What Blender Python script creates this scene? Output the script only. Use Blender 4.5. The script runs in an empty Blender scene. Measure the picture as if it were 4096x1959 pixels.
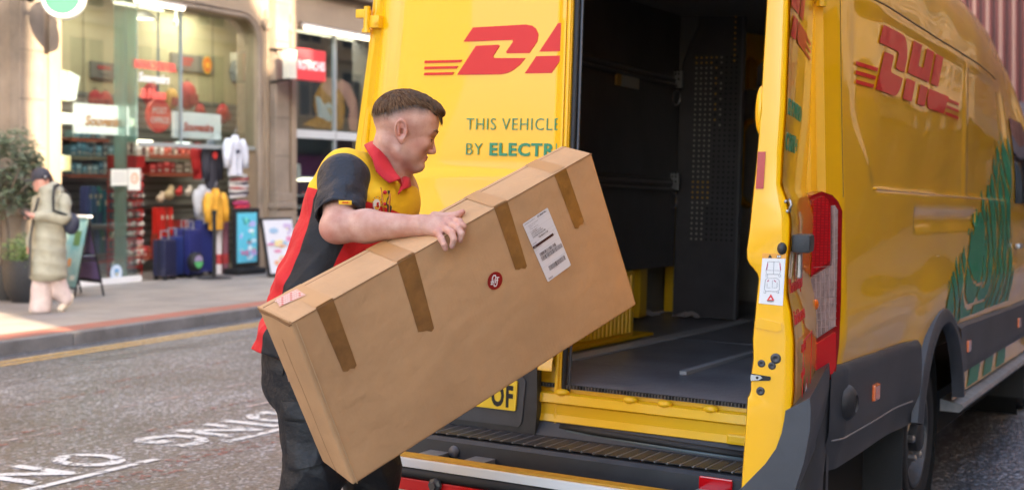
import bpy, bmesh, math, random
import numpy as np
from mathutils import Vector, Matrix
from mathutils.geometry import tessellate_polygon
R = math.radians
random.seed(7); rng = np.random.RandomState(7)
scene = bpy.context.scene
COL = scene.collection

# ------------------------------------------------------------ camera
F, CX, CY, H = 5240., 2048., 736., 1.5            # the photograph's lens, in its own 4096-pixel units; eye height
camd = bpy.data.cameras.new('camera'); cam = bpy.data.objects.new('camera', camd); COL.objects.link(cam)
cam.location = (0, 0, H); cam.rotation_euler = (R(90), 0, 0)
camd.sensor_width = 36; camd.lens = 36*F/4096; camd.shift_y = -(979.5-CY)/4096
camd.clip_end = 500; camd.clip_start = .05
camd.dof.use_dof = True; camd.dof.focus_distance = 3.95; camd.dof.aperture_fstop = 3.3
scene.camera = cam
# ------------------------------------------------------------ light
SX = Vector((.4498, .8931, 0)).normalized(); SV = Vector((SX.y, -SX.x, 0))     # along the street, and to the right across it
SUN_EL, SUN_U, SUN_V = R(24), .42, -.9            # travel of the sunlight along/across the street
hd = (SX*SUN_U + SV*SUN_V).normalized()
sd = Vector((hd.x*math.cos(SUN_EL), hd.y*math.cos(SUN_EL), -math.sin(SUN_EL)))
sl = bpy.data.lights.new('sun', 'SUN'); sl.energy = 4.2; sl.angle = R(.5); sl.color = (1, .80, .55)
so = bpy.data.objects.new('sun', sl); COL.objects.link(so); so.rotation_euler = sd.to_track_quat('-Z', 'Y').to_euler(); so.location = (0, 0, 30)
wd = bpy.data.worlds.new('World'); scene.world = wd; wd.use_nodes = True
wn = wd.node_tree; bg = wn.nodes['Background']
sky = wn.nodes.new('ShaderNodeTexSky'); sky.sky_type = 'NISHITA'; sky.sun_disc = False
sky.sun_elevation = SUN_EL; sky.sun_rotation = math.atan2(-sd.x, -sd.y); sky.dust_density = 3; sky.air_density = 1.0
wn.links.new(sky.outputs[0], bg.inputs[0]); bg.inputs[1].default_value = .15
scene.view_settings.view_transform = 'Standard'; scene.view_settings.look = 'None'
scene.view_settings.exposure = 2.78; scene.view_settings.gamma = 1.0
scene.cycles.max_bounces = 8

# ------------------------------------------------------------ materials
def N(nt, t, **k):
    n = nt.nodes.new(t)
    for a, b in k.items(): setattr(n, a, b)
    return n
def carpaint(name, col):
    m = mat(name, col, .28, metal=.0, coat=.9, spec=.2, coatr=.012); m.node_tree.nodes['Principled BSDF'].inputs['Coat IOR'].default_value = 1.52; return m
def mat(name, col, rough=.6, metal=0, coat=0, spec=.5, var=0, vscale=8, bump=0, bscale=60, emit=None, es=0, trans=0, col2=None, stretch=None, coatr=.04, coords='Object', detail=6, sheen=0, sss=0):
    m = bpy.data.materials.new(name); m.use_nodes = True; nt = m.node_tree; b = nt.nodes['Principled BSDF']
    b.inputs['Base Color'].default_value = (*col, 1); b.inputs['Roughness'].default_value = rough
    b.inputs['Metallic'].default_value = metal; b.inputs['Coat Weight'].default_value = coat; b.inputs['Coat Roughness'].default_value = coatr
    b.inputs['Specular IOR Level'].default_value = spec; b.inputs['Transmission Weight'].default_value = trans
    if sheen: b.inputs['Sheen Weight'].default_value = sheen
    if sss: b.inputs['Subsurface Weight'].default_value = sss; b.inputs['Subsurface Radius'].default_value = (.012, .005, .003); b.inputs['Subsurface Scale'].default_value = 1
    if emit: b.inputs['Emission Color'].default_value = (*emit, 1); b.inputs['Emission Strength'].default_value = es
    if var or bump:
        tc = N(nt, 'ShaderNodeTexCoord'); vec = tc.outputs[coords]
        if stretch:
            mp = N(nt, 'ShaderNodeMapping'); mp.inputs['Scale'].default_value = stretch; nt.links.new(vec, mp.inputs[0]); vec = mp.outputs[0]
    if var:
        no = N(nt, 'ShaderNodeTexNoise'); no.inputs['Scale'].default_value = vscale; no.inputs['Detail'].default_value = detail; no.inputs['Roughness'].default_value = .65
        nt.links.new(vec, no.inputs['Vector'])
        rp = N(nt, 'ShaderNodeValToRGB'); rp.color_ramp.elements[0].position = .3; rp.color_ramp.elements[1].position = .7
        c2 = col2 or tuple(c*(1-var) for c in col)
        c1 = col if col2 else tuple(min(1, c*(1+var*.6)) for c in col)
        rp.color_ramp.elements[0].color = (*c2, 1); rp.color_ramp.elements[1].color = (*c1, 1)
        nt.links.new(no.outputs[0], rp.inputs[0]); nt.links.new(rp.outputs[0], b.inputs['Base Color'])
    if bump:
        nb = N(nt, 'ShaderNodeTexNoise'); nb.inputs['Scale'].default_value = bscale; nb.inputs['Detail'].default_value = 4
        nt.links.new(vec, nb.inputs['Vector'])
        bp = N(nt, 'ShaderNodeBump'); bp.inputs['Strength'].default_value = bump; bp.inputs['Distance'].default_value = .02
        nt.links.new(nb.outputs[0], bp.inputs['Height']); nt.links.new(bp.outputs[0], b.inputs['Normal'])
    return m
_mc = {}
def M(name, *a, **k):
    if name not in _mc: _mc[name] = mat(name, *a, **k)
    return _mc[name]
def plain(col, rough=.55, **k):
    return M('c_%.3f_%.3f_%.3f_%.2f' % (*col, rough), col, rough, **k)

YEL = (.92, .475, .0)
m_yel = carpaint('yellow_paint', YEL)
m_yeli = mat('inner_yellow_paint', (.86, .49, .004), .42, coat=.3, coatr=.15, bump=.03, bscale=300)
m_red = mat('red_print', (.62, .004, .004), .4, coat=.25, spec=.3)
m_green = mat('green_print', (.0, .22, .10), .45, coat=.25)
m_grey = mat('grey_plastic', (.055, .058, .068), .45, var=.25, vscale=5, bump=.12, bscale=900)
m_dkpl = mat('dark_plastic', (.028, .029, .033), .42, var=.35, vscale=9, bump=.15, bscale=500)
m_black = mat('black_rubber', (.012, .012, .013), .6, bump=.1, bscale=200)
m_tyre = mat('tyre_rubber', (.014, .014, .016), .75, bump=.2, bscale=120)
m_steel = mat('silver_steel', (.45, .45, .47), .35, metal=.9, var=.3, vscale=12)
m_white = mat('white_plastic', (.78, .78, .78), .4)
m_orange = mat('orange_lens', (.85, .16, .01), .15, coat=1)
m_redlens = mat('red_lens', (.62, .006, .01), .08, coat=1, spec=.8)
m_stone = mat('sandstone', (.33, .26, .185), .85, var=.45, vscale=1.1, bump=.3, bscale=35, col2=(.25, .19, .14))
m_stoned = mat('worn_sandstone', (.27, .215, .165), .88, var=.4, vscale=1.3, bump=.3, bscale=30)
m_glass = None
def glassmat(name, tint=(1, 1, 1), gl=.12):
    m = bpy.data.materials.new(name); m.use_nodes = True; nt = m.node_tree; nt.nodes.remove(nt.nodes['Principled BSDF'])
    out = nt.nodes['Material Output']; t = N(nt, 'ShaderNodeBsdfTransparent'); t.inputs[0].default_value = (*tint, 1)
    g = N(nt, 'ShaderNodeBsdfGlossy'); g.inputs['Roughness'].default_value = .02; fr = N(nt, 'ShaderNodeFresnel'); fr.inputs[0].default_value = 1.5
    mx = N(nt, 'ShaderNodeMixShader'); mu = N(nt, 'ShaderNodeMath', operation='MULTIPLY'); mu.inputs[1].default_value = gl*8
    nt.links.new(fr.outputs[0], mu.inputs[0]); nt.links.new(mu.outputs[0], mx.inputs[0]); nt.links.new(t.outputs[0], mx.inputs[1]); nt.links.new(g.outputs[0], mx.inputs[2]); nt.links.new(mx.outputs[0], out.inputs[0])
    return m
m_glass = glassmat('window_glass', (.90, .95, .93), .055)
def emis(name, col, s):
    return M(name, (.8, .8, .8), .5, emit=col, es=s)

# ------------------------------------------------------------ mesh helpers
class MB:
    def __init__(s): s.v = []; s.f = []; s.m = []; s.ms = []
    def mi(s, m):
        if m not in s.ms: s.ms.append(m)
        return s.ms.index(m)
    def add(s, vs, fs, m=None, M4=None):
        b = len(s.v); k = s.mi(m)
        for v in vs:
            v = Vector(v)
            s.v.append(tuple(M4 @ v) if M4 else tuple(v))
        for f in fs: s.f.append([b+i for i in f]); s.m.append(k)
    def box(s, c, d, m=None, M4=None, rz=0, bev=0, rx=0, ry=0):
        x, y, z = d[0]/2, d[1]/2, d[2]/2
        A = Matrix.Translation(c) @ Matrix.Rotation(rz, 4, 'Z') @ Matrix.Rotation(ry, 4, 'Y') @ Matrix.Rotation(rx, 4, 'X')
        if M4: A = M4 @ A
        if bev:
            bm = bmesh.new(); bmesh.ops.create_cube(bm, size=1)
            for v in bm.verts: v.co = Vector((v.co.x*d[0], v.co.y*d[1], v.co.z*d[2]))
            bmesh.ops.bevel(bm, geom=bm.edges[:], offset=bev, segments=2, affect='EDGES', profile=.7)
            bm.verts.index_update()
            s.add([v.co.copy() for v in bm.verts], [[v.index for v in f.verts] for f in bm.faces], m, A); bm.free(); return
        vs = [(a, b, c2) for a in (-x, x) for b in (-y, y) for c2 in (-z, z)]
        s.add(vs, [(0, 1, 3, 2), (4, 6, 7, 5), (0, 4, 5, 1), (2, 3, 7, 6), (0, 2, 6, 4), (1, 5, 7, 3)], m, A)
    def b2(s, a, b, m=None, M4=None, bev=0):
        s.box([(a[i]+b[i])/2 for i in range(3)], [abs(b[i]-a[i]) for i in range(3)], m, M4, bev=bev)
    def tube(s, pts, r, m=None, n=10, M4=None, caps=True):
        pts = [Vector(p) for p in pts]; rs = r if hasattr(r, '__len__') else [r]*len(pts)
        vs = []; fs = []; prev = None
        for i, p in enumerate(pts):
            t = (pts[min(i+1, len(pts)-1)]-pts[max(i-1, 0)]).normalized()
            if prev is None:
                u = t.orthogonal().normalized()
            else:
                u = (prev - t*prev.dot(t)).normalized()
            prev = u; w = t.cross(u)
            for k in range(n):
                a = 2*math.pi*k/n; vs.append(p+(u*math.cos(a)+w*math.sin(a))*rs[i])
        for i in range(len(pts)-1):
            for k in range(n): fs.append((i*n+k, i*n+(k+1) % n, (i+1)*n+(k+1) % n, (i+1)*n+k))
        if caps: fs.append(tuple(range(n))[::-1]); fs.append(tuple(range((len(pts)-1)*n, len(pts)*n)))
        s.add(vs, fs, m, M4)
    def lathe(s, prof, m=None, n=32, M4=None, axis='Z'):
        vs = []; fs = []
        for r, z in prof:
            for k in range(n):
                a = 2*math.pi*k/n
                vs.append((r*math.cos(a), r*math.sin(a), z) if axis == 'Z' else ((z, r*math.cos(a), r*math.sin(a)) if axis == 'X' else (r*math.cos(a), z, r*math.sin(a))))
        for i in range(len(prof)-1):
            for k in range(n): fs.append((i*n+k, i*n+(k+1) % n, (i+1)*n+(k+1) % n, (i+1)*n+k))
        s.add(vs, fs, m, M4)
    def poly(s, pts, t0, t1, m=None, M4=None, ax='Y'):
        """flat outline given as (a, b) extruded between t0 and t1 along ax: Y -> (a, t, b), X -> (t, a, b), Z -> (a, b, t)"""
        f3 = {'Y': lambda a, b, t: (a, t, b), 'X': lambda a, b, t: (t, a, b), 'Z': lambda a, b, t: (a, b, t)}[ax]
        n = len(pts); tri = tessellate_polygon([[Vector((p[0], p[1], 0)) for p in pts]])
        vs = [f3(p[0], p[1], t0) for p in pts]; fs = [tuple(t) for t in tri]
        if t1 is not None:
            vs += [f3(p[0], p[1], t1) for p in pts]; fs += [tuple(n+i for i in reversed(t)) for t in tri]
            fs += [(i, (i+1) % n, n+(i+1) % n, n+i) for i in range(n)]
        s.add(vs, fs, m, M4)
    def grid(s, nu, nv, fn, m=None, M4=None, keep=None):
        vs = [fn(i, j) for j in range(nv) for i in range(nu)]; fs = []
        for j in range(nv-1):
            for i in range(nu-1):
                if keep is None or keep(i, j): fs.append((j*nu+i, j*nu+i+1, (j+1)*nu+i+1, (j+1)*nu+i))
        s.add(vs, fs, m, M4)
    def ball(s, c, r, m=None, n=12, M4=None, rot=None):
        r = r if hasattr(r, '__len__') else (r, r, r); A = Matrix.Translation(c)
        if rot is not None: A = A @ rot
        if M4: A = M4 @ A
        vs = []; fs = []
        for j in range(n+1):
            t = math.pi*j/n
            for k in range(2*n):
                a = math.pi*k/n; vs.append((r[0]*math.sin(t)*math.cos(a), r[1]*math.sin(t)*math.sin(a), r[2]*math.cos(t)))
        for j in range(n):
            for k in range(2*n): fs.append((j*2*n+k, (j+1)*2*n+k, (j+1)*2*n+(k+1) % (2*n), j*2*n+(k+1) % (2*n)))
        s.add(vs, fs, m, A)
    def text(s, txt, size, m, M4, ext=.001, bold=0, shear=0, wide=1, align='LEFT', sp=1):
        cu = bpy.data.curves.new('t', 'FONT'); cu.body = txt; cu.size = size; cu.extrude = ext; cu.offset = bold; cu.shear = shear; cu.align_x = align; cu.resolution_u = 3; cu.space_character = sp
        o = bpy.data.objects.new('t', cu); COL.objects.link(o); dg = bpy.context.evaluated_depsgraph_get(); me = o.evaluated_get(dg).to_mesh()
        s.add([Vector((v.co.x*wide, v.co.y, v.co.z)) for v in me.vertices], [list(p.vertices) for p in me.polygons], m, M4)
        bpy.data.objects.remove(o); bpy.data.curves.remove(cu)
    def build(s, name, parent=None, smooth=False, fix=True, auto=None):
        me = bpy.data.meshes.new(name); me.from_pydata(s.v, [], s.f)
        for m in s.ms: me.materials.append(m)
        me.polygons.foreach_set('material_index', s.m)
        if fix:
            bm = bmesh.new(); bm.from_mesh(me); bmesh.ops.remove_doubles(bm, verts=bm.verts, dist=1e-5); bmesh.ops.recalc_face_normals(bm, faces=bm.faces); bm.to_mesh(me); bm.free()
        if smooth:
            me.polygons.foreach_set('use_smooth', [True]*len(me.polygons))
            if auto: me.set_sharp_from_angle(angle=R(auto))
        me.update(); o = bpy.data.objects.new(name, me); COL.objects.link(o)
        if parent: o.parent = parent
        return o
def tag(o, label=None, cat=None, group=None, kind=None):
    if label: o['label'] = label
    if cat: o['category'] = cat
    if group: o['group'] = group
    if kind: o['kind'] = kind
    return o
def empty(name, mw, label, cat, group=None):
    o = bpy.data.objects.new(name, None); COL.objects.link(o); o.matrix_world = mw; o.empty_display_size = .1
    return tag(o, label, cat, group)
def part(name, parent, fn, smooth=False, auto=None, label=None, **k):
    b = MB(); fn(b); o = b.build(name, parent, smooth, auto=auto, **k)
    if label: o['label'] = label
    return o
def one(name, mw, label, cat, fn, group=None, smooth=False, auto=None):
    b = MB(); fn(b); o = b.build(name, None, smooth, auto=auto); o.matrix_world = mw
    return tag(o, label, cat, group)
# pixel helpers: a line of sight through the photograph met with a real surface
def PX(x, y, Y): return Vector(((x-CX)/F*Y, Y, H-(y-CY)/F*Y))
STREET = Matrix(((SX.x, -SV.x, 0, 0), (SX.y, -SV.y, 0, 0), (0, 0, 1, 0), (0, 0, 0, 1)))   # local x along street, y into the left buildings
def SH(x, y, d):
    r = Vector(((x-CX)/F, 1, -(y-CY)/F)); Y = d/(-r.dot(SV)); P = r*Y
    return P.dot(SX), P.z+H
def S(u, d, z, rz=0): return STREET @ Matrix.Translation((u, d, z)) @ Matrix.Rotation(rz, 4, 'Z')
VP0 = Vector((.135, 4.796, .083))
VW = Vector((.87855408, -.47702936, -.02420149)); VL = Vector((.47657082, .87884911, -.02246123)); VU = Vector((.03198412, .00819968, .99945474))
VAN = Matrix(((VW.x, VL.x, VU.x, VP0.x), (VW.y, VL.y, VU.y, VP0.y), (VW.z, VL.z, VU.z, VP0.z), (0, 0, 0, 1)))
def _hit(x, y, n, P):
    r = Vector(((x-CX)/F, 1, -(y-CY)/F)); C = Vector((0, 0, H)); t = (P-C).dot(n)/r.dot(n); q = C+r*t-VP0
    return q.dot(VW), q.dot(VL), q.dot(VU)
def RE(x, y, l=0):
    a = _hit(x, y, VL, VP0+VL*l); return a[0], a[2]
def SI(x, y, w=1.03):
    a = _hit(x, y, VW, VP0+VW*w); return a[1], a[2]

# ------------------------------------------------------------ road, kerb, pavement
def zvp(x, y): return .083 - .032*(x-.135) - .0082*(min(y, 12)-4.796)
def zroad(u, d):
    P = SX*u - SV*d; s = max(0, min(1, (9-d)/5)); s = s*s*(3-2*s)
    return s*zvp(max(-3, min(5, P.x)), P.y)
def asphalt():
    m = bpy.data.materials.new('asphalt'); m.use_nodes = True; nt = m.node_tree; b = nt.nodes['Principled BSDF']; L = nt.links.new
    tc = N(nt, 'ShaderNodeTexCoord'); v = tc.outputs['Object']
    big = N(nt, 'ShaderNodeTexNoise'); big.inputs['Scale'].default_value = .55; big.inputs['Detail'].default_value = 5; L(v, big.inputs[0])
    st = N(nt, 'ShaderNodeMapping'); st.inputs['Scale'].default_value = (.25, 2.2, 1); L(v, st.inputs[0])
    stn = N(nt, 'ShaderNodeTexNoise'); stn.inputs['Scale'].default_value = 1.2; stn.inputs['Detail'].default_value = 4; L(st.outputs[0], stn.inputs[0])
    vo = N(nt, 'ShaderNodeTexVoronoi'); vo.inputs['Scale'].default_value = 60; L(v, vo.inputs['Vector'])
    vb = N(nt, 'ShaderNodeTexVoronoi'); vb.inputs['Scale'].default_value = 60; vb.feature = 'SMOOTH_F1'; L(v, vb.inputs['Vector'])
    hs = N(nt, 'ShaderNodeSeparateColor'); L(vo.outputs['Color'], hs.inputs[0])
    r1 = N(nt, 'ShaderNodeValToRGB'); e = r1.color_ramp.elements; e[0].color = (.045, .046, .048, 1); e[1].color = (.36, .37, .385, 1); e[0].position = .15; e[1].position = 1
    q = r1.color_ramp.elements.new(.75); q.color = (.115, .115, .117, 1)
    L(hs.outputs[0], r1.inputs[0])
    r2 = N(nt, 'ShaderNodeValToRGB'); e = r2.color_ramp.elements; e[0].position = .35; e[1].position = .65; e[0].color = (.72, .73, .76, 1); e[1].color = (1.42, 1.42, 1.46, 1)
    L(big.outputs[0], r2.inputs[0])
    r3 = N(nt, 'ShaderNodeValToRGB'); e = r3.color_ramp.elements; e[0].position = .38; e[1].position = .6; e[0].color = (.78, .78, .81, 1); e[1].color = (1.15, 1.15, 1.15, 1)
    L(stn.outputs[0], r3.inputs[0])
    mx = N(nt, 'ShaderNodeMix', data_type='RGBA', blend_type='MULTIPLY'); mx.inputs[0].default_value = 1; L(r1.outputs[0], mx.inputs[6]); L(r2.outputs[0], mx.inputs[7])
    m2 = N(nt, 'ShaderNodeMix', data_type='RGBA', blend_type='MULTIPLY'); m2.inputs[0].default_value = 1; L(mx.outputs[2], m2.inputs[6]); L(r3.outputs[0], m2.inputs[7])
    L(m2.outputs[2], b.inputs['Base Color'])
    rr = N(nt, 'ShaderNodeMapRange'); rr.inputs[3].default_value = .22; rr.inputs[4].default_value = .5; L(stn.outputs[0], rr.inputs[0]); L(rr.outputs[0], b.inputs['Roughness'])
    bp = N(nt, 'ShaderNodeBump'); bp.inputs['Strength'].default_value = .8; bp.inputs['Distance'].default_value = .007; bp.invert = True; L(vb.outputs['Distance'], bp.inputs['Height']); L(bp.outputs[0], b.inputs['Normal'])
    return m
m_asph = asphalt()
b = MB(); us = np.concatenate([np.arange(-30, -2, 4.), np.arange(-2, 16, .25), np.arange(16, 90, 3.)]); ds = np.concatenate([np.arange(-40, -2, 4.), np.arange(-2, 9.12, .25), [9.12]])
b.grid(len(us), len(ds), lambda i, j: (us[i], ds[j], zroad(us[i], ds[j])), m_asph)
o = b.build('road', smooth=True); o.matrix_world = STREET; tag(o, kind='structure')
b = MB(); b.add([(-200, -200, -.35), (200, -200, -.35), (200, 300, -.35), (-200, 300, -.35)], [(0, 1, 2, 3)], plain((.09, .085, .08), .9))
tag(b.build('ground'), kind='structure')
m_kerb = mat('kerb_stone', (.17, .165, .165), .7, var=.4, vscale=3, bump=.3, bscale=60)
def f_kerb(b):
    u = -12.
    while u < 45:
        b.b2((u+.006, 9.12, -.1), (u+.909, 9.26, .12), m_kerb, bev=.012); u += .915
k = MB(); f_kerb(k); o = k.build('kerb'); o.matrix_world = STREET; tag(o, kind='structure')
def pave_mat():
    m = mat('paving_flags', (.33, .30, .27), .62, var=.35, vscale=1.6, bump=.15, bscale=80, col2=(.21, .195, .185)); nt = m.node_tree; b = nt.nodes['Principled BSDF']; L = nt.links.new
    tc = N(nt, 'ShaderNodeTexCoord'); br = N(nt, 'ShaderNodeTexBrick'); br.inputs['Scale'].default_value = 1; br.inputs['Brick Width'].default_value = .75; br.inputs['Row Height'].default_value = .6; br.inputs['Mortar Size'].default_value = .009
    br.inputs['Color1'].default_value = (.92, .92, .92, 1); br.inputs['Color2'].default_value = (1, .97, .93, 1); br.inputs['Mortar'].default_value = (.35, .34, .33, 1)
    L(tc.outputs['Object'], br.inputs[0]); mx = N(nt, 'ShaderNodeMix', data_type='RGBA', blend_type='MULTIPLY'); mx.inputs[0].default_value = 1
    src = b.inputs['Base Color'].links[0].from_socket; L(src, mx.inputs[6]); L(br.outputs[0], mx.inputs[7]); L(mx.outputs[2], b.inputs['Base Color'])
    return m
m_pave = pave_mat()
def brickmat(name, c1, c2, mort, w, h, scale=1, rough=.8):
    m = bpy.data.materials.new(name); m.use_nodes = True; nt = m.node_tree; b = nt.nodes['Principled BSDF']; L = nt.links.new
    tc = N(nt, 'ShaderNodeTexCoord'); br = N(nt, 'ShaderNodeTexBrick'); br.inputs['Scale'].default_value = scale; br.inputs['Brick Width'].default_value = w; br.inputs['Row Height'].default_value = h; br.inputs['Mortar Size'].default_value = .006
    br.inputs['Color1'].default_value = (*c1, 1); br.inputs['Color2'].default_value = (*c2, 1); br.inputs['Mortar'].default_value = (*mort, 1)
    L(tc.outputs['Object'], br.inputs[0]); L(br.outputs[0], b.inputs['Base Color']); b.inputs['Roughness'].default_value = rough
    return m
m_rbrick = brickmat('red_brick_band', (.36, .12, .08), (.28, .10, .07), (.2, .15, .12), .2, .1)
b = MB(); b.add([(-12, 9.6, .12), (45, 9.6, .12), (45, 16, .12), (-12, 16, .12)], [(0, 1, 2, 3)], m_pave)
o = b.build('pavement'); o.matrix_world = STREET; tag(o, kind='structure')
b = MB(); b.add([(-12, 9.26, .12), (45, 9.26, .12), (45, 9.6, .12), (-12, 9.6, .12)], [(0, 1, 2, 3)], m_rbrick)
o = b.build('brick_pavement_edge'); o.matrix_world = STREET; tag(o, kind='structure')
b = MB(); b.b2((-25, -6.3, -.3), (60, -2.6, .12), M('dark_paving', (.13, .10, .07), .8)); o = b.build('far_pavement'); o.matrix_world = STREET; tag(o, kind='structure')
# markings lie on the road as worn sheets
def worn(name, col, thr=.42, sc=14, rough=.6):
    """paint with chips worn through to the asphalt underneath"""
    m = mat(name, col, rough, bump=.3, bscale=90); nt = m.node_tree; b = nt.nodes['Principled BSDF']; out = nt.nodes['Material Output']; L = nt.links.new
    tc = N(nt, 'ShaderNodeTexCoord'); no = N(nt, 'ShaderNodeTexNoise'); no.inputs['Scale'].default_value = sc; no.inputs['Detail'].default_value = 8; no.inputs['Roughness'].default_value = .7; L(tc.outputs['Object'], no.inputs[0])
    rp = N(nt, 'ShaderNodeMapRange'); rp.inputs[1].default_value = thr; rp.inputs[2].default_value = thr+.05; L(no.outputs[0], rp.inputs[0]); L(rp.outputs[0], b.inputs['Alpha'])
    return m
m_wl = worn('road_paint_white', (.66, .65, .60), .415); m_yl = worn('road_paint_yellow', (.62, .38, .10), .36); m_rl = worn('road_paint_red', (.30, .12, .09), .53, 22); m_rw = worn('road_paint_faded', (.42, .34, .31), .47, 18)
def strip(b, pts, w, m, h=.004, n=8):
    """marking following the road between (u, d) points"""
    for a, c in zip(pts[:-1], pts[1:]):
        k = max(1, int(math.dist(a, c)/.3)); dx, dy = c[0]-a[0], c[1]-a[1]; l = math.hypot(dx, dy); nx, ny = -dy/l*w/2, dx/l*w/2
        vs = []
        for i in range(k+1):
            u, d = a[0]+dx*i/k, a[1]+dy*i/k
            for sg in (-1, 1): vs.append((u+nx*sg, d+ny*sg, zroad(u+nx*sg, d+ny*sg)+h))
        b.add(vs, [(2*i, 2*i+1, 2*i+3, 2*i+2) for i in range(k)], m)
def marking(name, fn):
    b = MB(); fn(b); o = b.build(name, fix=False); o.matrix_world = STREET; tag(o, kind='structure'); return o
marking('yellow_lines', lambda b: (strip(b, [(-12, 8.78), (40, 8.78)], .06, m_yl), strip(b, [(-12, 8.62), (40, 8.62)], .055, m_yl)))
marking('white_bay_line', lambda b: [strip(b, [(a, 4.53), (c, 4.53)], .05, m_wl) for a, c in ((3.9, 5.05), (5.58, 6.3), (6.8, 7.5), (8, 8.7))])
def f_letters(b):
    # 'LOADING ONLY' laid to be read from the shop side, so it is upside down here
    def place(ch, u, d, hgt=.40, wid=.30):
        bb = MB(); bb.text(ch, 1, m_wl, Matrix(), ext=0, bold=.028, align='CENTER')
        xs = [v[0] for v in bb.v]; ys = [v[1] for v in bb.v]; x0, x1, y0, y1 = min(xs), max(xs), min(ys), max(ys)
        if ch == 'I': wid = .07
        vs = [(u-((v[0]-x0)/(x1-x0)-.5)*wid, d-((v[1]-y0)/(y1-y0)-.5)*hgt, 0) for v in bb.v]
        b.add([(p[0], p[1], zroad(p[0], p[1])+.004) for p in vs], bb.f, m_wl)
    for ch, u in (('N', 4.46), ('O', 4.86), ('G', 5.50), ('N', 5.86), ('I', 6.13), ('D', 6.38), ('A', 6.78), ('O', 7.15), ('L', 7.5)): place(ch, u, 4.80)
marking('road_lettering', f_letters)
def f_redmarks(b):
    for a in [((4.9, 5.52), (5.55, 5.52), .05), ((5.1, 5.75), (5.75, 5.70), .045), ((5.55, 5.12), (6.15, 5.12), .06), ((6.3, 5.35), (7.2, 5.35), .06), ((5.6, 6.6), (7.2, 6.6), .08), ((7.2, 6.9), (8.6, 6.95), .07), ((5.0, 4.4), (6.5, 4.36), .16), ((4.2, 4.38), (5.0, 4.3), .14), ((5.7, 4.2), (6.8, 4.2), .12), ((8, 5.9), (9.6, 5.9), .06)]:
        strip(b, [a[0], a[1]], a[2], m_rl, h=.003)
    for a in [((5.0, 5.6), (5.7, 5.6), .04), ((6.2, 5.9), (7.5, 5.9), .04), ((6.6, 5.2), (7.3, 5.2), .05)]: strip(b, [a[0], a[1]], a[2], m_rw, h=.0035)
marking('red_road_marks', f_redmarks)

# ------------------------------------------------------------ stone shop building on the left
D0 = 13.09
BW = empty('shop_building', STREET, 'sandstone street building with arched shop windows beyond the road', 'building')
def f_wall(b):
    b.b2((-12, D0+.02, .12), (11.2, D0+.5, 14), m_stone); b.b2((20.4, D0+.02, .12), (42, D0+.5, 14), m_stone)
    b.b2((11.2, D0+.02, 4.75), (20.4, D0+.5, 14), m_stone)
    b.b2((11.2, D0+.02, .12), (11.95, D0+.5, 4.75), m_stoned)
part('wall', BW, f_wall)
def arch_wall(b, u0, u1, z0, zt, m):
    # lintel with quarter-round corners between pillars
    r = .42; top = 4.76; n = 8
    P = [(u0, top), (u0, zt-r)]
    P += [(u0+r-r*math.cos(R(90*i/n)), zt-r+r*math.sin(R(90*i/n))) for i in range(1, n+1)]
    P += [(u1-r+r*math.sin(R(90*i/n)), zt-r+r*math.cos(R(90*i/n))) for i in range(0, n+1)]
    P += [(u1, top)]
    b.poly(P, D0-.02, D0+.4, m)
part('arched_lintel', BW, lambda b: arch_wall(b, 12.7, 16.98, 0, 4.12, m_stone))
part('arched_lintel', BW, lambda b: b.b2((17.9, D0-.02, 4.14), (20.5, D0+.4, 4.76), m_stone))
def pillar(u0, u1, plinth=True, out=.16, m=m_stoned):
    def fn(b):
        b.b2((u0, D0-out, 1.35), (u1, D0+.42, 14), m, bev=.02)
        b.b2((u0-.05, D0-out-.06, .12), (u1+.05, D0+.42, 1.1), m, bev=.02)
        b.b2((u0-.08, D0-out-.1, 1.1), (u1+.08, D0+.42, 1.2), m, bev=.03); b.b2((u0-.03, D0-out-.04, 1.2), (u1+.03, D0+.42, 1.36), m, bev=.03)
        for z in np.arange(1.95, 13, .62): b.b2((u0-.002, D0-out-.004, z), (u1+.002, D0-out+.02, z+.012), plain((.12, .1, .08), .9))
    return part('pillar', BW, fn)
pillar(11.93, 12.32); pillar(17.2, 17.56)
def f_reveal(b):
    for u0, u1, o in ((12.34, 12.72, .06), (16.92, 17.18, .04), (17.58, 17.92, .05)):
        b.b2((u0, D0-o, .12), (u1, D0+.42, 14), m_stone, bev=.03); b.b2((u0+.12, D0-o-.05, .12), (u1-.12, D0-o+.02, 4.3), m_stone, bev=.02)
part('window_reveal', BW, f_reveal)
def f_mould(b):
    r = .42
    for off, rad in ((.0, .035), (.07, .02)):
        P = [(16.9+off, D0-.05, .9)] + [(16.9+off, D0-.05, z) for z in (2, 3, 3.7-off)] + [(16.9-r+r*math.cos(R(a))+off*math.cos(R(a)), D0-.05, 3.72+r*math.sin(R(a))+off*math.sin(R(a))) for a in range(0, 91, 15)] + [(12.8, D0-.05, 4.14+off)]
        b.tube(P, rad, m_stoned, 8)
    b.tube([(18, D0-.05, 4.2), (20.5, D0-.05, 4.2)], .03, m_stoned, 8)
    b.b2((11.2, D0-.2, 4.78), (20.5, D0+.1, 4.9), m_stone, bev=.03)
part('moulding', BW, f_mould)
for uu in (17.05, 17.75):
    def f_ro(b, uu=uu):
        b.lathe([(0, 0), (.09, 0), (.1, -.02), (.1, -.05), (.07, -.05), (.06, -.02), (.03, -.02), (.025, -.05), (0, -.05)], m_stoned, 16, Matrix.Translation((uu, D0-.05, 3.98+.1)), 'Y')
    part('rosette', BW, f_ro)
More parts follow.
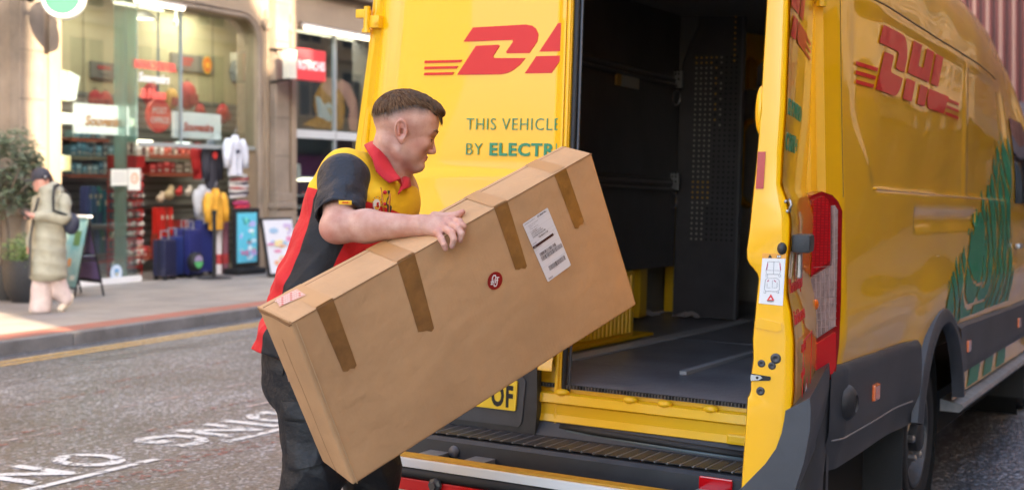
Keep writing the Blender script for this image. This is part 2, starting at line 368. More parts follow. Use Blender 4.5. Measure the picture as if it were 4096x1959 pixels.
# windows
def pane(u0, u1, z0, z1, d=D0+.06): return part('window_pane', BW, lambda b: b.b2((u0, d, z0), (u1, d+.012, z1), m_glass))
GX = [12.74, 14.26, 15.18, 16.96]
pane(12.74, 14.24, .2, 4.1); pane(14.28, 15.16, 2.1, 4.1); pane(15.20, 16.94, 2.1, 4.1)
m_fin = mat('glass_fin', (.55, .75, .68), .1, trans=.6)
for u in (14.05, 14.26): part('glass_fin', BW, lambda b, u=u: b.b2((u-.02, D0+.08, 2.1 if u > 14.2 else .2), (u+.02, D0+.28, 4.1), m_fin))
part('window_rail', BW, lambda b: b.b2((12.74, D0+.02, .12), (14.3, D0+.1, .2), m_white)); part('window_rail', BW, lambda b: b.b2((14.3, D0+.04, 2.04), (16.94, D0+.1, 2.1), plain((.3, .33, .33), .3)))
part('window_rail', BW, lambda b: b.b2((15.165, D0+.05, 2.1), (15.195, D0+.1, 4.1), plain((.25, .3, .33), .3)))
pane(17.95, 20.4, 1.0, 4.1)
for p_, q_, c_ in (((17.95, D0+.03, 2.28), (20.4, D0+.12, 2.42), (.55, .57, .58)), ((19.15, D0+.03, .5), (19.19, D0+.1, 4.1), (.3, .32, .33)), ((17.95, D0+.0, .12), (20.4, D0+.3, .55), (.1, .07, .06))): part('window_rail', BW, lambda b: b.b2(p_, q_, plain(c_, .4)))
# interior of the souvenir shop, then of the shop beyond it
BD = 14.75
m_cream = mat('cream_plaster', (.46, .42, .28), .7, var=.08, vscale=1)
m_slat = mat('grey_slatwall', (.20, .20, .20), .6)
def f_int(b):
    b.b2((12.2, BD, 2.9), (19.2, BD+.08, 4.7), m_cream); b.b2((12.2, BD, .12), (19.2, BD+.08, 2.9), m_slat)
    for z in np.arange(.3, 2.9, .12): b.b2((12.2, BD-.012, z), (19.2, BD, z+.02), plain((.05, .05, .05), .6))
    b.b2((12.2, D0+.4, .12), (12.3, BD, 4.7), m_cream)
    b.add([(17.25, D0+.4, .12), (18.95, BD, .12), (18.95, BD, 4.7), (17.25, D0+.4, 4.7)], [(0, 1, 2, 3)], m_cream)
    b.add([(17.35, D0+.4, .12), (19.05, BD, .12), (19.05, BD, 4.7), (17.35, D0+.4, 4.7)], [(0, 3, 2, 1)], plain((.08, .085, .1), .6))
    b.b2((19.05, BD, .12), (23, BD+.08, 4.7), plain((.06, .065, .08), .6))
part('interior_wall', BW, f_int)
part('ceiling', BW, lambda b: b.b2((12.2, D0+.1, 4.45), (23, BD+.1, 4.55), mat('ceiling_paint', (.30, .27, .21), .8)))
part('shop_floor', BW, lambda b: b.b2((12.2, D0+.05, .10), (23, BD+.1, .135), plain((.16, .15, .14), .4)))
# lit lamps in the shops
def lamp(u, d, z, en, col=(1, .9, .7), sz=.5):
    l = bpy.data.lights.new('shop_lamp_light', 'AREA'); l.energy = en; l.color = col; l.size = sz; o = bpy.data.objects.new('shop_lamp_light', l); COL.objects.link(o)
    o.matrix_world = STREET @ Matrix.Translation((u, d, z)); return o
lamp(14.2, 13.7, 4.35, 12, sz=1.2); lamp(16.8, 14.0, 4.35, 15, sz=1.2); lamp(18.6, 13.7, 4.3, 6, (.85, .92, 1), 1); lamp(20, 13.7, 4.3, 6, (.85, .92, 1), 1)
e_lamp = emis('lamp_glow', (1, .86, .6), 1.2); e_cool = emis('cool_glow', (.95, 1, .95), .7)
u, z = SH(597/1.0267, 80/1.0267, 14.0)
pl = empty('pendant_lamp', S(u, 14.0, z), 'round white pendant lamp hanging lit in the souvenir shop window', 'lamp')
part('lamp_shade', pl, lambda b: b.lathe([(.02, .12), (.1, .1), (.17, .03), (.175, 0), (.16, 0), (.02, .05)], m_white, 24), True)
part('diffuser', pl, lambda b: b.lathe([(0, .005), (.155, .005)], e_lamp, 24)); part('cord', pl, lambda b: b.tube([(0, 0, .12), (0, 0, 4.45-z)], .006, m_black, 6))
u, z = SH(722/1.0267, 105/1.0267, 14.3)
one('spot_lamp', S(u, 14.3, z), 'small bright ceiling spot lamp in the souvenir shop', 'lamp', lambda b: (b.lathe([(0, 0), (.035, 0)], e_lamp, 12), b.lathe([(.04, -.01), (.045, .06), (.02, .1), (.012, .35)], m_white, 12)))
def tubelight(x0, y0, x1, y1, d, lab, e=e_lamp, w=.05):
    a = SH(x0, y0, d); c = SH(x1, y1, d)
    t = empty('strip_light', S(a[0], d, a[1]), lab, 'lamp'); L = c[0]-a[0]
    part('tube', t, lambda b: b.tube([(0, 0, 0), (L, 0, 0)], w*.45, e, 8)); part('housing', t, lambda b: b.b2((-.03, -.02, w*.5), (L+.03, .06, w*1.1), m_white)); return t
tubelight(540, 4, 735, 30, D0-.12, 'long warm strip light over the arched souvenir shop window', w=.05)
tubelight(1220, 112, 1476, 160, D0-.10, 'long bright strip light along the top of the second shop window', w=.06)
tubelight(1184, 718, 1300, 718, 13.5, 'short warm strip light over the counter in the second shop', w=.05)

# ------------------------------------------------------------ signs
TX = Matrix.Rotation(R(90), 4, 'X')      # text in the local x-z plane, reading towards the street
def c1(x, y): return x/1.0267, y/1.0267
def signbox(name, x0, y0, x1, y1, d, label, face, th=.06, txt=(), frame=None, group=None, em=0, cat='sign'):
    a = SH(*c1(x0, y0), d); c = SH(*c1(x1, y1), d); w = c[0]-a[0]; h = a[1]-c[1]
    t = empty(name, S(a[0], d, c[1]), label, cat, group)
    part('panel', t, lambda b: b.b2((0, 0, 0), (w, th, h), face, bev=.006))
    for i, (s_, fx, fz, size, col, kw) in enumerate(txt):
        part('lettering', t, lambda b: b.text(s_, size*h, col, Matrix.Translation((fx*w, -.003, fz*h)) @ TX, ext=.002, align='CENTER', **kw))
    if frame: part('frame', t, lambda b: [b.b2(p, q, frame) for p, q in (((-.02, -.01, -.02), (w+.02, th, 0)), ((-.02, -.01, h), (w+.02, th, h+.02)), ((-.02, -.01, 0), (0, th, h)), ((w, -.01, 0), (w+.02, th, h)))])
    return t, w, h
e_sign = emis('lightbox_warm', (1, .97, .85), .20); e_sign2 = emis('lightbox_cool', (.80, .90, 1), .06)
c_or = plain((.75, .30, .08), .5); c_rd = plain((.55, .05, .04), .5); c_gy = plain((.10, .10, .10), .5)
def hangers(t, w, h, top=4.45):
    part('cable', t, lambda b: [b.tube([(x, .03, h), (x, .03, top-t.matrix_world.translation.z)], .005, m_black, 5) for x in (w*.15, w*.85)])
t, w, h = signbox('hanging_sign', 313, 422, 540, 557, 13.3, 'bright white lit sign with pale orange word Souvenirs, left of the red round sign', e_sign, txt=[('Souvenirs', .5, .28, .45, c_or, dict(shear=.2, bold=.008))]); hangers(t, w, h)
t, w, h = signbox('hanging_sign', 718, 457, 908, 573, 13.3, 'pale blue-white lit sign with red-brown word Souvenirs, right of the red round sign', e_sign2, txt=[('Souvenirs', .5, .28, .45, c_rd, dict(shear=.2, bold=.008))]); hangers(t, w, h)
u, z = SH(*c1(650, 475), 13.25)
ps = empty('round_sign', S(u, 13.25, z), 'round red hanging sign reading POST OFFICE in the shop window', 'sign')
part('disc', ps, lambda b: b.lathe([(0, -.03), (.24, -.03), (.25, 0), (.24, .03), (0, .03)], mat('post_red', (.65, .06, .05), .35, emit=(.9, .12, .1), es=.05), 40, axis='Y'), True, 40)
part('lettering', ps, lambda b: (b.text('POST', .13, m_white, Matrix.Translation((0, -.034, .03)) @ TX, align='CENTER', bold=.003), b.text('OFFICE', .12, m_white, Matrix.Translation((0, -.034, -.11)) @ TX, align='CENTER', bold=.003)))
part('cable', ps, lambda b: b.tube([(0, 0, .24), (0, 0, 4.45-z)], .02, plain((.3, .32, .38), .4), 6))
u, z = SH(*c1(567, 262), D0-.02)
wl = empty('window_lettering', S(u, D0+.045, z), 'three lines of raised lettering MANCHESTER Souvenirs & News on the shop glass', 'lettering')
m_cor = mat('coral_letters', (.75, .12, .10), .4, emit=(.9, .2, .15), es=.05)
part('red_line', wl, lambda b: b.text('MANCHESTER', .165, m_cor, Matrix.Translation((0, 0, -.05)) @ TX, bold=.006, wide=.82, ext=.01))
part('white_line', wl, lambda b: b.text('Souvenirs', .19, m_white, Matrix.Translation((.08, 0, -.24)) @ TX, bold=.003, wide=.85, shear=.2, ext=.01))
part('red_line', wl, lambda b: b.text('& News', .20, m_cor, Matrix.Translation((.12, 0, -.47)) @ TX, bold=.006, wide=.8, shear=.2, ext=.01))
g_ban = plain((.17, .16, .15), .6); c_ban = plain((.42, .05, .05), .6)
t, w, h = signbox('wall_banner', 375, 250, 532, 333, BD-.05, 'grey banner LIVERPOOL Souvenirs with round red crest high on the shop wall', g_ban, .04, [('LIVERPOOL', .33, .56, .28, c_ban, dict(bold=.006, wide=.8)), ('Souvenirs', .33, .18, .26, c_gy, dict(shear=.2, wide=.8))])
part('crest', t, lambda b: (b.poly([(w*.70, h*.12), (w*.97, h*.12), (w*.97, h*.9), (w*.70, h*.9)], -.004, 0, plain((.20, .32, .30), .6)), b.poly([(w*.835+.075*math.cos(a)*1.0, h*.52+.1*math.sin(a)) for a in np.linspace(0, 6.283, 24)[:-1]], -.008, -.004, plain((.62, .16, .10), .5)), b.poly([(w*.835+.03*math.cos(a), h*.52+.05*math.sin(a)) for a in np.linspace(0, 6.283, 12)[:-1]], -.011, -.008, plain((.7, .5, .4), .5))))
t, w, h = signbox('wall_banner', 706, 215, 880, 305, BD-.05, 'grey banner MANCHESTER UNITED with round yellow crest high on the shop wall', g_ban, .04, [('MANCHESTER', .33, .60, .26, c_ban, dict(bold=.006, wide=.75)), ('UNITED', .33, .33, .24, c_ban, dict(bold=.006)), ('Souvenirs', .3, .08, .2, c_gy, dict(shear=.2, wide=.8))])
part('crest', t, lambda b: (b.poly([(w*.83+.12*math.cos(a), h*.5+.15*math.sin(a)) for a in np.linspace(0, 6.283, 28)[:-1]], -.004, 0, plain((.80, .42, .05), .5)), b.poly([(w*.83+.09*math.cos(a), h*.5+.12*math.sin(a)) for a in np.linspace(0, 6.283, 28)[:-1]], -.007, -.004, plain((.65, .12, .04), .5)), b.poly([(w*.83+.045*math.cos(a), h*.5+.06*math.sin(a)) for a in np.linspace(0, 6.283, 20)[:-1]], -.010, -.007, plain((.85, .5, .06), .5))))
# green round sign sticking out at the top of the frame
u, z = SH(262/1.0267, -12/1.0267+4, D0-.75)
gs = empty('round_sign', S(u, D0-.75, z, R(-58)), 'green and white round sign projecting from the sandstone pillar at the top', 'sign')
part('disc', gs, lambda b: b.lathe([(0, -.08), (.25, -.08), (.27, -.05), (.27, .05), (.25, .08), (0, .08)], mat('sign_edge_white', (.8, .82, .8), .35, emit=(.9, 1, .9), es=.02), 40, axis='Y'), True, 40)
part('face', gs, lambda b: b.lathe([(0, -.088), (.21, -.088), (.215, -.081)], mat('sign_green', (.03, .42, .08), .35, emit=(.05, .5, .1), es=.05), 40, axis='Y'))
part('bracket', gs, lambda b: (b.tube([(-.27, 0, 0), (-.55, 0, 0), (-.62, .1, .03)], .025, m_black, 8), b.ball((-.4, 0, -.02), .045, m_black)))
# lit yellow wedge sign, small lit boxes and reflections of lamps are left to real lamps
u0, z1 = SH(*c1(256, 290), 13.5); u1, z0 = SH(*c1(328, 412), 13.5)
sw = empty('light_box', S(u0, 13.5, z0), 'slanted lit yellow and white light box at the left edge of the shop window', 'light')
part('lit_face', sw, lambda b: b.poly([(.10, -.02), (.25, 0), (u1-u0, z1-z0-.06), (.13, z1-z0)], 0, .05, emis('warm_white_glow', (1, .97, .75), .35)))
part('lit_side', sw, lambda b: b.poly([(-.02, 0), (.095, -.02), (.125, z1-z0), (-.02, z1-z0)], 0, .05, emis('yellow_glow', (1, .75, .05), .2)))
for x0, y0, x1, y1, d, lab, e in ((262, 466, 312, 508, 13.4, 'small blank lit light box left of the bright Souvenirs sign', e_sign), (568, 575, 628, 600, 13.5, 'small glowing price light under the round red sign', e_lamp), (728, 584, 782, 605, 13.6, 'small glowing white shelf light under the pale Souvenirs sign', e_cool), (250, 640, 292, 700, 13.6, 'glowing yellow display box behind the window at far left', emis('yellow_glow2', (1, .7, .1), .2)), (526, 488, 556, 518, 13.5, 'small glowing lamp between the Souvenirs sign and the red round sign', e_lamp)):
    a = SH(*c1(x0, y0), d); c = SH(*c1(x1, y1), d)
    one('light_box', S(a[0], d, c[1]), lab, 'light', lambda b: (b.b2((0, 0, 0), (c[0]-a[0], .05, a[1]-c[1]), e, bev=.01), b.b2((-.01, .02, -.01), (c[0]-a[0]+.01, .07, a[1]-c[1]+.01), m_white)), 'small glowing boxes in the souvenir shop')
# papers on the glass, round blue sticker
for x0, y0, x1, y1, lab, tx in ((460, 695, 527, 762, 'plain white notice taped to the shop glass, the left of two', 0), (530, 692, 580, 781, 'white notice with an orange ring, the right of two on the shop glass', 1)):
    a = SH(*c1(x0, y0), D0+.03); c = SH(*c1(x1, y1), D0+.03); w = c[0]-a[0]; h = a[1]-c[1]
    t = empty('paper_notice', S(a[0], D0+.045, c[1]), lab, 'notice', 'notices on the shop glass')
    part('sheet', t, lambda b: b.b2((0, 0, 0), (w, .004, h), plain((.75, .76, .68), .6)))
    part('print', t, lambda b: (b.lathe([(.055, -.003), (.075, -.003)], c_or, 24, Matrix.Translation((w/2, 0, h*.55)), 'Y'), b.text('10', .08, c_or, Matrix.Translation((w/2, -.003, h*.46)) @ TX, align='CENTER')) if tx else [b.b2((w*.1, -.002, h*q), (w*.9, -.001, h*q+.008), plain((.5, .5, .48), .6)) for q in (.2, .3, .4, .5, .6, .7, .8)])
a = SH(*c1(481, 1120), D0+.03)
t = empty('round_sticker', S(a[0], D0+.045, a[1]), 'round pale blue crest sticker low on the shop glass', 'sticker')
part('backing', t, lambda b: b.lathe([(0, 0), (.115, 0)], plain((.45, .60, .78), .5), 32, axis='Y')); part('crest', t, lambda b: (b.lathe([(0, -.003), (.09, -.003)], plain((.7, .75, .8), .5), 32, axis='Y'), b.poly([(-.045, .06), (.045, .06), (.045, -.01), (0, -.06), (-.045, -.01)], -.008, -.004, plain((.15, .35, .6), .5)), b.poly([(-.03, 0), (.03, 0), (.0, -.045)], -.011, -.009, plain((.7, .55, .15), .5))))
# ------------------------------------------------------------ goods in the souvenir shop
u, z = SH(*c1(985, 297), BD-.1)
t = empty('alarm_box', S(u, BD-.12, z), 'white six-sided box with dark surround high on the cream shop wall', 'box')
part('surround', t, lambda b: b.poly([(.2*math.cos(R(60*i)), .23*math.sin(R(60*i))) for i in range(6)], 0, .1, plain((.06, .065, .06), .5)))
part('cover', t, lambda b: b.poly([(.13*math.cos(R(60*i)), .17*math.sin(R(60*i))) for i in range(6)], -.04, 0, m_white))
m_shelf = plain((.45, .13, .08), .5); m_shelfg = plain((.32, .30, .22), .5)
def shelf(x0, x1, y, d, lab, m, th=12):
    a = SH(*c1(x0, y), d); c = SH(*c1(x1, y), d)
    one('shop_shelf', S(a[0], d, a[1]), lab, 'shelf', lambda b: (b.b2((0, 0, -.05), (c[0]-a[0], .05, .0), m), b.b2((0, .0, -.03), (c[0]-a[0], BD-d, 0.002), m)), 'shelves in the souvenir shop')
    return a[0], c[0], a[1]
SD = 14.3
rows = []
for x0, x1, y, lab, m in ((295, 450, 565, 'short reddish top shelf at the left below the bright Souvenirs sign', m_shelf), (290, 800, 640, 'long top shelf of boxed goods, olive on the left', m_shelfg), (620, 805, 634, 'upper orange shelf behind the right half of the goods', m_shelf),
                       (290, 455, 715, 'lower red shelf on the left under the blue boxes', m_shelf), (615, 805, 710, 'lower orange shelf on the right, beside the hanging jackets', m_shelf), (640, 800, 850, 'dark middle shelf of soft toys and caps on the right', plain((.08, .07, .06), .5)), (410, 645, 1068, 'lowest red shelf near the shop floor', m_shelf)):
    rows.append(shelf(x0, x1, y, SD if y != 634 else SD-.02, lab, m))
TEAL = [(.06, .16, .24), (.10, .25, .34), (.04, .08, .14), (.22, .36, .42), (.10, .12, .14), (.35, .40, .42), (.05, .2, .3)]
REDS = [(.42, .03, .03), (.28, .02, .02), (.5, .42, .36), (.08, .03, .03), (.6, .55, .5), (.5, .12, .08), (.20, .15, .12)]
adj = {0: ['navy', 'teal', 'black', 'pale blue', 'charcoal', 'grey', 'blue'], 1: ['bright red', 'dark red', 'cream', 'black', 'white', 'orange', 'brown']}
def goods(u0, u1, z, hmax, pal, where, wr=(.05, .13), d=SD, grp='boxed souvenirs along the shelves'):
    u = u0+.02
    while u < u1-.06:
        w = rng.uniform(*wr); h = hmax*rng.uniform(.55, 1); ci = rng.randint(len(TEAL)); c = (TEAL if pal == 0 else REDS)[ci]
        def fn(b, w=w, h=h, c=c):
            b.box((w/2, .09, h/2), (w*.92, .14, h), plain(c, .5), bev=.004)
            b.b2((w*.12, .014, h*.55), (w*.8, .019, h*.8), plain(tuple(min(1, x*1.8+.08) for x in c), .5)); b.b2((w*.2, .014, h*.15), (w*.7, .019, h*.3), plain((.5, .48, .42), .5))
        one('souvenir_box', S(u, d+.0, z+.001), '%s boxed souvenir standing on %s' % (adj[pal][ci], where), 'souvenir', fn, grp)
        u += w*1.04
goods(rows[0][0], rows[0][1], rows[0][2], .12, 0, 'the short top left shelf')
goods(rows[1][0], rows[1][0]+1.05, rows[1][2], .24, 0, 'the left half of the long top shelf')
goods(rows[1][0]+1.1, rows[1][1], rows[1][2], .26, 1, 'the right half of the long top shelf', (.04, .1))
goods(rows[3][0], rows[3][1], rows[3][2], .22, 0, 'the lower left red shelf')
goods(rows[4][0], rows[4][1], rows[4][2], .24, 1, 'the lower right orange shelf', (.07, .2))
goods(rows[6][0], rows[6][1], rows[6][2], .18, 1, 'the lowest red shelf', (.07, .16))
# backpacks along the top
m_bag = plain((.35, .02, .025), .7)
for x, y, s_, lab in ((412, 405, .9, 'leftmost'), (455, 408, .85, 'second from left'), (535, 395, 1.3, 'large, behind the glass fin'), (640, 385, 1.2, 'above the round sign'), (725, 400, 1.0, 'patterned with yellow, above the pale sign'), (790, 385, 1.35, 'tallest, right of the post'), (840, 455, .8, 'small, above the pale sign'), (935, 462, 1.0, 'rightmost, on its own shelf')):
    u, z = SH(*c1(x, y), SD)
    t = empty('backpack', S(u, SD+.1, z-.17*s_), 'red souvenir backpack on the high shelf, '+lab, 'backpack', 'red backpacks on the high shelf')
    part('bag', t, lambda b: (b.ball((0, 0, .15*s_), (.13*s_, .09*s_, .17*s_), m_bag if 'yellow' not in lab else plain((.5, .28, .06), .7), 10),), True)
    part('pocket', t, lambda b: b.box((0, -.09*s_, .1*s_), (.16*s_, .05, .13*s_), plain((.25, .015, .02), .7), bev=.02)); part('handle', t, lambda b: b.tube([(-.03, 0, .31*s_), (-.02, 0, .35*s_), (.02, 0, .35*s_), (.03, 0, .31*s_)], .008, m_black, 6))
# hanging garments
def garment(x, y, wpx, hpx, d, m, lab, extra=None, cat='jacket', n=7):
    """a top on a hanger: shoulders, two sleeves and folds"""
    u, z = SH(*c1(x, y), d); s_ = 1/1.0267*d/13.09/5240*20.5; w = wpx*s_; h = hpx*s_
    t = empty('hanging_'+cat, S(u, d, z), lab, cat, 'clothes hanging in the souvenir shop doorway')
    def body(b):
        nu, nv = 25, 20
        def fn(i, j, sg):
            a = i/(nu-1)*2-1; v = j/(nv-1); ww = w*.33*(1-.0*v)*(1 if v > .12 else .35+.65*v/.12); zz = -h*v*1.0+(-abs(a)*.06*h*(1-v))
            return (a*ww, sg*(.07*math.sqrt(max(0, 1-a*a))+.004)+.018*math.sin(a*n+2*v)*v*(1-a*a)+.01*math.sin(a*17)*v, zz)
        for sg in (-1, 1): b.grid(nu, nv, lambda i, j: fn(i, j, sg), m)
    part('body', t, body, True)
    for sg in (-1, 1): part('sleeve', t, lambda b: b.tube([(sg*w*.27, 0, -h*.06), (sg*w*.38, 0, -h*.22), (sg*w*.44, -.02, -h*.5), (sg*w*.46, -.03, -h*.8)], [.075, .085, .07, .055], m, 10), True)
    part('collar', t, lambda b: b.lathe([(.045, .06), (.06, .02), (.075, -.02)], m, 14, Matrix.Translation((0, 0, 0))), True)
    part('hanger', t, lambda b: b.tube([(0, 0, .03), (0, 0, .12), (.03, 0, .15), (.05, 0, .12)], .006, m_steel, 6))
    if extra: part('badge', t, lambda b: extra(b, w, h))
m_jw = mat('white_jacket', (.58, .60, .68), .7, var=.2, vscale=6); m_jb = plain((.03, .03, .045), .8); m_jy = mat('mustard_jacket', (.72, .36, .03), .75, var=.3, vscale=7)
garment(965, 570, 125, 150, 13.0, m_jw, 'white jacket with dark print hanging at the right of the doorway', lambda b, w, h: b.box((-.05, -.1, -h*.35), (.09, .01, .05), plain((.05, .05, .08), .6)))
garment(868, 592, 95, 180, 13.3, m_jb, 'black hooded top with a red round badge, behind the white jacket', lambda b, w, h: b.lathe([(0, -.1), (.06, -.1)], plain((.6, .05, .05), .5), 20, Matrix.Translation((-.03, 0, -h*.25)), 'Y'))
garment(812, 600, 40, 130, 13.4, plain((.35, .01, .01), .8), 'narrow dark red top hanging beside the black hooded top')
garment(885, 790, 118, 150, 12.9, m_jy, 'mustard yellow jacket hanging low above the suitcases', lambda b, w, h: b.box((.0, -.1, -h*.1), (.04, .01, .03), plain((.6, .3, .1), .6)))
garment(830, 775, 70, 140, 13.05, plain((.42, .42, .43), .8), 'pale grey hooded top behind the mustard jacket')
def scarfpile(x, y, w, h, cols, lab):
    u, z = SH(*c1(x, y), 13.1)
    def fn(b):
        for i in range(9):
            c = cols[i % len(cols)]; zz = (i/8-.5)*h
            b.tube([(-w/2+.02*math.sin(i*3), 0, zz-.02*math.cos(i)), (-w*.2, -.04, zz+.015*math.sin(i*5)), (w*.2, -.03, zz-.02*math.sin(i*2)), (w/2-.02*math.cos(i*4), 0, zz+.01)], [.03, .038, .036, .03], plain(c, .9), 8)
    one('striped_scarves', S(u, 13.1, z), lab, 'scarves', fn, 'clothes hanging in the souvenir shop doorway', True)
scarfpile(978, 765, .42, .30, [(.65, .63, .6), (.08, .06, .08), (.5, .48, .45), (.35, .05, .05)], 'bundle of white and dark striped scarves under the white jacket')
scarfpile(990, 880, .36, .34, [(.35, .04, .12), (.65, .6, .62), (.06, .05, .15), (.5, .03, .06)], 'bundle of pink, navy and white striped scarves above the pavement sign')
# red revolving rack of small goods
u, z = SH(*c1(510, 1050), 13.75)
rk = empty('souvenir_rack', S(u, 13.75, .14), 'red wire rack of keyrings and small souvenirs standing in the shop', 'rack')
m_rk = plain((.45, .02, .02), .4)
part('frame', rk, lambda b: [b.b2((-.32, -.03, zz), (.36, .03, zz+.025), m_rk) for zz in np.arange(.12, 1.75, .14)]+[b.tube([(xx, 0, 0), (xx, 0, 1.78)], .012, m_rk, 6) for xx in (-.32, 0, .36)])
part('header', rk, lambda b: b.b2((-.34, -.05, 1.6), (.38, .0, 1.78), m_rk))
PALR = [(.55, .05, .05), (.62, .58, .5), (.25, .05, .05), (.12, .10, .10), (.5, .3, .3), (.7, .7, .65)]
k = 0
for zz in np.arange(.16, 1.55, .14):
    for xx in np.arange(-.28, .34, .085):
        c = PALR[rng.randint(6)]; k += 1
        part('trinket', rk, lambda b: (b.ball((xx, -.06, zz+.05), (.032, .02, .042), plain(c, .4), 5), b.b2((xx-.02, -.085, zz+.03), (xx+.02, -.075, zz+.06), plain(PALR[rng.randint(6)], .4))), fix=False)
# more loose goods in the gloom
for i, (x, y, s_, c, lab) in enumerate([(690, 800, .16, (.5, .4, .25), 'cream soft toy on the dark middle shelf'), (655, 815, .12, (.6, .5, .4), 'pale soft toy at the left of the middle shelf'), (730, 790, .11, (.55, .05, .05), 'red cap on the dark middle shelf'), (770, 790, .12, (.6, .55, .5), 'white mug at the right of the middle shelf'), (560, 1045, .17, (.5, .45, .36), 'cream soft toy near the floor by the rack'), (500, 1040, .2, (.6, .57, .52), 'white soft toys in a heap near the floor')]):
    u, z = SH(*c1(x, y), SD-.1)
    one('soft_toy', S(u, SD-.12, z), lab, 'toy', lambda b: (b.ball((0, 0, 0), (s_*.6, s_*.5, s_*.5), plain(c, .9), 8), b.ball((s_*.3, 0, s_*.5), s_*.35, plain(c, .9), 8), b.ball((s_*.15, 0, s_*.85), s_*.12, plain(c, .9), 6), b.ball((s_*.45, 0, s_*.85), s_*.12, plain(c, .9), 6)), 'soft toys in the souvenir shop', True)
m_rb = plain((.42, .012, .012), .7)
for i, (x, y, w, h, c, lab) in enumerate([(655, 905, .34, .42, (.45, .015, .01), 'large bright red shirt display in the middle of the shop'), (740, 945, .5, .32, (.35, .02, .02), 'row of dark red shirts right of the bright display'), (655, 1010, .4, .4, (.42, .02, .01), 'lower red shirt display by the suitcases'), (400, 850, .5, .5, (.05, .13, .2), 'blue shirts hanging at the left of the rack'), (360, 820, .3, .4, (.08, .18, .26), 'pale blue shirts hanging at the far left'), (420, 990, .45, .36, (.05, .12, .16), 'teal shirts hanging low at the left of the rack')]):
    u, z = SH(*c1(x, y), SD-.05)
    def fn(b):
        k = 6
        for j in range(k):
            xx = -w/2+w*(j+.5)/k; cc = tuple(v*rng.uniform(.5, 1.5) for v in c)
            b.poly([(xx-w/k*.48, -h/2), (xx+w/k*.42, -h/2+.02), (xx+w/k*.48, h*.3), (xx+w/k*.2, h/2), (xx-w/k*.2, h/2), (xx-w/k*.5, h*.34)], -.05-.03*(j % 2), .05, plain(cc, .8))
            if j % 2: b.b2((xx-.02, -.085, h*.05), (xx+.03, -.082, h*.2), plain((.55, .5, .42), .6))
    one('shirt_display', S(u, SD-.1, z), lab, 'shirts', fn, 'folded and hanging shirts in the shop')
# suitcases in the doorway
def suitcase(u, d, w, h, c, lab, dpt=.24, rz=0):
    t = empty('suitcase', S(u, d, .125, rz), lab, 'suitcase', 'suitcases set out in the shop doorway')
    m = mat('suitcase_shell', c, .3, coat=.3)
    def sh(b):
        b.box((0, 0, .05+h/2), (w, dpt, h), m, bev=.03)
        for x in np.linspace(-w*.36, w*.36, 6): b.box((x, -dpt/2-.004, .05+h/2), (w*.05, .014, h*.86), m, bev=.005)
    part('shell', t, sh, True, 40)
    part('zip_band', t, lambda b: b.box((0, 0, .05+h/2), (w+.008, .02, h+.008), m_black, bev=.005))
    part('handle', t, lambda b: b.tube([(-.08, 0, h+.05), (-.08, 0, h+.17), (.08, 0, h+.17), (.08, 0, h+.05)], .012, m_steel, 8))
    for sx in (-1, 1):
        for sy in (-1, 1): part('wheel', t, lambda b: b.lathe([(0, -.02), (.028, -.02), (.028, .02), (0, .02)], m_black, 12, Matrix.Translation((sx*w*.38, sy*dpt*.35, .028)), 'Y'))
def UD(x, y, z=.12):
    r = Vector(((x-CX)/F, 1, -(y-CY)/F)); t = (z-H)/r.z; P = r*t; return P.dot(SX), -P.dot(SV)
for x, w, h, c, lab in ((672, .34, .55, (.02, .022, .06), 'dark navy suitcase at the left end of the row'), (718, .34, .58, (.02, .035, .15), 'mid blue suitcase second in the row'), (752, .36, .68, (.025, .03, .14), 'taller blue suitcase third in the row'), (795, .36, .70, (.05, .065, .22), 'bright blue suitcase in the middle of the row'), (846, .42, .82, (.03, .04, .18), 'largest blue suitcase next to the black post')):
    u, z = SH(*c1(x, 1110), 13.0+.05*(x % 3)); suitcase(u, 12.98+.06*(x % 4), w*.72, h*.96, c, lab)
u, d = UD(*c1(785, 1140)); 
t = empty('round_bag', S(u-.05, 12.9-.12, .12), 'round black bag with a green and purple print leaning on the suitcases', 'bag')
part('shell', t, lambda b: b.lathe([(0, -.05), (.12, -.05), (.14, -.03), (.14, .05), (0, .06)], m_black, 28, Matrix.Translation((0, 0, .24)), 'Y'), True, 40)
part('print', t, lambda b: (b.poly([(.09*math.cos(a), .24+.09*math.sin(a)) for a in np.linspace(math.pi, 2*math.pi, 12)], -.056, -.052, plain((.1, .45, .15), .5)), b.poly([(.09*math.cos(a), .25+.09*math.sin(a)) for a in np.linspace(0, math.pi, 12)], -.056, -.052, plain((.3, .25, .4), .5))))
u, z = SH(*c1(900, 1100), 13.1)
for x, cc, lab in ((898, (.7, .66, .66), 'white and red rolled poster standing behind the post'), (926, (.30, .12, .16), 'dark red patterned roll standing beside the pavement sign')):
    u, z = SH(*c1(x, 1000), 13.0)
    one('poster_roll', S(u, 13.0, .13), lab, 'roll', lambda b: (b.tube([(0, 0, 0), (0, 0, .78)], .05, plain(cc, .6), 12), b.tube([(0, 0, .15), (0, 0, .3)], .052, plain((.5, .05, .05), .5), 12)), None, True, 40)
